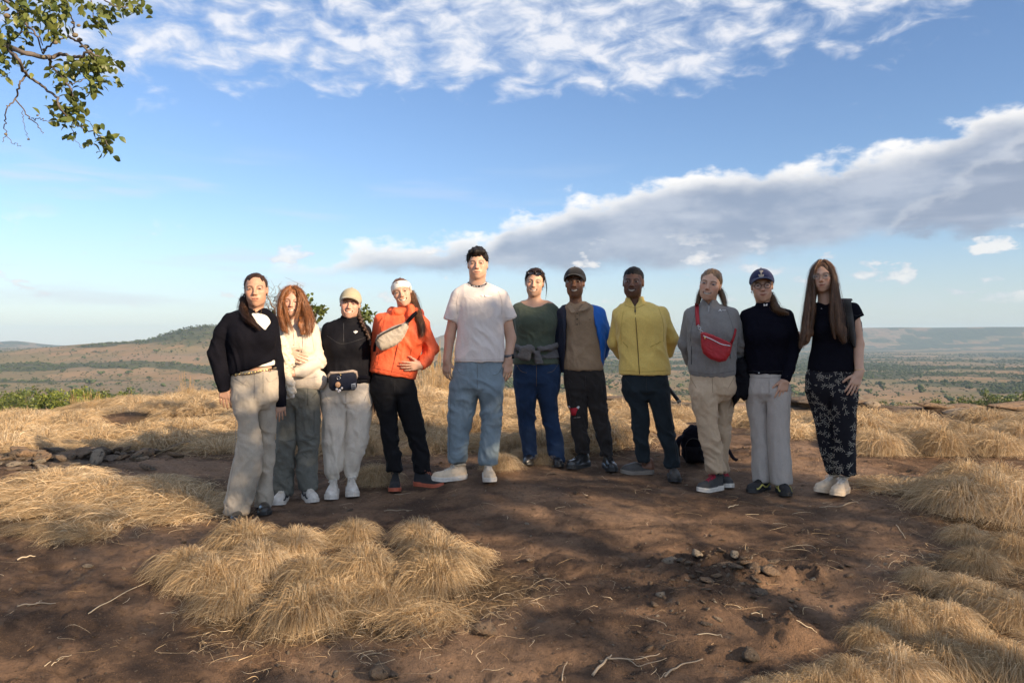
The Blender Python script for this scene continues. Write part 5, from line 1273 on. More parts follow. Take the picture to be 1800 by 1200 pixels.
    def hand(s, G, wrist, d, thumb, nsign=1.0, curl=0.35, size=1.0, thumb_out=0.6):
        d = unit(d); t = np.asarray(thumb, float); t = unit(t - d * t.dot(d)); n = np.cross(d, t) * nsign; w = np.asarray(wrist, float); z = size
        G.cone(w - d * .03 * z, w + d * .02 * z, .026 * z, .026 * z, .02)
        spec = ((.030, .086, (.040, .025, .021), .0083, .05), (.010, .091, (.045, .028, .022), .0085, .015), (-.010, .086, (.041, .026, .021), .0081, -.02), (-.029, .076, (.032, .020, .018), .0072, -.06))
        for i, (o, kl, seg, r, sp) in enumerate(spec):
            k = w + d * kl * z + t * o * z; G.cone(w + t * o * .55 * z + d * .012 * z, k, .0165 * z, .0108 * z, .012); a = curl * (0.55 + 0.12 * i); p = k; dd0 = unit(d + t * sp * 2.0)
            for j, L in enumerate(seg):
                dr = dd0 * math.cos(a) + n * math.sin(a); q = p + dr * L * z; G.cone(p, q, r * z * (1.03 - .07 * j), r * z * (.96 - .09 * j), .0035); p = q; a += curl * (1.1 if j == 0 else .8)
        b = w + d * .022 * z + t * .022 * z + n * .006 * z; dr = unit(d * .75 + t * thumb_out + n * .28); p = b; r = .0125
        for j, L in enumerate((.042, .031, .025)):
            q = p + dr * L * z; G.cone(p, q, r * z, r * .86 * z, .010 if j == 0 else .004); p = q; r *= .86; dr = unit(dr + d * .30 + n * .12)
    def wrist_hand(s, px, py, dy, tx, ty, tdy, thumb, nsign=1, curl=.35, size=1.0, thumb_out=.6):
        w = s.P(px, py, dy); e = s.P(tx, ty, tdy); return (w, e - w, np.array(thumb, float), nsign, curl, size, thumb_out)
    # ---- hair
    def hair(s, mat, thick=0.010, hl=None, fore=0.0, locks=(), strands=(), cut_above=None, h=0.0064, noise=0.35, lift=0.0, back=0.0, extra=None, side=0.0, flow=(0, 1, -.15), fuzz=1700, flen=.040, fw=.0018, flift=.05, part=0.0):
        sc = s.hs; g = [s.hc - .16 * sc, s.hc + .16 * sc]
        L = [[(*s.P(j[0], j[1], j[2]), j[3]) for j in l] for l in locks]
        for l in L:
            for p in l: g[0] = np.minimum(g[0], np.array(p[:3]) - p[3]); g[1] = np.maximum(g[1], np.array(p[:3]) + p[3])
        G = SDF.box(g[0], g[1], h); m = .16 * sc; sl, x, y, z = G.reg(s.hc - m, s.hc + m, 0); iR = s.hR.T / sc
        X, Y, Z = np.broadcast_arrays(x - s.hc[0], y - s.hc[1], z - s.hc[2]); X, Y, Z = (iR[i, 0] * X + iR[i, 1] * Y + iR[i, 2] * Z for i in range(3))
        pts = np.array(hl or HL); zh = np.interp(Y, pts[:, 0], pts[:, 1]) + fore * (Y < -.03) + part * np.exp(-(X / .020) ** 2) * (Y < -.02); t = -.003 + (thick + .003) * np.clip((Z - zh) / .05, 0, 1)
        d = (np.sqrt((X / (.074 + t)) ** 2 + ((Y - .012 - back / 2) / (.094 + t + back / 2)) ** 2 + ((Z - .030 - lift / 2) / (.085 + t + lift / 2)) ** 2) - 1) * .08
        e = (np.sqrt((X / (.066 + t)) ** 2 + ((Y - .03) / (.080 + t)) ** 2 + ((Z + .02) / (.075 + t)) ** 2) - 1) * .07; d = np.minimum(d, e)
        d = np.maximum(d, (zh - Z) * .75)
        if extra is not None: d = extra(d, X, Y, Z)
        if cut_above is not None: d = np.maximum(d, Z - cut_above)
        G.put(sl, (d * sc).astype(np.float32), 0.0)
        for l in L: G.chain(l, .012, .02)
        V, Q = G.mesh(2); N = vnormals(V, Q); P = V * np.array([75, 75, 9]); V = V + N * ((vnoise(P, s.seed + 3) - .5) * .013 * noise * 2)[:, None]
        mb = MB(); mb.add(V, Q)
        if fuzz:
            N = vnormals(V, Q); near = np.nonzero(np.linalg.norm(V - s.hc, axis=1) < .14 * sc)[0]; r_ = np.random.default_rng(s.seed); k = r_.choice(near, fuzz); P0, N0 = V[k] - N[k] * .001, N[k]; f = np.array(flow, float) + r_.normal(0, .13, (fuzz, 3)); f = f @ s.hR.T
            if flow[0] == 'x': pass
            T = unit_rows(f - N0 * (f * N0).sum(1, keepdims=True)); L_ = flen * r_.uniform(.5, 1.2, (fuzz, 1)); u = np.linspace(0, 1, 4); X_ = np.stack([P0 + T * L_ * q + N0 * (L_ * flift * q - (L_ * q) ** 2 / .16) for q in u], 1); S_ = np.cross(T, N0)[:, None] * (fw * (1 - .7 * u) / 2)[None, :, None]
            VV = np.stack([X_ - S_, X_ + S_], 2).reshape(-1, 3); A = np.arange(fuzz * 8).reshape(fuzz, 4, 2); mb.add(VV, np.stack([A[:, :-1, 0], A[:, :-1, 1], A[:, 1:, 1], A[:, 1:, 0]], -1).reshape(-1, 4))
        for st in strands: mb.add(*s.strand(**st))
        return mb.obj('hair', mat, s.root)
    def strand(s, path, n=60, width=0.0035, wave=0.004, seg=11, seed=0, taper=0.6, fan=1.0):
        """ribbon strands following a path of (px, py, dy, radius)"""
        n = int(n * 2.2); width = width * .55; r = np.random.default_rng(s.seed * 7 + seed); P = np.array([(*s.P(j[0], j[1], j[2]), j[3]) for j in path]); P = smooth_path(P, seg); t, N, B = frames(P[:, :3]); u = np.linspace(0, 1, seg)
        a = r.uniform(0, 6.283, n); q = np.sqrt(r.uniform(0.25, 1, n)) * np.where(r.uniform(0, 1, n) < .14, 1.65, 1.0); ox = q * np.cos(a); oy = q * np.sin(a); ph = r.uniform(0, 6.28, (n, 1)); fr = r.uniform(3, 8, (n, 1))
        rad = P[None, :, 3]; wob = wave * np.sin(fr * u[None] * 2 + ph); end = r.uniform(taper, 1.0, (n, 1)); uu = u[None] * end
        idx = uu * (seg - 1); i0 = np.clip(idx.astype(int), 0, seg - 2); f = (idx - i0)[..., None]
        C = P[i0][..., :3] * (1 - f) + P[i0 + 1][..., :3] * f; NN = N[i0]; BB = B[i0]; rr = (P[i0][..., 3:] * (1 - f) + P[i0 + 1][..., 3:] * f)
        X = C + NN * (rr * ox[:, None, None] + wob[..., None]) + BB * (rr * oy[:, None, None] + wob[..., None] * .7)
        out = unit_rows(NN * ox[:, None, None] + BB * oy[:, None, None]); S = np.cross(t[i0], out); w = width * (1 - .6 * u[None, :, None]) / 2
        V = np.stack([X - S * w, X + S * w], 2).reshape(-1, 3); A = np.arange(n * seg * 2).reshape(n, seg, 2)
        return V, np.stack([A[:, :-1, 0], A[:, :-1, 1], A[:, 1:, 1], A[:, 1:, 0]], -1).reshape(-1, 4)
    def cap(s, mat, brim_mat=None, thick=0.016, band_z=0.040, tilt=0.0, brim=0.068, button=True):
        sc = s.hs; G = SDF.box(s.hc - .16 * sc, s.hc + .17 * sc, .0055); m = .16 * sc; sl, x, y, z = G.reg(s.hc - m, s.hc + m, 0); iR = s.hR.T / sc
        X, Y, Z = np.broadcast_arrays(x - s.hc[0], y - s.hc[1], z - s.hc[2]); X, Y, Z = (iR[i, 0] * X + iR[i, 1] * Y + iR[i, 2] * Z for i in range(3)); t = thick
        d = (np.sqrt((X / (.074 + t)) ** 2 + ((Y - .010) / (.096 + t)) ** 2 + ((Z - .030) / (.088 + t)) ** 2) - 1) * (.074 + t); d = np.maximum(d, (band_z - .28 * (Y + .02) - Z))
        G.put(sl, (d * sc).astype(np.float32), 0); V, Q = G.mesh(1); o = obj('cap', V, Q, mat, s.root)
        u = np.linspace(-1, 1, 21); v = np.linspace(0, 1, 7); top = []
        for b in v:
            for a in u:
                th = a * 1.28; x_ = (.074 + t - .001) * math.sin(th) * (1 - .03 * b); y_ = .010 - (.096 + t) * math.cos(th) * .93 - b * brim * math.cos(th * .95) ** .8; z_ = band_z + .28 * .085 * math.cos(th) + .007 - .006 * b - .030 * b * abs(a) ** 2.2 - .004 * b * b
                top.append((x_, y_, z_))
        T = np.array(top); Bm = T + np.array([0, 0, -.004]); V = np.array([s.hw(p) for p in np.vstack([T, Bm])]); n = len(T); g = grid_faces(7, 21); e = []
        ring = [i for i in range(21)] + [21 * j + 20 for j in range(1, 7)] + [21 * 6 + i for i in range(19, -1, -1)] + [21 * j for j in range(5, 0, -1)]
        e = np.array([[ring[i], ring[(i + 1) % len(ring)], ring[(i + 1) % len(ring)] + n, ring[i] + n] for i in range(len(ring))])
        obj('brim', V, [g, g[:, ::-1] + n, e], brim_mat or mat, o)
        if button: V, Q = uv_sphere(s.hw((0, .010, .030 + .088 + t)), (.008, .008, .005), 6, 8); obj('button', V, Q, mat, o)
        s.bv['cap'] = BVHTree.FromPolygons(o.data and [tuple(v.co) for v in o.data.vertices], [tuple(p.vertices) for p in o.data.polygons]); return o
    def glasses(s, mat, r=.021, tint=None, up=0.0, back=0.0, name='glasses', rx=1.0, thick=.0016, rim=True):
        m = MB(); a = np.linspace(0, 2 * math.pi, 19)
        for sx in (-1, 1):
            ring = np.array([s.hw((sx * .0335 + r * rx * math.cos(q), -.106 + .010 * (math.cos(q) * sx > 0) * abs(math.cos(q)) + back, .0005 + up + r * .86 * math.sin(q))) for q in a]); m.add(*tube(ring, thick, 5, False))
            P = [s.hw((sx * (.0335 + r * rx), -.096 + back, .006 + up)), s.hw((sx * .074, -.06 + back, .008 + up)), s.hw((sx * .079, .005 + back * .3, .006 + up * .9))]; m.add(*tube(smooth_path(P, 8), thick, 5))
        m.add(*tube(smooth_path([s.hw((-.012, -.107 + back, .006 + up)), s.hw((0, -.112 + back, .008 + up)), s.hw((.012, -.107 + back, .006 + up))], 6), thick, 5)); o = m.obj(name, mat, s.root)
        for sx in (-1, 1):
            if tint is None: continue
            V = np.array([s.hw((sx * .0335, -.106 + back, .0005 + up))] + [s.hw((sx * .0335 + r * rx * math.cos(q), -.106 + back, .0005 + up + r * .86 * math.sin(q))) for q in a[:-1]]); k = np.arange(18); V = np.vstack([V, V + s.hR @ np.array([0, .0012, 0])])
            f = np.stack([0 * k, 1 + k, 1 + (k + 1) % 18], 1); obj('lens', V, [f, f[:, ::-1] + 19, np.stack([1 + k, 1 + (k + 1) % 18, 20 + (k + 1) % 18, 20 + k], 1)], tint, o)
        return o
    # ---- shoes
    def shoe(s, px, py, dy, yaw, L=0.275, upper=None, sole=None, lace=None, sole_h=0.028, ankle=0.085, width=0.098, style='sneaker', tongue=None, accent=None):
        """px, py: photo position of the sole under the ankle; yaw: toe direction, 0 towards camera, + to image right"""
        p = s.P(px, py, dy); p[2] = s.ground(p) - 0.003; M = Rz(yaw); n = 17; u = np.linspace(0, 1, n)
        w = np.interp(u, [0, .06, .2, .45, .68, .85, .95, 1], [.012, .30, .37, .36, .46, .40, .24, .02]) * width
        ctr = np.interp(u, [0, .3, .7, 1], [0, 0, -.004, -.006]); yy = .075 - u * L      # heel behind the ankle
        toe = np.interp(u, [0, .75, 1], [.0, 0, .012])
        def put(V): V = np.asarray(V, float); return V @ M.T + p
        root = empty('shoe', (0, 0, 0)); root.parent = s.root
        # sole slab
        ring = []
        a = np.linspace(0, 2 * math.pi, 44, endpoint=False); ux = .5 - .5 * np.cos(a); ww = np.interp(ux, u, w) * 1.10 + .002; side = np.where(a < math.pi, 1, -1); ox = np.interp(ux, u, ctr) + side * ww; oy = .078 - ux * (L + .006); oz = np.interp(ux, u, toe)
        V = np.concatenate([np.stack([ox, oy, oz], 1), np.stack([ox * 1.03, oy, oz + sole_h * .5], 1), np.stack([ox, oy, oz + sole_h * (1.0 + .25 * (ux < .3))], 1), np.stack([ox * .6, oy * .8 + .2 * (-.06), oz + sole_h], 1), np.stack([ox * .5, oy * .8 - .012, oz], 1)])
        Q = np.vstack([grid_faces(4, 44, True), [[i, (i + 1) % 44, 4 * 44 + (i + 1) % 44, 4 * 44 + i] for i in range(44)]]); obj('sole', put(V), Q, sole, root)
        # upper: half-oval rings
        if style == 'slide': ht = np.interp(u, [0, .10, .30, .42, .55, .75, .9, 1], [.012, .030, .030, .062, .075, .060, .040, .006])
        else: ht = np.interp(u, [0, .04, .12, .30, .36, .50, .68, .85, .95, 1], [.02, ankle * .8, ankle * 1.05, ankle, ankle * .95, ankle * .78, .052, .043, .030, .006])
        th = np.linspace(0, math.pi, 13); V = []
        for i in range(n):
            for q in th:
                cx = abs(math.cos(q)) ** .75 * (1 if math.cos(q) > 0 else -1); cz = math.sin(q) ** .85; nar = 1 - .28 * cz * (u[i] < .45) * (ankle > .06); V.append((ctr[i] + w[i] * cx * nar * 1.02, yy[i], toe[i] + sole_h * .85 + ht[i] * cz))
        V = np.array(V); Q = grid_faces(n, 13); b = grid_faces(n, 2)
        V2 = np.vstack([V, np.stack([ctr, yy, toe + sole_h * .6], 1)]); k = n * 13; f = []
        for i in range(n - 1): f += [[i * 13, (i + 1) * 13, k + i + 1, k + i], [i * 13 + 12, k + i, k + i + 1, (i + 1) * 13 + 12]]
        V2 = V2 + (fbm3(V2 * 60, 2, s.seed)[:, None] - .5) * .0035; obj('upper', put(V2), np.vstack([Q[:, ::-1], f]), upper, root)
        if lace is not None:
            m = MB()
            for j in range(5):
                q = .40 + j * .058; hgt = np.interp(q, u, ht) + sole_h * .85; x0 = .024 - .001 * j; y0 = .075 - q * L
                for sg in (1, -1): m.add(*tube(smooth_path([(-x0 * sg, y0 + .006, hgt * .90), (0, y0, hgt * 1.015 + .003), (x0 * sg, y0 - .008, hgt * .90)], 7), .0030, 5))
            q = .37; hgt = np.interp(q, u, ht) + sole_h * .85; y0 = .075 - q * L
            for sg in (1, -1): m.add(*tube(smooth_path([(0, y0, hgt + .004), (sg * .020, y0 - .012, hgt + .010), (sg * .034, y0 - .020, hgt - .006), (sg * .012, y0 - .006, hgt + .002)], 9), .0026, 5)); m.add(*tube(smooth_path([(0, y0, hgt + .004), (sg * .014, y0 - .03, hgt - .012), (sg * .022, y0 - .045, hgt - .028)], 7), .0024, 5))
            V_, Q_, _ = m.arrays(); obj('lace', put(V_), Q_, lace, root)
        if accent is not None:
            m = MB()
            for sg in (1, -1):
                P = [];
                for q in np.linspace(.12, .82, 12): P.append((np.interp(q, u, ctr) + sg * np.interp(q, u, w) * 1.06, .075 - q * L, sole_h + .018 + .012 * math.sin(q * 14)))
                P = np.array(P); m.add(*band(P, np.tile([sg * 1.0, 0, .3], (12, 1)), .012, .003))
            V_, Q_, _ = m.arrays(); obj('side_stripe', put(V_), Q_, accent, root)
        if style == 'slide':
            pass
        else:
            c = np.array([[0, .075 - .20 * L, sole_h + ankle * .95]]); th = np.linspace(0, 2 * math.pi, 20); ringp = np.stack([.030 * np.cos(th), c[0, 1] + .042 * np.sin(th), c[0, 2] - .010 * np.sin(th) * 0 + .004 * np.cos(2 * th)], 1); V_, Q_ = tube(ringp, .009, 7, False); obj('collar', put(V_), Q_, upper, root)
        return p
    def thing(s, name, label, cat, parts, group=None):
        """a top-level thing carried by the person; parts: (name, V, Q, material) in person space"""
        allv = np.concatenate([s.world(p[1]) for p in parts]); base = np.array([(allv[:, 0].min() + allv[:, 0].max()) / 2, (allv[:, 1].min() + allv[:, 1].max()) / 2, allv[:, 2].min()])
        root = empty(name, base); tag(root, label, cat, group); made = {}
        for p in parts:
            V = s.world(p[1]) - base; par = made.get(p[4]) if len(p) > 4 and p[4] else root; made[p[0]] = obj(p[0], V, p[2], p[3], par, p[5] if len(p) > 5 else True)
        return root
    def poly(s, pts, dy=0.0): return np.array([s.P(x, y, dy)[[0, 2]] for x, y in pts])
    def pouch(s, pts, dy, r, h=.005, flat=1.0, bow=None, relax=1):
        P = s.poly(pts, dy); G = SDF.box((P[:, 0].min() - r, dy - r - .06, P[:, 1].min() - r), (P[:, 0].max() + r, dy + r + .06, P[:, 1].max() + r), h); G.pillow(P, dy, r, 0, 'u', flat, bow); return G.mesh(relax)
def unit_rows(v): return v / (np.linalg.norm(v, axis=-1, keepdims=True) + 1e-9)

# ------------------------------------------------------------------ materials for the cast
FAIR = (0.57, 0.345, 0.24); PINK = (0.58, 0.335, 0.245); TAN = (0.50, 0.285, 0.19); DARK = (0.175, 0.086, 0.050); DEEP = (0.120, 0.058, 0.036)
BLACKW = cloth('black_knit', (0.007, 0.007, 0.011), .95, .2, 500, .6, .15, .0, .08); BLACKF = cloth('black_fleece', (0.006, 0.006, 0.012), .9, .2, 600, .3, .2, .0, .08); BLACKT = cloth('black_cotton', (0.007, 0.007, 0.012), .92, .2, 700, .2, .2, .0, .08)
NAVYB = cloth('black_softshell', (0.006, 0.006, 0.009), .75, .15, 800, .15, .15, .0, .12); BLACKP = cloth('black_trouser', (0.010, 0.010, 0.012), .8, .2, 800, .15, .3, .01)
WHITE = cloth('white_cotton', (0.76, 0.72, 0.68), .9, .06, 800, .15, .2, .1); GREYJ = cloth('light_grey_denim', (0.46, 0.40, 0.32), .9, .18, 700, .35, .45, .1, fz=.8)
CREAM = cloth('cream_hoodie', (0.66, 0.575, 0.48), .92, .08, 500, .3, .35, .2); OLIVE = cloth('grey_green_nylon', (0.145, 0.145, 0.125), .75, .15, 800, .15, .7, .05, .3)
LINEN = cloth('white_linen', (0.70, 0.615, 0.51), .92, .08, 700, .25, .5, .1); ORANGE = cloth('orange_shell', (0.84, 0.135, 0.050), .62, .10, 900, .08, .45, .0, .35)
TEE = cloth('white_tee', (0.76, 0.68, 0.63), .9, .06, 900, .12, .35, .1); BLUEJ = cloth('light_blue_denim', (0.215, 0.275, 0.315), .9, .22, 700, .35, .4, .08); DENIM = cloth('dark_blue_denim', (0.020, 0.042, 0.095), .85, .45, 700, .3, .3, .08, vscale=3.0)
GREEN = cloth('green_knit', (0.085, 0.105, 0.075), .95, .14, 300, .6, .2, .2); GREYK = cloth('grey_knit', (0.135, 0.130, 0.130), .95, .12, 400, .5, .4, .1); KHAKI = cloth('khaki_polo', (0.31, 0.215, 0.135), .9, .1, 500, .35, .35, .1)
BRBLK = cloth('washed_black_denim', (0.030, 0.026, 0.025), .88, .3, 700, .3, .5, .1); YELLOW = cloth('yellow_fleece', (0.80, 0.57, 0.16), .97, .08, 350, .6, .2, .3); INK = cloth('ink_denim', (0.018, 0.026, 0.032), .85, .3, 700, .25, .45, .06)
GREYF = cloth('grey_marl_fleece', (0.235, 0.225, 0.215), .97, .12, 400, .5, .25, .2); SAND = cloth('sand_cotton', (0.54, 0.405, 0.275), .9, .1, 700, .25, .55, .1); PALEG = cloth('pale_grey_jersey', (0.47, 0.425, 0.385), .93, .10, 500, .35, .25, .1)
WHS = plain('white_leather', (0.70, 0.65, 0.58), .5, bump=.2, bscale=150); CRS = plain('cream_leather', (0.66, 0.53, 0.38), .55, bump=.2, bscale=150); WRUB = plain('white_rubber', (0.62, 0.57, 0.50), .6); BRUB = plain('black_rubber', (0.02, 0.02, 0.02), .55)
BLE = plain('black_leather', (0.018, 0.017, 0.017), .28, spec=.6, bump=.25, bscale=90, coat=.3); BSH = plain('black_mesh_shoe', (0.025, 0.025, 0.028), .8, bump=.5, bscale=300); ORS = plain('orange_sole', (0.42, 0.10, 0.05), .6); GSH = plain('charcoal_mesh_shoe', (0.06, 0.058, 0.058), .8, bump=.5, bscale=300)
REDL = plain('red_lace', (0.40, 0.02, 0.05), .7); YEL = plain('yellow_trim', (0.62, 0.56, 0.16), .6); LACEW = plain('white_lace', (0.68, 0.62, 0.54), .8); LACEB = plain('black_lace', (0.02, 0.02, 0.02), .7)
GOLD = plain('gold_metal', (0.80, 0.56, 0.22), .28, metal=1.0); SILV = plain('silver_metal', (0.65, 0.65, 0.66), .25, metal=1.0); REDLE = plain('red_leather', (0.42, 0.022, 0.030), .5, spec=.4, bump=.35, bscale=220)
MARK = plain('white_print', (0.74, 0.74, 0.74), .7); DARKM = plain('black_print', (0.02, 0.02, 0.02), .7); ZIP = plain('dark_zip', (0.03, 0.028, 0.028), .5); BEIGEP = cloth('beige_nylon', (0.42, 0.36, 0.29), .6, .1, 900, .1, .5, .0, .35)
SUNL = plain('dark_lens', (0.015, 0.012, 0.014), .08, spec=.7); HORN = plain('brown_frame', (0.10, 0.045, 0.02), .3); WIRE = plain('thin_metal_frame', (0.35, 0.28, 0.2), .3, metal=.8)
def clear_glass():
    m, t, b = principled('clear_lens', .03, .5); b.inputs['Alpha'].default_value = .05; b.inputs['Base Color'].default_value = (.9, .9, .9, 1); return m
LENS = clear_glass()
def legs(p, hips, ankles): p.legpos = [(p.P(*h), p.P(*a)) for h, a in zip(hips, ankles)]
def down_plane(a, b):
    t = b - a; return a, np.array([t[2], 0, -t[0]])

def seams(p, names, lines, mat, name='stitching', r=.0016):
    m = MB()
    for ln in lines:
        q = smooth_path(np.array(ln, float), max(6, int(np.abs(np.diff(np.array(ln), axis=0)).sum() / 4))); pts = np.array([p.pick(names, x, y, .0008)[0] for x, y in q]); m.add(*tube(pts, r, 4))
    return m.obj(name, mat, p.root)
DKSEAM = plain('dark_stitch', (.06, .055, .05), .9); TNSEAM = plain('tan_stitch', (.22, .15, .08), .9); GYSEAM = plain('grey_stitch', (.30, .27, .24), .9); BKSEAM = plain('black_stitch', (.03, .03, .032), .6)
# ------------------------------------------------------------------ 1: black cardigan, wide grey jeans
def p1():
    p = Person(446, 5.24, 'woman in black V-neck sweater, wide grey jeans and gold disc belt', 101)
    legs(p, [(432, 690, -.02), (468, 690, .04)], [(424, 893, -.04), (463, 885, .05)])
    S_ = [(541, 430, 468), (546, 412, 477), (553, 400, 482), (566, 394, 484), (590, 396, 485), (620, 400, 486), (645, 402, 485), (662, 404, 482)]
    a, b = down_plane(p.P(404, 660), p.P(486, 631))
    def ex(G):
        G.pillow(p.poly([(436, 530), (478, 530), (485, 556), (467, 582), (450, 566), (440, 548)], -.12), -.17, .145, .006, 'sub')
    p.garment('sweater', BLACKW, bust=(424, 466, 592, -.075, .062), torso=[p.rows(S_, .66)], tubes=[p.J([(402, 563, 0, .048), (390, 585, .0, .055), (380, 622, .01, .058), (391, 668, -.02, .050), (394, 688, -.02, .043)]), p.J([(477, 566, .03, .052), (486, 630, .05, .050), (492, 690, .03, .046), (493, 714, .03, .042)])], extra=ex, pre=lambda G: G.cut(a, b), amp=.007, freq=(13, 13, 10), joints=[(*p.P(380, 625), .10, 1.2), (*p.P(440, 640), .10, .8)])
    W_ = [(544, 432, 468), (549, 420, 474), (556, 410, 478), (570, 404, 480), (600, 406, 481), (630, 410, 483), (645, 412, 484)]
    wa, wb = down_plane(p.P(404, 652), p.P(486, 641)); p.garment('top', WHITE, [p.rows(W_, .60)], (), lambda G: (G.cut(wa, wb), G.pillow(p.poly([(440, 535), (470, 535), (468, 548), (450, 548)], -.1), -.12, .05, .006, 'sub')), amp=.003)
    p.body((452, 539), (448, 478), -6, 0, TAN, (447, 552), [[(404, 560, 0, .04), (381, 620, .01, .036), (394, 676, -.02, .027)], [(474, 564, .03, .04), (486, 630, .05, .036), (493, 700, .03, .027)]],
           [(548, 425, 470), (560, 410, 478), (600, 405, 482), (640, 400, 488), (655, 398, 492), (690, 405, 488)], smile=.35, brow=(.03, .018, .012), hands=[p.wrist_hand(394, 677, -.02, 395, 712, -.03, (1, -.2, 0), -1, .30, .95), p.wrist_hand(493, 702, .03, 494, 735, .0, (-1, 0, 0), 1, .4, .9)], jaw=1.0, wide=.98, lipfull=1.25)
    p.hair(hair_mat('dark_brown_hair', (.040, .021, .014)), .006, fore=.006, locks=[[(430, 528, .04, .035), (428, 545, .0, .030), (432, 558, -.08, .024)]],
           strands=[dict(path=[(436, 520, .03, .03), (427, 540, .02, .030), (430, 555, -.07, .026), (442, 566, -.135, .026), (458, 580, -.16, .010)], n=260, width=.004, seed=1), dict(path=[(436, 510, .0, .012), (430, 525, .02, .014), (429, 545, .02, .02)], n=60, seed=2)])
    p.trousers(GREYJ, [(652, 407, 488), (665, 405, 489), (685, 405, 489), (705, 407, 488), (718, 410, 487)], [dict(r=[(700, 408, 452), (725, 412, 453), (748, 419, 456), (785, 416, 460), (805, 413, 461), (825, 407, 459), (845, 402, 455), (865, 398, 449), (885, 395, 443), (906, 393, 438)], dy=-.04, q=.85), dict(r=[(700, 447, 488), (725, 450, 487), (748, 453, 486), (785, 456, 482), (805, 457, 482), (835, 455, 481), (865, 450, 480), (893, 446, 478)], dy=.05, q=.9)], amp=.0075, tuck=1.0)
    W2 = ['trousers']; m = MB()
    for i in range(15):
        t = i / 14; q, n = p.pick(W2 + ['body'], 409 + 77 * t, 659 - 1.5 * math.sin(t * 3.1) - 12 * t * t, .004); M = np.stack([unit(np.cross(n, [0, 0, 1.0])), n, np.array([0, 0, 1.0])], 1); V, Q = uv_sphere(q, (.0105 if i % 2 else .0075, .003, .0105 if i % 2 else .0075), 7, 10, M); m.add(V, Q)
    bt = m.obj('disc_belt', GOLD, p.root); p.strap('belt_strap', W2, [(409, 659), (447, 656), (486, 646)], .012, plain('belt_leather', (.16, .12, .08), .6), bt)
    m = MB(); m.add(*tube(np.array([p.pick(['top', 'body', 'sweater'], x, y, .002)[0] for x, y in ((447, 543), (451, 553), (455, 562), (458, 553), (460, 545))]), .0011, 4)); m.obj('necklace', GOLD, p.root)
    for q in (-1, 1): V, Q = uv_sphere(p.hw((q * .077, -.002, -.038)), .006, 7, 8); obj('earring', V, Q, SILV, p.root)
    p.decal('fly_seam', W2, [[(462, 655), (463, 655), (463, 690), (462, 690)], [(414, 664), (432, 676), (432, 677), (414, 665.5)]], plain('seam_thread', (.27, .25, .22), .9), None, .001)
    p.shoe(419, 906, -.05, -4, .27, BLE, BRUB, None, .022, .07); p.shoe(463, 897, .05, 6, .27, BLE, BRUB, None, .022, .07)
    seams(p, ['trousers'], [[(408, 668), (424, 676), (432, 668)], [(487, 664), (474, 671), (468, 664)], [(447, 700), (447, 655)], [(415, 730), (412, 800), (398, 890)]], GYSEAM)
p1()

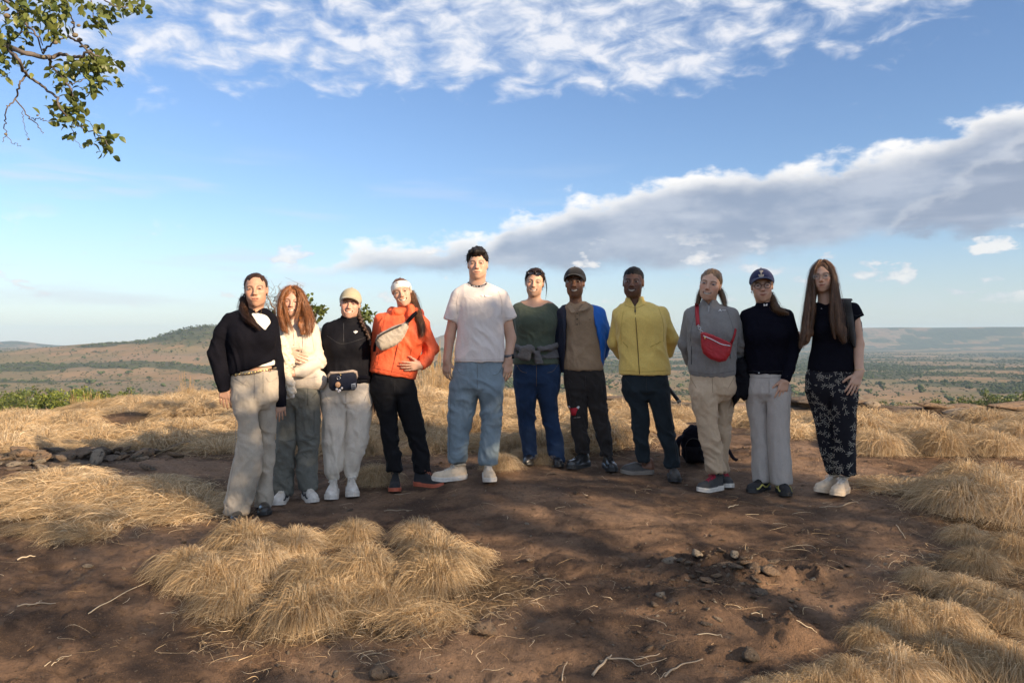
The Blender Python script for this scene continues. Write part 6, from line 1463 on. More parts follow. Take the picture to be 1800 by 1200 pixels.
# ------------------------------------------------------------------ 2: auburn hair, cream hoodie
def p2():
    p = Person(522, 5.65, 'woman with loose auburn hair in cream hoodie and grey green cargo trousers', 102)
    legs(p, [(508, 695, 0), (540, 695, 0)], [(498, 868, .02), (543, 864, 0)])
    S_ = [(556, 500, 530), (563, 491, 546), (572, 486, 556), (590, 485, 558), (620, 488, 558), (645, 498, 560), (664, 508, 561), (673, 512, 559)]
    p.garment('hoodie', CREAM, bust=(506, 536, 606, -.07, .055), torso=[p.rows(S_, .62)], tubes=[p.J([(548, 580, .01, .054), (560, 634, .0, .055), (532, 652, -.13, .045), (515, 655, -.15, .038)]), p.J([(492, 580, .01, .052), (482, 632, -.03, .048), (498, 622, -.15, .040)])], amp=.007, freq=(13, 13, 12), joints=[(*p.P(558, 640), .09, 1.5), (*p.P(535, 668), .08, .9)],
              extra=lambda G: (G.cone(p.P(498, 562, .02), p.P(536, 562, .02), .034, .034, .02), G.cone(p.P(515, 668, -.02), p.P(557, 668, -.02), .075, .075, .02)))
    p.body((512, 555), (515, 503), -3, 4, PINK, (515, 566), [[(545, 580, .01, .036), (560, 634, 0, .034), (514, 655, -.15, .026)], [(492, 580, .01, .036), (482, 632, -.03, .034), (503, 618, -.16, .026)]], [(566, 498, 540), (590, 490, 552), (640, 500, 556), (690, 500, 560)], smile=.5, brow=(.16, .08, .04), hands=[p.wrist_hand(502, 617, -.17, 532, 632, -.19, (.2, 0, 1), -1, .22, .95), p.wrist_hand(514, 656, -.16, 496, 655, -.18, (0, -.2, 1), 1, .9, .9)], eyeopen=.35, wide=.96, teeth=True)
    LONG = [(-.13, .080), (-.088, .072), (-.070, .035), (-.055, -.03), (-.04, -.10), (.14, -.13)]
    p.hair(hair_mat('auburn_hair', (.235, .088, .028)), .012, LONG, part=.030, flow=(0, -.2, -1), locks=[[(494, 535, .0, .022), (491, 560, -.06, .022), (497, 580, -.13, .012)], [(499, 535, -.03, .016), (499, 560, -.09, .018), (504, 584, -.14, .010)], [(531, 530, -.02, .020), (536, 560, -.09, .022), (536, 585, -.14, .012)], [(535, 540, .0, .022), (545, 565, -.06, .024), (548, 584, -.11, .010)], [(528, 545, -.05, .012), (528, 570, -.11, .016), (530, 588, -.14, .008)]],
           strands=[dict(path=[(512, 505, -.02, .014), (499, 515, -.05, .024), (493, 540, -.05, .028), (495, 565, -.11, .032), (506, 588, -.15, .016)], n=220, width=.0045, seed=1, wave=.007), dict(path=[(515, 505, -.02, .014), (528, 515, -.06, .022), (538, 545, -.07, .034), (544, 568, -.12, .040), (541, 592, -.15, .020)], n=300, width=.0045, seed=2, wave=.009), dict(path=[(520, 505, -.05, .01), (527, 520, -.085, .010), (524, 545, -.10, .012), (518, 570, -.14, .016)], n=70, seed=3, wave=.008), dict(path=[(500, 530, -.06, .012), (505, 560, -.11, .016), (516, 585, -.15, .014)], n=70, seed=4, wave=.008)])
    p.trousers(OLIVE, [(668, 508, 561), (690, 500, 562), (705, 496, 563), (716, 493, 562)], [dict(r=[(700, 494, 525), (725, 489, 522), (748, 486, 521), (790, 484, 519), (830, 482, 516), (850, 481, 514), (870, 482, 513)], dy=.02), dict(r=[(700, 520, 563), (748, 521, 562), (785, 525, 559), (805, 522, 558), (830, 522, 557), (860, 527, 556)], dy=0.0)], amp=.010, freq=(14, 14, 11))
    for px in (516, 531): m = MB(); P = np.array([p.pick(['hoodie'], x, y, .004)[0] for x, y in ((px, 575), (px + 1, 590), (px + 2, 604), (px, 618 if px > 520 else 606))]); m.add(*tube(smooth_path(P, 10), .0035, 6)); m.obj('drawstring', LACEW, p.root)
    p.shoe(497, 881, .0, -12, .26, WHS, WRUB, LACEW, .028, .08, accent=GSH); p.shoe(542, 876, -.02, 16, .26, WHS, WRUB, LACEW, .028, .08, accent=GSH)
    # fluffy jacket over her arm: a thing of its own
    V, Q = p.pouch([(487, 593), (498, 590), (507, 602), (512, 616), (517, 638), (509, 652), (516, 668), (520, 688), (512, 697), (501, 695), (495, 676), (489, 648), (485, 620)], -.205, .045, .006, .8); N = vnormals(V, Q); V = V + N * ((fbm3(V * 75, 2, 5) - .45) * .030 + (fbm3(V * 18, 2, 6) - .5) * .03)[:, None]
    p.thing('fleece_jacket', 'fluffy cream fleece jacket draped over a hoodie arm', 'jacket', [('fleece', V, Q, cloth('cream_teddy', (.68, .60, .48), .98, .15, 220, 1.0, .3, .4)), ('lining', *p.pouch([(500, 690), (518, 688), (518, 699), (501, 702)], -.20, .022, .006), WHITE)])
    seams(p, ['hoodie'], [[(518, 662), (538, 665), (558, 662)], [(517, 648), (519, 656), (520, 663)], [(540, 566), (548, 590), (552, 615)]], plain('cream_stitch', (.38, .32, .25), .9)); seams(p, ['trousers'], [[(541, 675), (541, 712)], [(557, 690), (548, 700)], [(528, 770), (540, 774), (556, 768)], [(486, 772), (502, 776), (518, 772)], [(552, 720), (552, 760)]], BKSEAM)
p2()

# ------------------------------------------------------------------ 3: cap and black half-zip
def p3():
    p = Person(608, 5.79, 'woman in beige cap, black half-zip top and loose white trousers', 103)
    legs(p, [(586, 695, 0), (630, 695, 0)], [(586, 850, 0), (618, 848, 0)])
    S_ = [(560, 592, 634), (566, 580, 640), (574, 571, 647), (585, 567, 651), (605, 567, 651), (635, 568, 650), (655, 568, 651), (668, 567, 652), (674, 570, 652)]
    p.garment('half_zip', NAVYB, bust=(591, 627, 608, -.075, .062), torso=[p.rows(S_, .60)], tubes=[p.J([(578, 578, .02, .052), (567, 632, .08, .047), (563, 682, .07, .036)]), p.J([(641, 582, .02, .052), (649, 636, .08, .046), (654, 692, .08, .035)])], extra=lambda G: G.cone(p.P(613, 568, .015), p.P(614, 555, .0), .066, .060, .03, flat=True), amp=.005, joints=[(*p.P(610, 655), .15, .8)])
    p.body((613, 559), (618, 510), -4, 2, PINK, (613, 566), [[(580, 580, .02, .036), (567, 632, .08, .033), (563, 684, .07, .025)], [(640, 582, .02, .036), (649, 636, .08, .033), (654, 694, .08, .025)]], [(572, 580, 640), (620, 572, 646), (690, 570, 648)], smile=.85, teeth=True, brow=(.10, .06, .04), hands=[p.wrist_hand(563, 684, .07, 563, 715, .07, (1, 0, 0), -1, .4, .9), p.wrist_hand(654, 694, .08, 656, 724, .08, (-1, 0, 0), 1, .4, .9)], eyeopen=.4, wide=1.04, jaw=1.1, hair_t=.0)
    p.hair(hair_mat('brown_hair', (.075, .040, .024)), .006, cut_above=.06, strands=[dict(path=[(630, 545, .02, .014), (633, 560, .0, .014), (640, 575, -.06, .012), (648, 590, -.09, .012), (652, 608, -.09, .007)], n=120, seed=1, wave=.006)])
    m = MB(); BR = smooth_path(np.array([p.P(*q) for q in ((632, 556, -.02), (637, 570, -.075), (645, 586, -.10), (652, 606, -.10))]), 14)
    for i, q in enumerate(BR): V, Q = uv_sphere(q + np.array([.006 * (-1) ** i, 0, 0]), np.array([.013, .010, .011]) * (1 - .03 * i), 7, 9); m.add(V, Q)
    m.obj('braid', hair_mat('brown_hair', None), p.root)
    p.cap(cloth('beige_cap', (.42, .37, .25), .9, .08, 600, .3, .0), None, .016, .030)
    p.trousers(LINEN, [(668, 565, 652), (685, 563, 654), (705, 564, 654), (716, 565, 653)], [dict(r=[(700, 564, 609), (740, 566, 609), (775, 568, 608), (810, 570, 606), (826, 572, 603), (834, 576, 597), (840, 577, 596)], q=1.0), dict(r=[(700, 607, 653), (740, 608, 652), (775, 606, 646), (810, 605, 635), (824, 606, 631), (832, 608, 627), (838, 609, 626)], q=1.0)], amp=.009, freq=(13, 13, 8))
    p.decal('chest_mark', ['half_zip'], [[(621, 582.5), (625, 584.5), (629, 582), (628.5, 583.6), (624.8, 586.6), (621.5, 584)], [(623, 581.5), (627, 581.5), (627, 582.4), (623, 582.4)]], MARK)
    p.decal('zip', ['half_zip'], [[(603.6, 568), (604.6, 568), (604.2, 602), (603.2, 602)]], plain('black_zip', (.05, .05, .055), .35))
    p.shoe(586, 868, -.02, -4, .27, WHS, WRUB, LACEW, .036, .095, .105); p.shoe(618, 866, -.02, 5, .27, WHS, WRUB, LACEW, .036, .095, .105)
    # waist pack
    bag = [(576, 660), (580, 656), (622, 652), (627, 657), (628, 680), (623, 686), (583, 687), (578, 682)]; yf = -.215
    bow = lambda X, Z: 3.0 * (X - p.P(602, 670, yf)[0]) ** 2
    V, Q = p.pouch(bag, yf, .036, .005, 1, bow); rim = [(575, 660), (580, 653), (600, 652.5), (620, 649.5), (628, 652), (630, 662), (627, 668), (625, 658), (619, 655), (581, 659), (577, 668)]; V2, Q2 = p.pouch(rim, yf - .002, .034, .005, .8, bow)
    parts = [('pouch', V, Q, cloth('navy_canvas', (.014, .017, .032), .85, .15, 600, .3)), ('zip_band', V2, Q2, cloth('taupe_canvas', (.40, .32, .26), .85, .1, 600, .3))]
    lab = np.array([p.P(x, y, yf - .033) for x, y in ((617, 675), (625, 673), (626, 682), (618, 684))]); parts.append(('label', np.vstack([lab, lab + np.array([0, .012, 0])]), np.array([[0, 1, 2, 3], [0, 4, 5, 1], [1, 5, 6, 2], [2, 6, 7, 3], [3, 7, 4, 0]]), plain('label_cloth', (.50, .50, .50), .8), None, False))
    mk = MB()
    for x0, x1, y in ((619, 624, 676.5), (619.3, 622, 679), (622.8, 624.6, 679), (619.5, 624.6, 681)): mk.add(*box((p.P((x0 + x1) / 2, y, yf - .0345)), (p.m(x1 - x0), .002, .004)))
    Vm, Qm, _ = mk.arrays(); parts.append(('lettering', Vm, Qm, DARKM, 'label', False))
    c = p.P(595, 664, yf - .04); a = np.linspace(0, 6.283, 17); ring = np.stack([c[0] + .012 * np.cos(a), 0 * a + c[1], c[2] + .012 * np.sin(a)], 1); parts.append(('key_ring', *tube(ring, .002, 5, False), SILV)); parts.append(('charm', *uv_sphere(p.P(594, 676, yf - .045), (.020, .012, .022), 10, 12), plain('peach_charm', (.62, .36, .20), .6)))
    t = MB()
    for x, y, s_ in ((592, 684, .011), (597, 686, .012), (601, 682, .010), (595, 688, .009)): V, T = icosphere(1); t.add(V * s_ * np.array([1, .5, 1]) + p.P(x, y, yf - .045), T)
    Vt, Qt, _ = t.arrays(); parts.append(('tassel', Vt, Qt, plain('white_charm', (.66, .64, .66), .5), None, False)); parts.append(('zip_puller', *tube(smooth_path([p.P(595, 655, yf - .04), p.P(599, 658, yf - .045), p.P(598, 661, yf - .045)], 6), .003, 5), GOLD))
    ws = [];
    for x in np.linspace(567, 651, 24): q, n = p.pick(['half_zip', 'trousers'], x, 664 - 2 * math.sin((x - 567) / 84 * 3.1), .004); ws.append((q, n))
    V, Q = band(np.array([w[0] for w in ws]), np.array([w[1] for w in ws]), .03, .004); parts.append(('waist_strap', V, Q, BLACKT))
    p.thing('waist_pack', 'navy waist pack with taupe zip band, keyring charms and grey label', 'bag', parts)
    seams(p, ['trousers'], [[(608, 690), (608, 715)], [(646, 690), (640, 704)], [(571, 692), (578, 704)]], GYSEAM); seams(p, ['half_zip'], [[(575, 590), (600, 604), (634, 596), (646, 590)], [(580, 668), (610, 671), (645, 668)]], plain('grey_piping', (.035, .035, .04), .5))
p3()

# ------------------------------------------------------------------ 4: orange shell jacket
def p4():
    p = Person(706, 5.84, 'woman in bright orange jacket and white headband with hand in pocket', 104)
    legs(p, [(674, 690, 0), (712, 690, .01)], [(694, 832, 0), (742, 835, .02)])
    S_ = [(546, 692, 732), (551, 676, 742), (558, 664, 750), (575, 661, 753), (600, 659, 744), (625, 655, 737), (645, 652, 735), (656, 650, 733), (668, 654, 729)]
    a, b = down_plane(p.P(648, 652), p.P(730, 667))
    def ex(G):
        G.cone(p.P(694, 548, -.05), p.P(730, 546, -.05), .030, .028, .02); G.cone(p.P(690, 549, .05), p.P(736, 552, .06), .045, .045, .02); G.cone(p.P(722, 540, -.07), p.P(722, 556, -.09), .028, .03, .02)
    p.garment('jacket', ORANGE, bust=(688, 722, 592, -.075, .058), torso=[p.rows(S_, .64)], tubes=[p.J([(670, 562, .02, .055), (659, 612, .08, .054), (657, 655, .09, .044)]), p.J([(743, 570, .0, .056), (759, 614, .03, .057), (748, 634, -.05, .048), (738, 644, -.09, .041)])], extra=ex, pre=lambda G: G.cut(a, b), amp=.009, freq=(13, 13, 9), joints=[(*p.P(757, 618), .08, 1.4), (*p.P(690, 560, -.1), .10, .7), (*p.P(735, 600, -.1), .1, .9)])
    p.body((713, 538), (700, 488), -5, 0, FAIR, (712, 550), [[(672, 565, .02, .036), (659, 612, .08, .034), (657, 655, .09, .026)], [(741, 570, 0, .036), (759, 614, .03, .034), (739, 642, -.09, .026)]], [(560, 680, 738), (600, 668, 735), (650, 658, 725), (690, 660, 725)], smile=.9, teeth=True, brow=(.13, .07, .04), hands=[p.wrist_hand(740, 642, -.09, 716, 644, -.145, (-.1, -.25, 1), 1, .25, .95, .7), p.wrist_hand(657, 656, .09, 657, 690, .08, (1, 0, 0), -1, .4, .9)], eyeopen=.45, wide=.95, jaw=.95)
    p.hair(hair_mat('chestnut_hair', (.135, .058, .026)), .007, locks=[[(726, 520, .05, .024), (733, 545, .0, .026), (740, 575, -.06, .022)]], strands=[dict(path=[(722, 512, .05, .02), (729, 530, .03, .026), (736, 555, -.06, .028), (742, 575, -.12, .030), (742, 594, -.14, .016)], n=320, width=.0045, seed=1, wave=.008), dict(path=[(721, 515, .0, .01), (727, 535, -.04, .016), (733, 565, -.12, .018)], n=80, seed=2, wave=.006)])
    # headband
    sc = p.hs; G = SDF.box(p.hc - .15 * sc, p.hc + .15 * sc, .005); sl, x, y, z = G.reg(p.hc - .15 * sc, p.hc + .15 * sc, 0); iR = p.hR.T / sc; X, Y, Z = np.broadcast_arrays(x - p.hc[0], y - p.hc[1], z - p.hc[2]); X, Y, Z = (iR[i, 0] * X + iR[i, 1] * Y + iR[i, 2] * Z for i in range(3))
    d = (np.sqrt((X / .085) ** 2 + ((Y - .012) / .106) ** 2 + ((Z - .030) / .102) ** 2) - 1) * .085; d = np.maximum(d, np.abs(Z - .058 + .40 * (Y + .05)) - .033); G.put(sl, (d * sc).astype(np.float32), 0); V, Q = G.mesh(1); obj('headband', V, Q, cloth('white_jersey', (.72, .69, .65), .9, .04, 600, .2), p.root); p.bv['headband'] = BVHTree.FromPolygons(V.tolist(), Q.tolist())
    p.decal('headband_mark', ['headband'], [[(696, 498), (698, 495.5), (700, 498), (698.6, 498), (698, 497), (697.4, 498)], [(719, 503), (720.6, 502.5), (721, 505.5), (719.4, 506)]], plain('grey_mark', (.38, .33, .33), .8))
    p.trousers(BLACKP, [(655, 651, 728), (675, 650, 730), (690, 652, 732), (702, 655, 733)], [dict(r=[(690, 653, 694), (705, 657, 696), (740, 666, 698), (775, 673, 701), (810, 680, 705), (828, 681, 707)]), dict(r=[(690, 690, 733), (705, 695, 736), (740, 705, 745), (775, 718, 750), (810, 727, 754), (830, 729, 756)], dy=.02)], amp=.008)
    p.decal('zip', ['jacket'], [[(686.5, 660), (687.6, 660), (701.6, 600), (700.6, 600)], [(655, 643), (656, 643), (664, 620), (663, 620)]], plain('orange_zip', (.30, .05, .02), .5))
    p.shoe(695, 857, .0, 0, .265, BSH, ORS, LACEB, .028, .11); p.shoe(742, 853, .0, 62, .265, BSH, ORS, plain('orange_lace', (.30, .10, .06), .7), .028, .11)
    yf = -.205; pts = [(659, 598), (664, 588), (690, 574), (713, 566), (718, 571), (716, 582), (708, 596), (698, 606), (682, 613), (670, 616), (663, 609)]; V, Q = p.pouch(pts, yf, .042, .0055, .9); V = p.wrinkle(V, Q, .006, (20, 20, 20))
    zp = np.array([p.P(x, y, yf - .046) for x, y in ((660, 599), (668, 590), (684, 581), (706, 571))]); parts = [('pouch', V, Q, BEIGEP), ('zip', *band(smooth_path(zp, 14), np.tile([0, -1.0, .1], (14, 1)), .012, .005), ZIP)]
    st = [p.pick(['jacket'], x, y, .006) for x, y in ((714, 569), (718, 564), (722, 559), (727, 553), (731, 549))]; V, Q = band(np.array([s_[0] for s_ in st]) + np.array([0, -.01, 0]), np.array([s_[1] for s_ in st]), .028, .004); parts.append(('strap', V, Q, BLACKT)); st = [p.P(x, y, d_) for x, y, d_ in ((662, 598, yf), (659, 608, yf + .05), (658, 618, yf + .04))]; parts.append(('strap_end', *band(np.array(st), np.tile([0, -1.0, 0], (3, 1)), .02, .004), BLACKT)); parts.append(('buckle', *box(p.P(715, 569, yf - .02), (.03, .012, .022)), BRUB, None, False))
    p.thing('sling_bag', 'beige nylon sling bag with black zip across the orange jacket', 'bag', parts)
    seams(p, ['jacket'], [[(676, 556), (672, 590), (664, 640)], [(738, 560), (736, 590)], [(655, 646), (690, 653), (724, 661)], [(724, 610), (716, 650)]], plain('jacket_seam', (.38, .05, .015), .7)); seams(p, ['trousers'], [[(694, 668), (694, 690)]], BKSEAM)
p4()

# ------------------------------------------------------------------ 5: tall man in white T-shirt
def p5():
    p = Person(834, 5.88, 'tall man in white T-shirt, light blue jeans and white sneakers', 105)
    legs(p, [(815, 680, 0), (862, 680, 0)], [(803, 805, .03), (858, 820, 0)])
    S_ = [(496, 823, 856), (501, 812, 868), (507, 803, 879), (516, 800, 884), (540, 803, 885), (570, 804, 885), (600, 802, 886), (625, 799, 887), (636, 798, 887)]
    p.garment('tee', TEE, [p.rows(S_, .60)], [p.J([(806, 522, .01, .068), (792, 564, .01, .066)]), p.J([(880, 522, .01, .068), (897, 562, .01, .068)])], amp=.006, freq=(12, 12, 6), joints=[(*p.P(842, 610, -.1), .15, .9), (*p.P(875, 570, -.1), .12, 1.0)])
    p.body((840, 490), (839, 435), -4, 1, FAIR, (838, 502), [[(806, 522, .01, .047), (791, 590, .025, .043), (786, 632, -.01, .030)], [(881, 522, .01, .047), (898, 594, .025, .043), (894, 630, -.02, .030)]], [(508, 812, 870), (550, 806, 882), (630, 802, 882), (680, 800, 880)], smile=.35, brow=(.02, .014, .011), eye=(.05, .03, .02), hands=[p.wrist_hand(786, 633, -.01, 784, 668, -.02, (1, -.5, 0), -1, .55, 1.0), p.wrist_hand(894, 633, -.02, 892, 672, -.04, (-1, -.5, 0), 1, .42, 1.05)], jaw=1.15, wide=1.02, neckr=.062, eyeopen=.45, nosew=1.1, hair_t=.022)
    def fr(d, X, Y, Z): return np.minimum(d, (np.sqrt(((X) / .066) ** 2 + ((Y + .055) / .052) ** 2 + ((Z - .096) / .030) ** 2) - 1) * .03)
    p.hair(hair_mat('black_hair', (.016, .013, .012)), .010, fore=-.002, extra=fr, lift=.022, noise=.9)
    m = MB(); a = np.linspace(0, 6.283, 25); c = p.P(839.5, 499, .015); ring = np.array([c + np.array([.074 * math.cos(q), .066 * math.sin(q), .010 * math.cos(2 * q) * .6 + .020 * math.sin(q)]) for q in a]); m.add(*tube(ring, .009, 7, False)); m.obj('collar', cloth('black_rib', (.03, .028, .03), .9), p.root)
    mk = MB()
    for i, q in enumerate(np.linspace(3.5, 5.9, 17)):
        if i % 5 == 4: continue
        b = c + np.array([.0835 * math.cos(q), .0755 * math.sin(q), .010 * math.cos(2 * q) * .6 + .020 * math.sin(q)]); mk.add(*box(b, (.006, .006, .006 if i % 2 else .008), Rz(math.degrees(q) + 90)))
    mk.obj('collar_lettering', MARK, p.root, False)
    p.decal('chest_print', ['tee'], [[(845, 519.5), (848, 518.2), (850, 519.8), (849, 521.6), (846, 521)], [(851.5, 518), (856, 520), (865, 520.6), (865, 522), (855, 522.4), (851.8, 521.6)]], plain('silver_print', (.85, .83, .82), .5))
    p.trousers(BLUEJ, [(630, 797, 887), (660, 795, 886), (680, 793, 886), (692, 792, 885)], [dict(r=[(680, 792, 840), (700, 789, 838), (730, 788, 831), (770, 788, 824), (800, 787, 820), (812, 789, 818)], dy=.02), dict(r=[(680, 838, 885), (700, 842, 883), (730, 846, 881), (770, 845, 879), (805, 842, 876), (815, 841, 874)], dy=-.01)], amp=.009)
    w = p.P(893.5, 626, -.015); a = np.linspace(0, 6.283, 19); ring = np.stack([w[0] + .035 * np.cos(a), w[1] + .034 * np.sin(a), 0 * a + w[2]], 1); nr = np.stack([np.cos(a), np.sin(a), 0 * a], 1); wt = obj('watch', *band(ring, nr, .024, .003), plain('grey_strap', (.10, .10, .105), .6), p.root); obj('watch_case', *box(w + np.array([.036, -.012, 0]), (.014, .036, .038), Rz(-20)), plain('watch_black', (.012, .012, .014), .2), wt)
    p.shoe(806, 822, .02, -66, .30, CRS, WRUB, LACEW, .032, .09, .108); p.shoe(858, 837, -.02, 6, .30, CRS, WRUB, LACEW, .032, .09, .108)
    seams(p, ['tee'], [[(798, 631), (842, 632), (886, 631)], [(783, 560), (792, 562), (802, 561)], [(888, 558), (898, 559), (907, 556)], [(808, 512), (803, 530), (804, 552)], [(876, 512), (882, 530), (882, 552)]], plain('tee_stitch', (.52, .47, .45), .9)); seams(p, ['trousers'], [[(839, 640), (839, 682)], [(800, 642), (808, 656), (818, 660)], [(884, 642), (876, 656), (866, 660)], [(792, 700), (790, 800)]], plain('denim_stitch', (.12, .13, .13), .9))
p5()

# ------------------------------------------------------------------ 6: green jumper, grey knit round the waist
def p6():
    p = Person(945, 6.4, 'woman in green jumper and dark jeans with grey knit tied at the waist', 106)
    legs(p, [(922, 685, 0), (962, 685, 0)], [(932, 800, 0), (977, 800, 0)])
    S_ = [(531, 911, 966), (536, 903, 977), (545, 901, 983), (565, 904, 983), (590, 906, 978), (610, 904, 978), (625, 903, 981), (640, 902, 984)]
    p.garment('jumper', GREEN, bust=(924, 960, 568, -.07, .060), torso=[p.rows(S_, .64)], tubes=[p.J([(911, 552, .03, .050), (901, 602, .08, .047), (908, 638, .15, .038)]), p.J([(974, 552, .03, .050), (987, 602, .09, .047), (980, 638, .17, .038)])], extra=lambda G: G.pillow(p.poly([(913, 520), (966, 520), (962, 531), (950, 538), (938, 540), (925, 537), (916, 530)], -.1), -.10, .12, .008, 'sub'), amp=.006, joints=[(*p.P(940, 600, -.1), .14, .8)])
    p.body((938, 521), (942, 471), -4, 2, FAIR, (939, 531), [[(912, 550, .03, .038), (901, 602, .08, .034), (908, 640, .15, .026)], [(973, 550, .03, .038), (987, 602, .09, .034), (980, 640, .17, .026)]], [(527, 908, 972), (534, 897, 988), (545, 893, 994), (560, 898, 990), (600, 905, 978), (680, 908, 976)], smile=.95, teeth=True, brow=(.03, .018, .014), eyeopen=.5, wide=1.0, jaw=1.0, lip=(.40, .13, .12))
    p.hair(hair_mat('dark_hair', (.030, .018, .014)), .010, lift=.006, fore=.0, strands=[dict(path=[(950, 475, -.04, .010), (958, 490, -.03, .008), (961, 508, -.01, .005), (959, 528, .0, .003)], n=24, width=.002, seed=1), dict(path=[(930, 478, -.05, .010), (924, 490, -.04, .008), (923, 505, .0, .005)], n=24, width=.002, seed=2)])
    p.glasses(plain('sunglass_frame', (.02, .012, .014), .2), .024, SUNL, .082, .022, 'sunglasses', 1.15, .003)
    p.trousers(DENIM, [(630, 902, 984), (650, 902, 987), (670, 903, 985), (686, 904, 984)], [dict(r=[(680, 905, 944), (700, 907, 943), (735, 911, 941), (768, 915, 942), (790, 918, 944), (810, 919, 947)]), dict(r=[(680, 942, 984), (700, 945, 980), (735, 953, 981), (768, 960, 989), (798, 963, 991), (811, 963, 992)])], amp=.007)
    def ex(G):
        G.ell(p.P(931, 613, -.155), (.045, .035, .035), .02); G.pillow(p.poly([(910, 628), (914, 612), (926, 606), (936, 612), (931, 634), (916, 633)], -.15), -.165, .026, .015); G.pillow(p.poly([(936, 616), (948, 618), (956, 640), (961, 661), (947, 664), (942, 640)], -.15), -.16, .024, .015)
        G.pillow(p.poly([(896, 640), (904, 645), (908, 690), (906, 704), (898, 690), (893, 665)], .1), .14, .018, .01); G.pillow(p.poly([(982, 640), (990, 640), (992, 690), (986, 706), (980, 700)], .1), .14, .018, .01)
    p.garment('waist_knit', GREYK, [p.rows([(601, 903, 982), (606, 901, 984), (614, 901, 986), (623, 902, 986), (629, 903, 985)], .68)], [p.J([(900, 606, -.03, .022), (915, 613, -.13, .024), (932, 614, -.16, .022)]), p.J([(986, 604, -.03, .022), (965, 612, -.12, .024), (945, 614, -.155, .024)])], ex, h=.0065, amp=.008, freq=(14, 14, 30))
    p.shoe(933, 812, .0, -8, .26, BLE, BRUB, None, .025, .08); p.shoe(977, 812, .0, 10, .26, BLE, BRUB, None, .025, .08)
    seams(p, ['trousers'], [[(943, 640), (943, 678)], [(908, 640), (916, 652), (926, 655)], [(981, 640), (972, 652), (962, 655)]], TNSEAM)
p6()

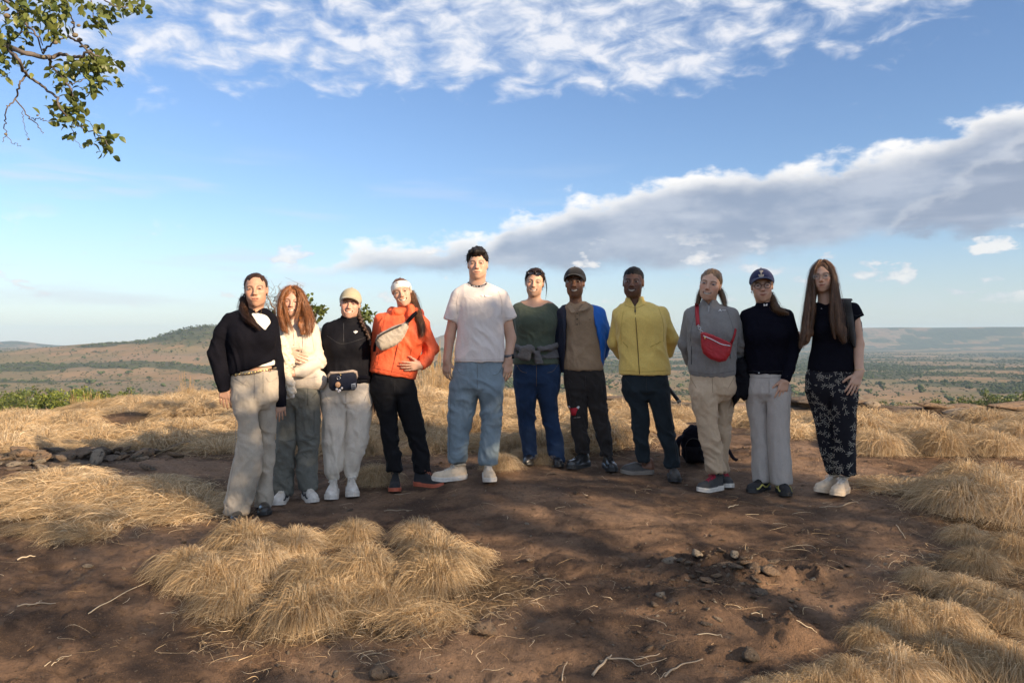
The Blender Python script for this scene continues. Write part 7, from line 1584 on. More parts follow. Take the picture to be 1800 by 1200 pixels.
# ------------------------------------------------------------------ 7: black cap, khaki polo, open blue jacket
def p7():
    p = Person(1032, 6.33, 'man in black cap, khaki polo shirt and open blue jacket', 107)
    legs(p, [(1012, 680, 0), (1047, 680, 0)], [(1026, 805, 0), (1068, 806, 0)])
    S_ = [(530, 1000, 1030), (537, 993, 1040), (546, 990, 1050), (562, 990, 1052), (590, 993, 1053), (620, 992, 1057), (640, 991, 1060), (650, 992, 1060)]
    p.garment('polo', KHAKI, [p.rows(S_, .66)], (), lambda G: G.pillow(p.poly([(1001, 515), (1026, 515), (1019, 533), (1014, 546), (1008, 536)], -.1), -.12, .07, .006, 'sub'), amp=.008, freq=(13, 13, 9), joints=[(*p.P(1020, 635, -.1), .13, 1.1)])
    Jr = [(533, 996, 1032), (540, 985, 1052), (549, 979, 1061), (570, 977, 1065), (600, 978, 1064), (630, 982, 1062), (655, 985, 1058)]
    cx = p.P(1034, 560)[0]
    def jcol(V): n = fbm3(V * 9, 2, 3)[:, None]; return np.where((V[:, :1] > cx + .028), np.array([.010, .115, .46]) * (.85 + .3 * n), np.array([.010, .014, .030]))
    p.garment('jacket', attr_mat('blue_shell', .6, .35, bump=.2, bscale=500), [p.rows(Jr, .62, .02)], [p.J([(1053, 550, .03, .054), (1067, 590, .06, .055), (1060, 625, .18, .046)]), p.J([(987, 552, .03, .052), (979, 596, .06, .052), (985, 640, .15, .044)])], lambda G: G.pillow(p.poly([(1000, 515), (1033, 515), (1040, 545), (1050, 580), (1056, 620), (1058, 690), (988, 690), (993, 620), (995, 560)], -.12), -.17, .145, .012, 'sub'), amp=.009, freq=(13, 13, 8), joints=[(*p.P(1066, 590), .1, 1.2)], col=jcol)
    p.body((1011, 523), (1010, 473), -4, -2, DARK, (1013, 540), [[(990, 552, .03, .036), (979, 596, .06, .034), (985, 645, .15, .027)], [(1050, 550, .03, .036), (1067, 590, .06, .034), (1060, 630, .18, .027)]], [(545, 996, 1044), (600, 996, 1050), (680, 996, 1056)], smile=.75, teeth=True, brow=(.012, .009, .008), eye=(.02, .012, .01), jaw=1.05, wide=.98, nosew=1.35, lipfull=1.35, neckr=.052, eyeopen=.5, hair_t=.0)
    p.hair(hair_mat('cropped_black_hair', (.010, .008, .008)), .004, cut_above=.05, noise=.2)
    p.cap(cloth('black_cap', (.022, .021, .022), .85, .12, 600, .3), None, .017, .034, brim=.072)
    for x0, a in ((1000, 1), (1027, -1)): pts = [(1001, 533), (1013, 549), (1004, 551), (997, 540)] if a > 0 else [(1029, 529), (1037, 540), (1029, 546), (1015, 548)]; V, Q = p.pouch(pts, -.105, .007, .004, 1, (lambda X, Z, a=a: .9 * (Z - p.P(1012, 540)[2]) + .25 * np.abs(X - p.P(1014, 540)[0]))); obj('collar', V, Q, KHAKI, p.root)
    m = MB()
    for y in (551, 561, 570): q, n = p.pick(['polo'], 1014.5, y, .003); m.add(*uv_sphere(q, (.006, .003, .006), 6, 8))
    m.obj('buttons', DARKM, p.root); p.decal('placket', ['polo'], [[(1011, 550), (1011.6, 550), (1011.6, 571), (1011, 571)], [(1018, 550), (1018.6, 550), (1018.6, 571), (1018, 571)], [(1035, 561), (1039, 560.4), (1039, 561.6), (1035, 562)]], plain('polo_seam', (.16, .11, .07), .9), None, .001)
    p.trousers(BRBLK, [(640, 990, 1061), (660, 991, 1063), (680, 993, 1064), (692, 994, 1064)], [dict(r=[(680, 994, 1031), (705, 998, 1030), (735, 1003, 1030), (765, 1007, 1034), (795, 1012, 1038)]), dict(r=[(680, 1030, 1064), (705, 1034, 1066), (735, 1041, 1069), (765, 1049, 1074), (800, 1056, 1079)])], amp=.010, freq=(13, 13, 10))
    RED = plain('red_patch', (.44, .012, .025), .7)
    p.decal('red_emblem', ['trousers'], [[(1001, 716), (1006, 717.5), (1013, 716), (1016, 719), (1013.5, 723), (1012, 729.5), (1005, 730), (1003.5, 724)]], RED); p.decal('emblem_horn', ['trousers'], [[(1013, 716), (1016.5, 713), (1019, 714.5), (1017, 718.5)], [(1001, 716), (999.5, 713.5), (1001, 713), (1003, 716)]], MARK); p.decal('leg_print', ['trousers'], [[(1009, 733), (1013, 732.6), (1013, 734.4), (1009, 734.8)], [(1014, 732.5), (1020, 732), (1020, 733.8), (1014, 734.2)]], plain('faded_print', (.22, .19, .17), .8))
    p.shoe(1026, 820, .0, -38, .28, BLE, BRUB, LACEB, .034, .10); p.shoe(1068, 822, .0, 16, .28, BLE, BRUB, LACEB, .034, .10)
    seams(p, ['trousers'], [[(1029, 660), (1030, 682)], [(996, 660), (1006, 672)], [(1060, 660), (1052, 672)], [(1063, 690), (1068, 740), (1075, 795)]], BKSEAM)
p7()

# ------------------------------------------------------------------ 8: yellow fleece
def p8():
    p = Person(1136, 6.12, 'man in yellow zip fleece and dark jeans with both arms behind his back', 108)
    legs(p, [(1115, 690, 0), (1156, 690, 0)], [(1133, 815, 0), (1182, 828, 0)])
    S_ = [(531, 1097, 1140), (538, 1086, 1156), (546, 1080, 1165), (562, 1080, 1170), (590, 1085, 1170), (620, 1088, 1173), (645, 1088, 1178), (658, 1089, 1178)]
    def ex(G):
        G.cone(p.P(1116, 540, .015), p.P(1115, 522, .0), .078, .072, .03, flat=True); G.pillow(p.poly([(1103, 510), (1130, 510), (1124, 524), (1116, 541), (1108, 526)], -.1), -.09, .07, .006, 'sub')
    p.garment('fleece', YELLOW, [p.rows(S_, .62)], [p.J([(1087, 554, .03, .058), (1080, 602, .09, .058), (1092, 626, .19, .048)]), p.J([(1163, 550, .03, .060), (1180, 596, .09, .060), (1173, 624, .19, .048)])], ex, amp=.008, freq=(11, 11, 7), joints=[(*p.P(1082, 600), .1, .9), (*p.P(1178, 596), .1, .9), (*p.P(1155, 625, -.1), .11, 1.0)])
    p.body((1112, 523), (1114, 469), -6, -1, DEEP, (1115, 540), [[(1090, 556, .03, .038), (1080, 602, .09, .036), (1100, 630, .2, .028)], [(1160, 552, .03, .038), (1180, 596, .09, .036), (1165, 630, .2, .028)]], [(550, 1092, 1155), (600, 1094, 1160), (690, 1096, 1168)], smile=.85, teeth=True, brow=(.008, .006, .006), eye=(.02, .012, .01), jaw=1.12, wide=1.05, nosew=1.4, lipfull=1.3, neckr=.058, eyeopen=.55, hair_t=.012)
    p.hair(hair_mat('short_black_hair', (.009, .008, .008)), .007, fore=-.004, lift=.008, noise=.3)
    p.decal('zip', ['fleece'], [[(1115.4, 541), (1116.8, 541), (1125, 657), (1123.6, 657)]], plain('brown_zip', (.22, .14, .04), .6)); p.decal('zip_puller', ['fleece'], [[(1115, 536), (1117.4, 536), (1118, 549), (1115.6, 549)]], ZIP, None, .006)
    p.decal('pocket_seam', ['fleece'], [[(1143, 609), (1162, 600), (1162, 601), (1143.6, 610)], [(1095, 600), (1104, 609), (1103.4, 610), (1094.5, 601)]], plain('fleece_seam', (.46, .30, .06), .9), None, .001)
    p.trousers(INK, [(650, 1091, 1176), (670, 1092, 1176), (688, 1094, 1176), (698, 1096, 1176)], [dict(r=[(690, 1096, 1137), (720, 1108, 1139), (755, 1112, 1140), (790, 1118, 1142), (810, 1121, 1144)]), dict(r=[(690, 1136, 1177), (720, 1145, 1179), (755, 1155, 1185), (790, 1165, 1191), (820, 1169, 1194)])], amp=.008)
    SL = plain('dark_slide', (.055, .050, .045), .5, bump=.3); SLS = plain('slide_sole', (.20, .17, .14), .7)
    p.shoe(1134, 826, .02, -74, .28, SL, SLS, None, .03, .05, .105, 'slide'); p.shoe(1183, 841, .0, 6, .28, SL, BRUB, None, .03, .05, .105, 'slide')
    for (x, y, d_, yw, px) in ((1134, 826, .02, -74, 0), (1183, 841, 0, 6, 0)):
        q = p.P(x, y, d_); q[2] = p.ground(q); M = Rz(yw); G = SDF.box(q - .2, q + .2, .006); L = lambda v: q + M @ np.array(v); G.cone(L((0, .035, .10)), L((0, .045, .045)), .034, .034, .02); G.cone(L((0, .03, .055)), L((0, -.13, .040)), .032, .030, .02); V, Q = G.mesh(1); obj('foot', V, Q, attr_mat('skin'), p.root, True, np.broadcast_to(np.array(DEEP) * 1.5, (len(V), 3)))
    a, b = p.P(1168, 672, .30), p.P(1194, 706, .22); P = np.array([a, b]); V, Q = tube(np.array([a, a + (b - a) * .33, a + (b - a) * .66, b]), .016, 10); d = unit(b - a); V2, Q2 = tube(np.array([b - d * .012, b + d * .004]), .019, 12); V3, Q3 = tube(np.array([a - d * .10, a]), .010, 8)
    p.thing('folding_pole', 'short black pole sticking out behind the dark jeans', 'pole', [('shaft', V, Q, plain('black_tube', (.015, .015, .016), .4)), ('end_cap', V2, Q2, plain('pale_edge', (.30, .29, .28), .5)), ('handle', V3, Q3, BRUB)])
    seams(p, ['fleece'], [[(1091, 651), (1130, 653), (1176, 651)], [(1096, 545), (1092, 575), (1092, 605)], [(1158, 541), (1166, 570), (1166, 600)], [(1098, 536), (1116, 541), (1134, 535)]], plain('fleece_stitch', (.44, .29, .06), .9)); seams(p, ['trousers'], [[(1136, 664), (1136, 690)], [(1098, 664), (1108, 676)], [(1172, 664), (1162, 676)], [(1174, 690), (1182, 750), (1190, 810)]], BKSEAM)
p8()

# ------------------------------------------------------------------ 9: grey fleece, red bag
def p9():
    p = Person(1252, 5.82, 'woman in grey quarter-zip fleece and sand trousers wearing a red bag', 109)
    legs(p, [(1235, 690, -.04), (1272, 690, .10)], [(1259, 828, -.06), (1268, 825, .12)])
    S_ = [(535, 1225, 1272), (540, 1214, 1284), (547, 1207, 1293), (562, 1206, 1296), (590, 1209, 1296), (620, 1210, 1294), (640, 1209, 1294), (655, 1211, 1293), (662, 1217, 1288)]
    p.garment('fleece', GREYF, bust=(1232, 1272, 585, -.075, .060), torso=[p.rows(S_, .64)], tubes=[p.J([(1213, 554, .03, .054), (1204, 604, .07, .054), (1214, 640, .16, .046)]), p.J([(1288, 554, .03, .054), (1302, 606, .07, .055), (1293, 644, .16, .046)])], extra=lambda G: (G.cone(p.P(1246, 545, .015), p.P(1247, 527, .005), .066, .060, .03, flat=True), G.pillow(p.poly([(1238, 515), (1252, 515), (1250, 530), (1245, 537), (1241, 530)], -.08), -.07, .05, .006, 'sub')), amp=.006, joints=[(*p.P(1205, 606), .1, 1), (*p.P(1300, 606), .1, 1), (*p.P(1250, 650, -.1), .12, .7)])
    p.body((1243, 528), (1255, 471), -8, 2, FAIR, (1247, 540), [[(1214, 556, .03, .036), (1204, 604, .07, .034), (1220, 645, .17, .026)], [(1286, 556, .03, .036), (1302, 606, .07, .034), (1286, 648, .17, .026)]], [(552, 1218, 1284), (600, 1216, 1288), (690, 1216, 1286)], smile=.65, teeth=True, brow=(.10, .06, .035), eye=(.06, .07, .08), wide=.97, jaw=.95, eyeopen=.6)
    p.hair(hair_mat('light_brown_hair', (.175, .105, .055)), .007, fore=.003, strands=[dict(path=[(1236, 505, .04, .02), (1230, 520, .04, .022), (1226, 535, .0, .016), (1223, 548, -.03, .008)], n=130, seed=1, wave=.006), dict(path=[(1264, 508, .04, .02), (1270, 520, .03, .024), (1274, 535, .0, .018), (1273, 545, -.02, .008)], n=150, seed=2, wave=.006)])
    p.decal('zip', ['fleece'], [[(1246.4, 533), (1247.4, 533), (1246.6, 549), (1245.6, 549)]], SILV); p.decal('chest_mark', ['fleece'], [[(1262, 547.4), (1265.6, 543.4), (1269, 547.4), (1267.4, 547.4), (1265.6, 545.2), (1263.6, 547.4)], [(1270, 545.2), (1275, 545.2), (1275, 546), (1270, 546)]], MARK)
    p.decal('pocket_zip', ['fleece'], [[(1215.5, 608), (1216.3, 608), (1215.8, 640), (1215, 640)], [(1282, 606), (1283, 606), (1284, 630), (1283, 630)]], ZIP, None, .001)
    p.trousers(SAND, [(652, 1210, 1294), (675, 1211, 1294), (690, 1213, 1293), (702, 1215, 1292)], [dict(r=[(690, 1213, 1257), (710, 1216, 1259), (740, 1224, 1262), (770, 1229, 1267), (800, 1237, 1270), (828, 1244, 1276)], dy=-.06), dict(r=[(690, 1250, 1293), (710, 1252, 1291), (740, 1252, 1285), (770, 1255, 1283), (800, 1256, 1281), (828, 1257, 1280)], dy=.12, q=.9)], amp=.010, freq=(13, 13, 10))
    p.shoe(1258, 856, -.06, -42, .265, GSH, WRUB, REDL, .032, .095); p.shoe(1270, 846, .14, 20, .265, GSH, WRUB, REDL, .032, .095)
    yf = -.225; pts = [(1231, 585), (1236, 583), (1252, 588), (1272, 597), (1284, 603), (1287, 606), (1284, 622), (1276, 634), (1265, 637), (1250, 632), (1236, 621), (1233, 612)]; V, Q = p.pouch(pts, yf, .036, .005, .95); V = p.wrinkle(V, Q, .003, (25, 25, 25)); parts = [('pouch', V, Q, REDLE)]
    z = np.array([p.P(x, y, yf - .037) for x, y in ((1236, 590), (1252, 597), (1268, 605), (1284, 608))]); parts.append(('zip', *band(smooth_path(z, 14), np.tile([0, -1.0, .2], (14, 1)), .007, .004), SILV)); fl = np.array([p.P(x, y, yf - .032) for x, y in ((1234, 587), (1254, 592), (1285, 606))]); parts.append(('piping', *tube(smooth_path(fl, 12), .005, 6), REDLE)); parts.append(('zip_puller', *box(p.P(1239, 594, yf - .044), (.008, .004, .022)), GOLD, None, False))
    st = [p.pick(['fleece'], 1224.5 + .066 * (y - 530), y, .004) for y in np.linspace(533, 572, 12)]; V, Q = band(np.array([s_[0] for s_ in st]), np.array([s_[1] for s_ in st]), .030, .005); parts.append(('strap', V, Q, REDLE))
    c = MB(); q0 = st[-1][0] + np.array([0, -.01, 0]); q1 = p.P(1234, 585, yf)
    for i, t in enumerate((.12, .38, .64, .9)): q = q0 + (q1 - q0) * t; a = np.linspace(0, 6.283, 13); r = .011; c.add(*tube(np.array([q + np.array([r * math.cos(k) * (1 if i % 2 else .5), r * math.cos(k) * (.0 if i % 2 else .6), r * math.sin(k)]) for k in a]), .0026, 5, False))
    Vc, Qc, _ = c.arrays(); parts.append(('ring_chain', Vc, Qc, SILV)); st = [p.pick(['fleece'], x, y, .005) for x, y in ((1284, 604), (1287, 597), (1290, 588), (1292, 578))]; V, Q = band(np.array([s_[0] for s_ in st]), np.array([s_[1] for s_ in st]), .024, .004); parts.append(('rear_strap', V, Q, REDLE))
    p.thing('crossbody_bag', 'red leather crescent bag hanging across the grey fleece', 'bag', parts)
    seams(p, ['fleece'], [[(1213, 652), (1250, 657), (1290, 652)], [(1224, 545), (1216, 575), (1214, 600)], [(1278, 545), (1288, 575), (1288, 600)]], plain('marl_stitch', (.12, .115, .11), .9)); seams(p, ['trousers'], [[(1252, 664), (1253, 690)], [(1214, 664), (1224, 682)], [(1290, 664), (1280, 682)]], TNSEAM)
p9()

# ------------------------------------------------------------------ 10: navy cap, black turtleneck
def p10():
    p = Person(1350, 5.75, 'woman in navy cap, glasses, black turtleneck and pale grey wide trousers', 110)
    legs(p, [(1331, 690, .03), (1369, 690, -.01)], [(1340, 838, .04), (1374, 846, -.02)])
    S_ = [(539, 1322, 1364), (544, 1312, 1380), (551, 1306, 1388), (565, 1304, 1390), (590, 1307, 1388), (620, 1309, 1385), (645, 1311, 1382), (656, 1313, 1380)]
    p.garment('turtleneck', BLACKF, bust=(1328, 1366, 588, -.075, .060), torso=[p.rows(S_, .62)], tubes=[p.J([(1312, 556, .02, .052), (1306, 606, .08, .048), (1304, 655, .07, .04)]), p.J([(1384, 556, .0, .053), (1397, 606, .01, .051), (1388, 648, -.06, .043), (1380, 669, -.09, .038)])], extra=lambda G: G.cone(p.P(1343, 546, .015), p.P(1342, 531, .0), .060, .056, .03, flat=True), amp=.006, joints=[(*p.P(1396, 606), .09, 1.3), (*p.P(1345, 640, -.1), .12, .7)])
    p.body((1341, 530), (1338, 476), 3, 2, FAIR, (1343, 544), [[(1314, 558, .02, .036), (1306, 606, .08, .034), (1304, 658, .07, .026)], [(1382, 558, 0, .036), (1397, 606, .01, .028), (1383, 662, -.085, .020)]], [(552, 1318, 1378), (600, 1314, 1380), (690, 1318, 1382)], smile=.4, brow=(.08, .045, .03), hands=[p.wrist_hand(1381, 666, -.09, 1371, 702, -.11, (-1, -.3, 0), 1, .25, .98), p.wrist_hand(1304, 657, .07, 1302, 690, .05, (1, 0, 0), -1, .5, .9)], wide=.98, eyeopen=.5, hair_t=.0)
    p.hair(hair_mat('golden_brown_hair', (.145, .078, .036)), .006, cut_above=.05, strands=[dict(path=[(1352, 515, .06, .02), (1359, 530, .04, .026), (1365, 543, -.04, .028), (1376, 548, -.08, .026), (1388, 552, -.09, .012)], n=240, width=.0045, seed=1, wave=.012), dict(path=[(1356, 520, .04, .012), (1362, 538, -.02, .016), (1366, 552, -.09, .018)], n=80, seed=2, wave=.01)])
    NV = cloth('navy_cap', (.022, .026, .075), .85, .1, 600, .3); p.cap(NV, None, .016, .034); p.decal('cap_emblem', ['cap'], [[(1334.5, 476.6), (1338, 475.4), (1341.5, 476.4), (1339, 479.6), (1339.4, 481.6), (1336.6, 481.6), (1337, 479.6)], [(1333, 483), (1335, 482.6), (1336.4, 486), (1340, 486), (1341.4, 482.6), (1343, 483), (1341, 488), (1335, 488)], [(1336.5, 482.4), (1339.5, 482.4), (1339.2, 484.8), (1336.8, 484.8)]], plain('emblem_thread', (.42, .36, .30), .8))
    p.glasses(HORN, .0235, LENS, -.001, 0, thick=.0024)
    p.decal('collar_mark', ['turtleneck'], [[(1342, 534.4), (1343.4, 534), (1344.4, 536), (1346.4, 535.6), (1347.4, 533.6), (1348.8, 533.8), (1348.2, 537.4), (1347, 537.8), (1346.4, 536.8), (1344.6, 537.2), (1343.8, 538.2), (1342.4, 538)]], MARK); p.decal('waist_tag', ['turtleneck'], [[(1333, 654.2), (1335, 654.2), (1335, 656), (1333, 656)]], MARK)
    for q in (-1,): V, Q = uv_sphere(p.hw((q * .077, -.002, -.038)), .006, 7, 8); obj('earring', V, Q, SILV, p.root)
    p.trousers(PALEG, [(650, 1312, 1382), (670, 1312, 1388), (690, 1311, 1390), (702, 1310, 1390)], [dict(r=[(690, 1310, 1350), (715, 1312, 1350), (740, 1317, 1351), (775, 1322, 1353), (810, 1322, 1355), (844, 1323, 1356)], dy=.04), dict(r=[(690, 1348, 1390), (715, 1349, 1389), (740, 1349, 1388), (775, 1351, 1389), (810, 1353, 1392), (849, 1355, 1394)], dy=-.02)], amp=.006, freq=(12, 12, 4))
    p.shoe(1341, 853, .02, -32, .265, BSH, BRUB, LACEB, .03, .085, accent=YEL); p.shoe(1374, 866, -.02, 14, .265, BSH, BRUB, LACEB, .03, .085, accent=YEL)
    V, Q = p.pouch([(1294, 634), (1306, 628), (1315, 648), (1319, 672), (1316, 694), (1308, 706), (1302, 698), (1296, 704), (1289, 717), (1287, 692), (1290, 660)], -.02, .030, .006, .7); V = p.wrinkle(V, Q, .014, (18, 18, 10)); V2, Q2 = p.pouch([(1290, 690), (1298, 680), (1299, 700), (1290, 716)], -.04, .018, .006)
    p.thing('carried_jacket', 'black jacket hanging folded between red bag wearer and navy cap wearer', 'jacket', [('body_fabric', V, Q, NAVYB), ('sleeve', V2, Q2, NAVYB)])
    seams(p, ['trousers'], [[(1314, 662), (1345, 664), (1384, 661)], [(1316, 672), (1322, 690)], [(1352, 664), (1352, 690)]], GYSEAM); seams(p, ['turtleneck'], [[(1316, 652), (1345, 653), (1376, 652)]], BKSEAM)
p10()

# ------------------------------------------------------------------ 11: long hair, leaf-print trousers
def leaf_print():
    m, t, b = principled('leaf_print_cotton', .85, .2); tc = t.new('ShaderNodeTexCoord'); v = t.scale(tc.outputs['Object'], (1, .35, 1)); mask = None
    for sc, off, sz in ((17, (0, 0, 0), .46), (15, (.37, 0, .61), .40)):
        mp = t.new('ShaderNodeMapping'); t.l.new(v, mp.inputs[0]); mp.inputs['Location'].default_value = off; mp.inputs['Scale'].default_value = (sc, sc * .5, sc)
        vo = t.new('ShaderNodeTexVoronoi'); vo.inputs['Scale'].default_value = 1.0; t.l.new(mp.outputs[0], vo.inputs['Vector']); vo.inputs['Randomness'].default_value = .75
        dl = t.vmath('SUBTRACT', mp.outputs[0], vo.outputs['Position']); sp = t.new('ShaderNodeSeparateXYZ'); t.l.new(dl, sp.inputs[0]); cs = t.new('ShaderNodeSeparateColor'); t.l.new(vo.outputs['Color'], cs.inputs[0])
        ang = t.math('ADD', t.math('ARCTAN2', sp.outputs[0], sp.outputs[2]), t.math('MULTIPLY', cs.outputs[0], 6.28)); r = t.math('SQRT', t.math('ADD', t.math('POWER', sp.outputs[0], 2), t.math('POWER', sp.outputs[2], 2)))
        pet = t.math('POWER', t.math('ABSOLUTE', t.math('COSINE', t.math('MULTIPLY', ang, 3.5))), 5.0); half = t.smooth(t.math('COSINE', ang), -.55, -.35)
        lim = t.math('MULTIPLY', t.math('MULTIPLY', pet, half), sz); k = t.math('MULTIPLY', t.smooth(t.math('SUBTRACT', lim, r), .0, .02), t.math('GREATER_THAN', cs.outputs[1], .35)); mask = k if mask is None else t.math('MAXIMUM', mask, k)
    n = t.noise(tc.outputs['Object'], 60, 3, .6); c = t.mix(t.math('MULTIPLY', mask, t.smooth(n, .25, .6)), (.011, .011, .016), (.40, .37, .31)); t.l.new(c, b.inputs['Base Color'])
    bp = t.new('ShaderNodeBump'); bp.inputs['Strength'].default_value = .4; bp.inputs['Distance'].default_value = .012; t.l.new(t.noise(t.scale(tc.outputs['Object'], (1, 1, .4)), 22, 3, .5), bp.inputs['Height']); t.l.new(bp.outputs[0], b.inputs['Normal']); return m
def p11():
    p = Person(1463, 5.6, 'woman with very long brown hair, black tee and leaf-print trousers', 111)
    legs(p, [(1444, 690, .04), (1485, 690, -.02)], [(1467, 828, .05), (1486, 832, -.03)])
    S_ = [(531, 1432, 1476), (536, 1426, 1494), (543, 1424, 1502), (556, 1427, 1505), (580, 1429, 1501), (610, 1426, 1500), (635, 1421, 1503), (652, 1419, 1505)]
    p.garment('tee', BLACKT, bust=(1446, 1484, 578, -.07, .058), torso=[p.rows(S_, .60)], tubes=[p.J([(1499, 543, .01, .054), (1507, 559, .01, .056)]), p.J([(1431, 548, .03, .052), (1419, 572, .06, .054)])], extra=lambda G: G.pillow(p.poly([(1433, 520), (1468, 520), (1462, 535), (1452, 541), (1440, 536)], -.08), -.10, .07, .006, 'sub'), amp=.004)
    p.body((1448, 513), (1446, 457), -8, 2, FAIR, (1452, 527), [[(1431, 548, .03, .042), (1414, 598, .08, .038), (1397, 588, .2, .03)], [(1499, 543, .01, .043), (1509, 604, .02, .040), (1510, 654, -.07, .029)]], [(535, 1424, 1490), (545, 1430, 1498), (600, 1432, 1496), (690, 1426, 1500)], smile=.5, brow=(.07, .04, .025), hands=[p.wrist_hand(1510, 656, -.08, 1495, 694, -.15, (-1, -.5, -.2), 1, .22, 1.0), p.wrist_hand(1398, 588, .2, 1380, 588, .18, (0, 0, 1), 1, .2, .9)], wide=.98, eyeopen=.55)
    LONG = [(-.13, .082), (-.088, .074), (-.070, .040), (-.058, -.03), (-.04, -.10), (.14, -.13)]
    HB = hair_mat('long_brown_hair', (.130, .062, .028))
    p.hair(HB, .012, LONG, part=.030, flow=(0, -.2, -1), locks=[[(1430, 490, -.02, .022), (1426, 530, -.06, .022), (1421, 570, -.11, .020), (1416, 600, -.13, .008)], [(1427, 500, .02, .024), (1420, 540, -.02, .024), (1414, 580, -.07, .020), (1408, 606, -.10, .008)], [(1432, 500, .04, .024), (1428, 545, -.04, .022), (1425, 585, -.11, .018), (1421, 602, -.13, .006)], [(1465, 490, -.03, .020), (1466, 530, -.08, .020), (1466, 570, -.13, .020), (1468, 595, -.145, .008)], [(1468, 500, .02, .024), (1473, 540, -.07, .022), (1476, 580, -.13, .020), (1480, 598, -.14, .007)], [(1468, 505, .04, .022), (1477, 545, -.05, .018), (1484, 580, -.12, .014), (1487, 596, -.13, .006)]],
           strands=[dict(path=[(1444, 458, -.02, .012), (1430, 475, -.05, .024), (1425, 510, -.03, .030), (1420, 550, -.06, .036), (1414, 590, -.12, .032), (1407, 614, -.14, .016)], n=380, width=.0045, seed=1, wave=.005), dict(path=[(1447, 458, -.02, .012), (1462, 475, -.05, .022), (1468, 510, -.04, .028), (1473, 550, -.10, .036), (1478, 585, -.15, .034), (1486, 604, -.15, .018)], n=380, width=.0045, seed=2, wave=.005), dict(path=[(1450, 458, -.05, .01), (1464, 478, -.07, .010), (1464, 515, -.09, .012), (1462, 560, -.14, .018), (1468, 596, -.15, .014)], n=110, seed=3), dict(path=[(1440, 458, -.05, .01), (1430, 480, -.075, .010), (1431, 515, -.08, .012), (1428, 560, -.12, .018), (1422, 600, -.14, .014)], n=110, seed=4)])
    p.glasses(WIRE, .0235, LENS, .0, 0, thick=.0018)
    p.trousers(leaf_print(), [(642, 1418, 1506), (660, 1415, 1506), (680, 1417, 1507), (702, 1420, 1507)], [dict(r=[(690, 1418, 1468), (735, 1431, 1470), (770, 1438, 1473), (805, 1447, 1478), (829, 1453, 1481)], dy=.05), dict(r=[(690, 1460, 1508), (735, 1464, 1506), (770, 1466, 1505), (805, 1468, 1504), (832, 1470, 1503)], dy=-.03)], amp=.007, freq=(14, 14, 4), kl=.05)
    p.shoe(1463, 847, .03, -34, .265, CRS, CRS, LACEW, .032, .085); p.shoe(1482, 858, -.03, -18, .265, CRS, CRS, LACEW, .032, .085)
    w = p.P(1510, 652, -.066); m = MB(); a = np.linspace(0, 6.283, 17)
    for dz in (0, .012): m.add(*tube(np.stack([w[0] + .035 * np.cos(a), w[1] + .034 * np.sin(a), w[2] + dz + .004 * np.cos(a)], 1), .0022, 5, False))
    m.obj('bracelet', GOLD, p.root); obj('pendant', *uv_sphere(p.pick(['tee', 'body'], 1444, 543, .004)[0], .005, 6, 8), SILV, p.root)
    V, Q = p.pouch([(1434, 534), (1448, 526), (1488, 524), (1500, 540), (1515, 566), (1519, 610), (1514, 640), (1496, 648), (1440, 648)], .20, .085, .008, 1); parts = [('pack_body', V, Q, BLACKF)]
    st = [p.pick(['tee'], x, y, .005) for x, y in ((1490, 537), (1491, 545), (1492, 556), (1494, 572), (1497, 590), (1500, 606))]; P0 = [p.P(1492, 529, .12), p.P(1490, 527, .03)]; nn = [np.array([0, -.3, 1.0]), np.array([0, -.6, .8])]
    V, Q = band(smooth_path(np.array(P0 + [s_[0] for s_ in st]), 22), unit_rows(smooth_path(np.array(nn + [s_[1] for s_ in st]), 22)), .052, .012); parts.append(('shoulder_strap', V, Q, cloth('black_webbing', (.03, .028, .026), .8)))
    p.thing('worn_backpack', 'black backpack worn by the long haired woman in black tee', 'backpack', parts)
    seams(p, ['tee'], [[(1498, 553), (1507, 555), (1514, 552)]], BKSEAM)
p11()

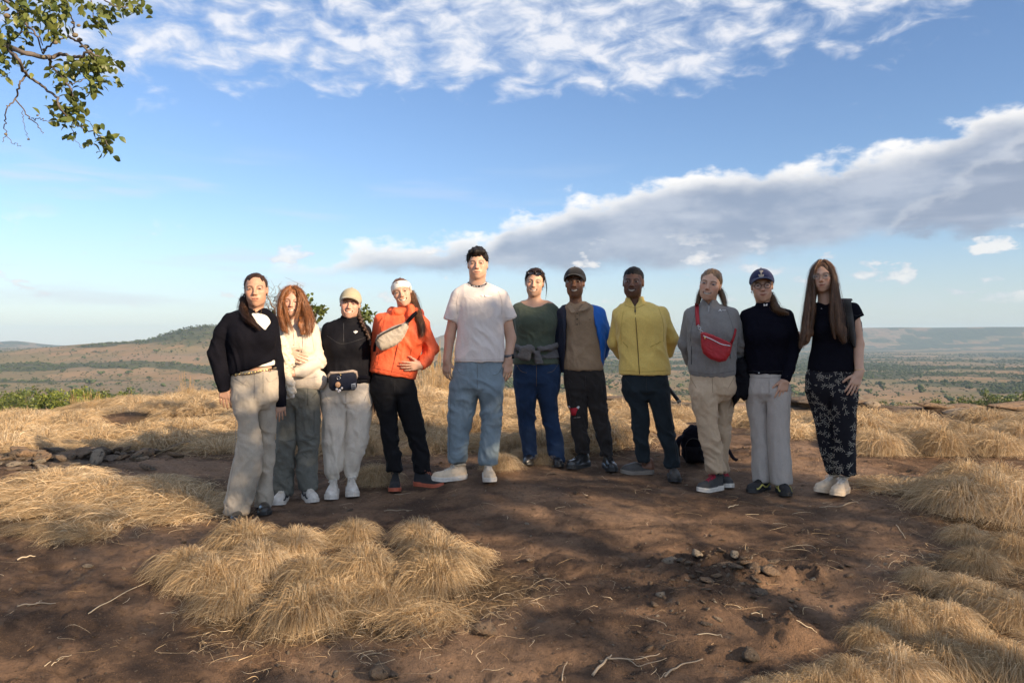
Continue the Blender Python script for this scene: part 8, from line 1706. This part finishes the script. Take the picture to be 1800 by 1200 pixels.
# ------------------------------------------------------------------ rucksack standing on the ground
def rucksack():
    p = Person.__new__(Person); p.phi = math.atan((1218 - 900) / F); d = 6.5; p.D = d / math.cos(p.phi); p.c, p.s = math.cos(p.phi), math.sin(p.phi); x, y = p.D * math.sin(p.phi), p.D * math.cos(p.phi); p.zg = gh(x, y); p.seed = 120; p.root = type('o', (), {})(); p.root.location = (x, y, p.zg)
    V, Q = p.pouch([(1197, 782), (1203, 764), (1213, 756), (1228, 757), (1238, 768), (1244, 790), (1243, 818), (1235, 822), (1207, 822), (1198, 806)], 0, .11, .007, 1); V = p.wrinkle(V, Q, .012, (12, 12, 12)); V[:, 2] -= V[:, 2].min() + .01
    V2, Q2 = p.pouch([(1204, 790), (1236, 790), (1240, 818), (1206, 818)], -.10, .05, .007, 1); V2 = p.wrinkle(V2, Q2, .006, (16, 16, 16)); V2[:, 2] -= V2[:, 2].min() - .01
    s1 = smooth_path(np.array([p.P(*q) for q in ((1206, 763, -.02), (1196, 770, -.08), (1191, 785, -.10), (1192, 800, -.08))]), 14); s2 = smooth_path(np.array([p.P(*q) for q in ((1243, 790, 0), (1262, 783, .05), (1278, 788, .04), (1288, 804, -.02), (1296, 809, -.05))]), 16); s2[:, 2] = np.maximum(s2[:, 2], .02)
    h = smooth_path(np.array([p.P(*q) for q in ((1214, 758, 0), (1217, 752, 0), (1223, 752, 0), (1227, 757, 0))]), 10)
    parts = [('pack_body', V, Q, BLACKF), ('front_pocket', V2, Q2, NAVYB), ('shoulder_strap', *band(s1, np.tile([-.6, -.8, 0], (14, 1)), .05, .012), BLACKF), ('loose_strap', *band(s2, np.tile([0, -.6, .8], (16, 1)), .03, .006), BLACKF), ('handle', *tube(h, .008, 6), BLACKF)]
    z = np.array([p.P(*q) for q in ((1203, 786, -.115), (1212, 772, -.118), (1226, 772, -.118), (1238, 786, -.115))]); parts.append(('zip', *tube(smooth_path(z, 14), .004, 5), ZIP))
    Person.thing(p, 'rucksack', 'black rucksack standing on the ground behind the sand trousers', 'backpack', parts)
rucksack()
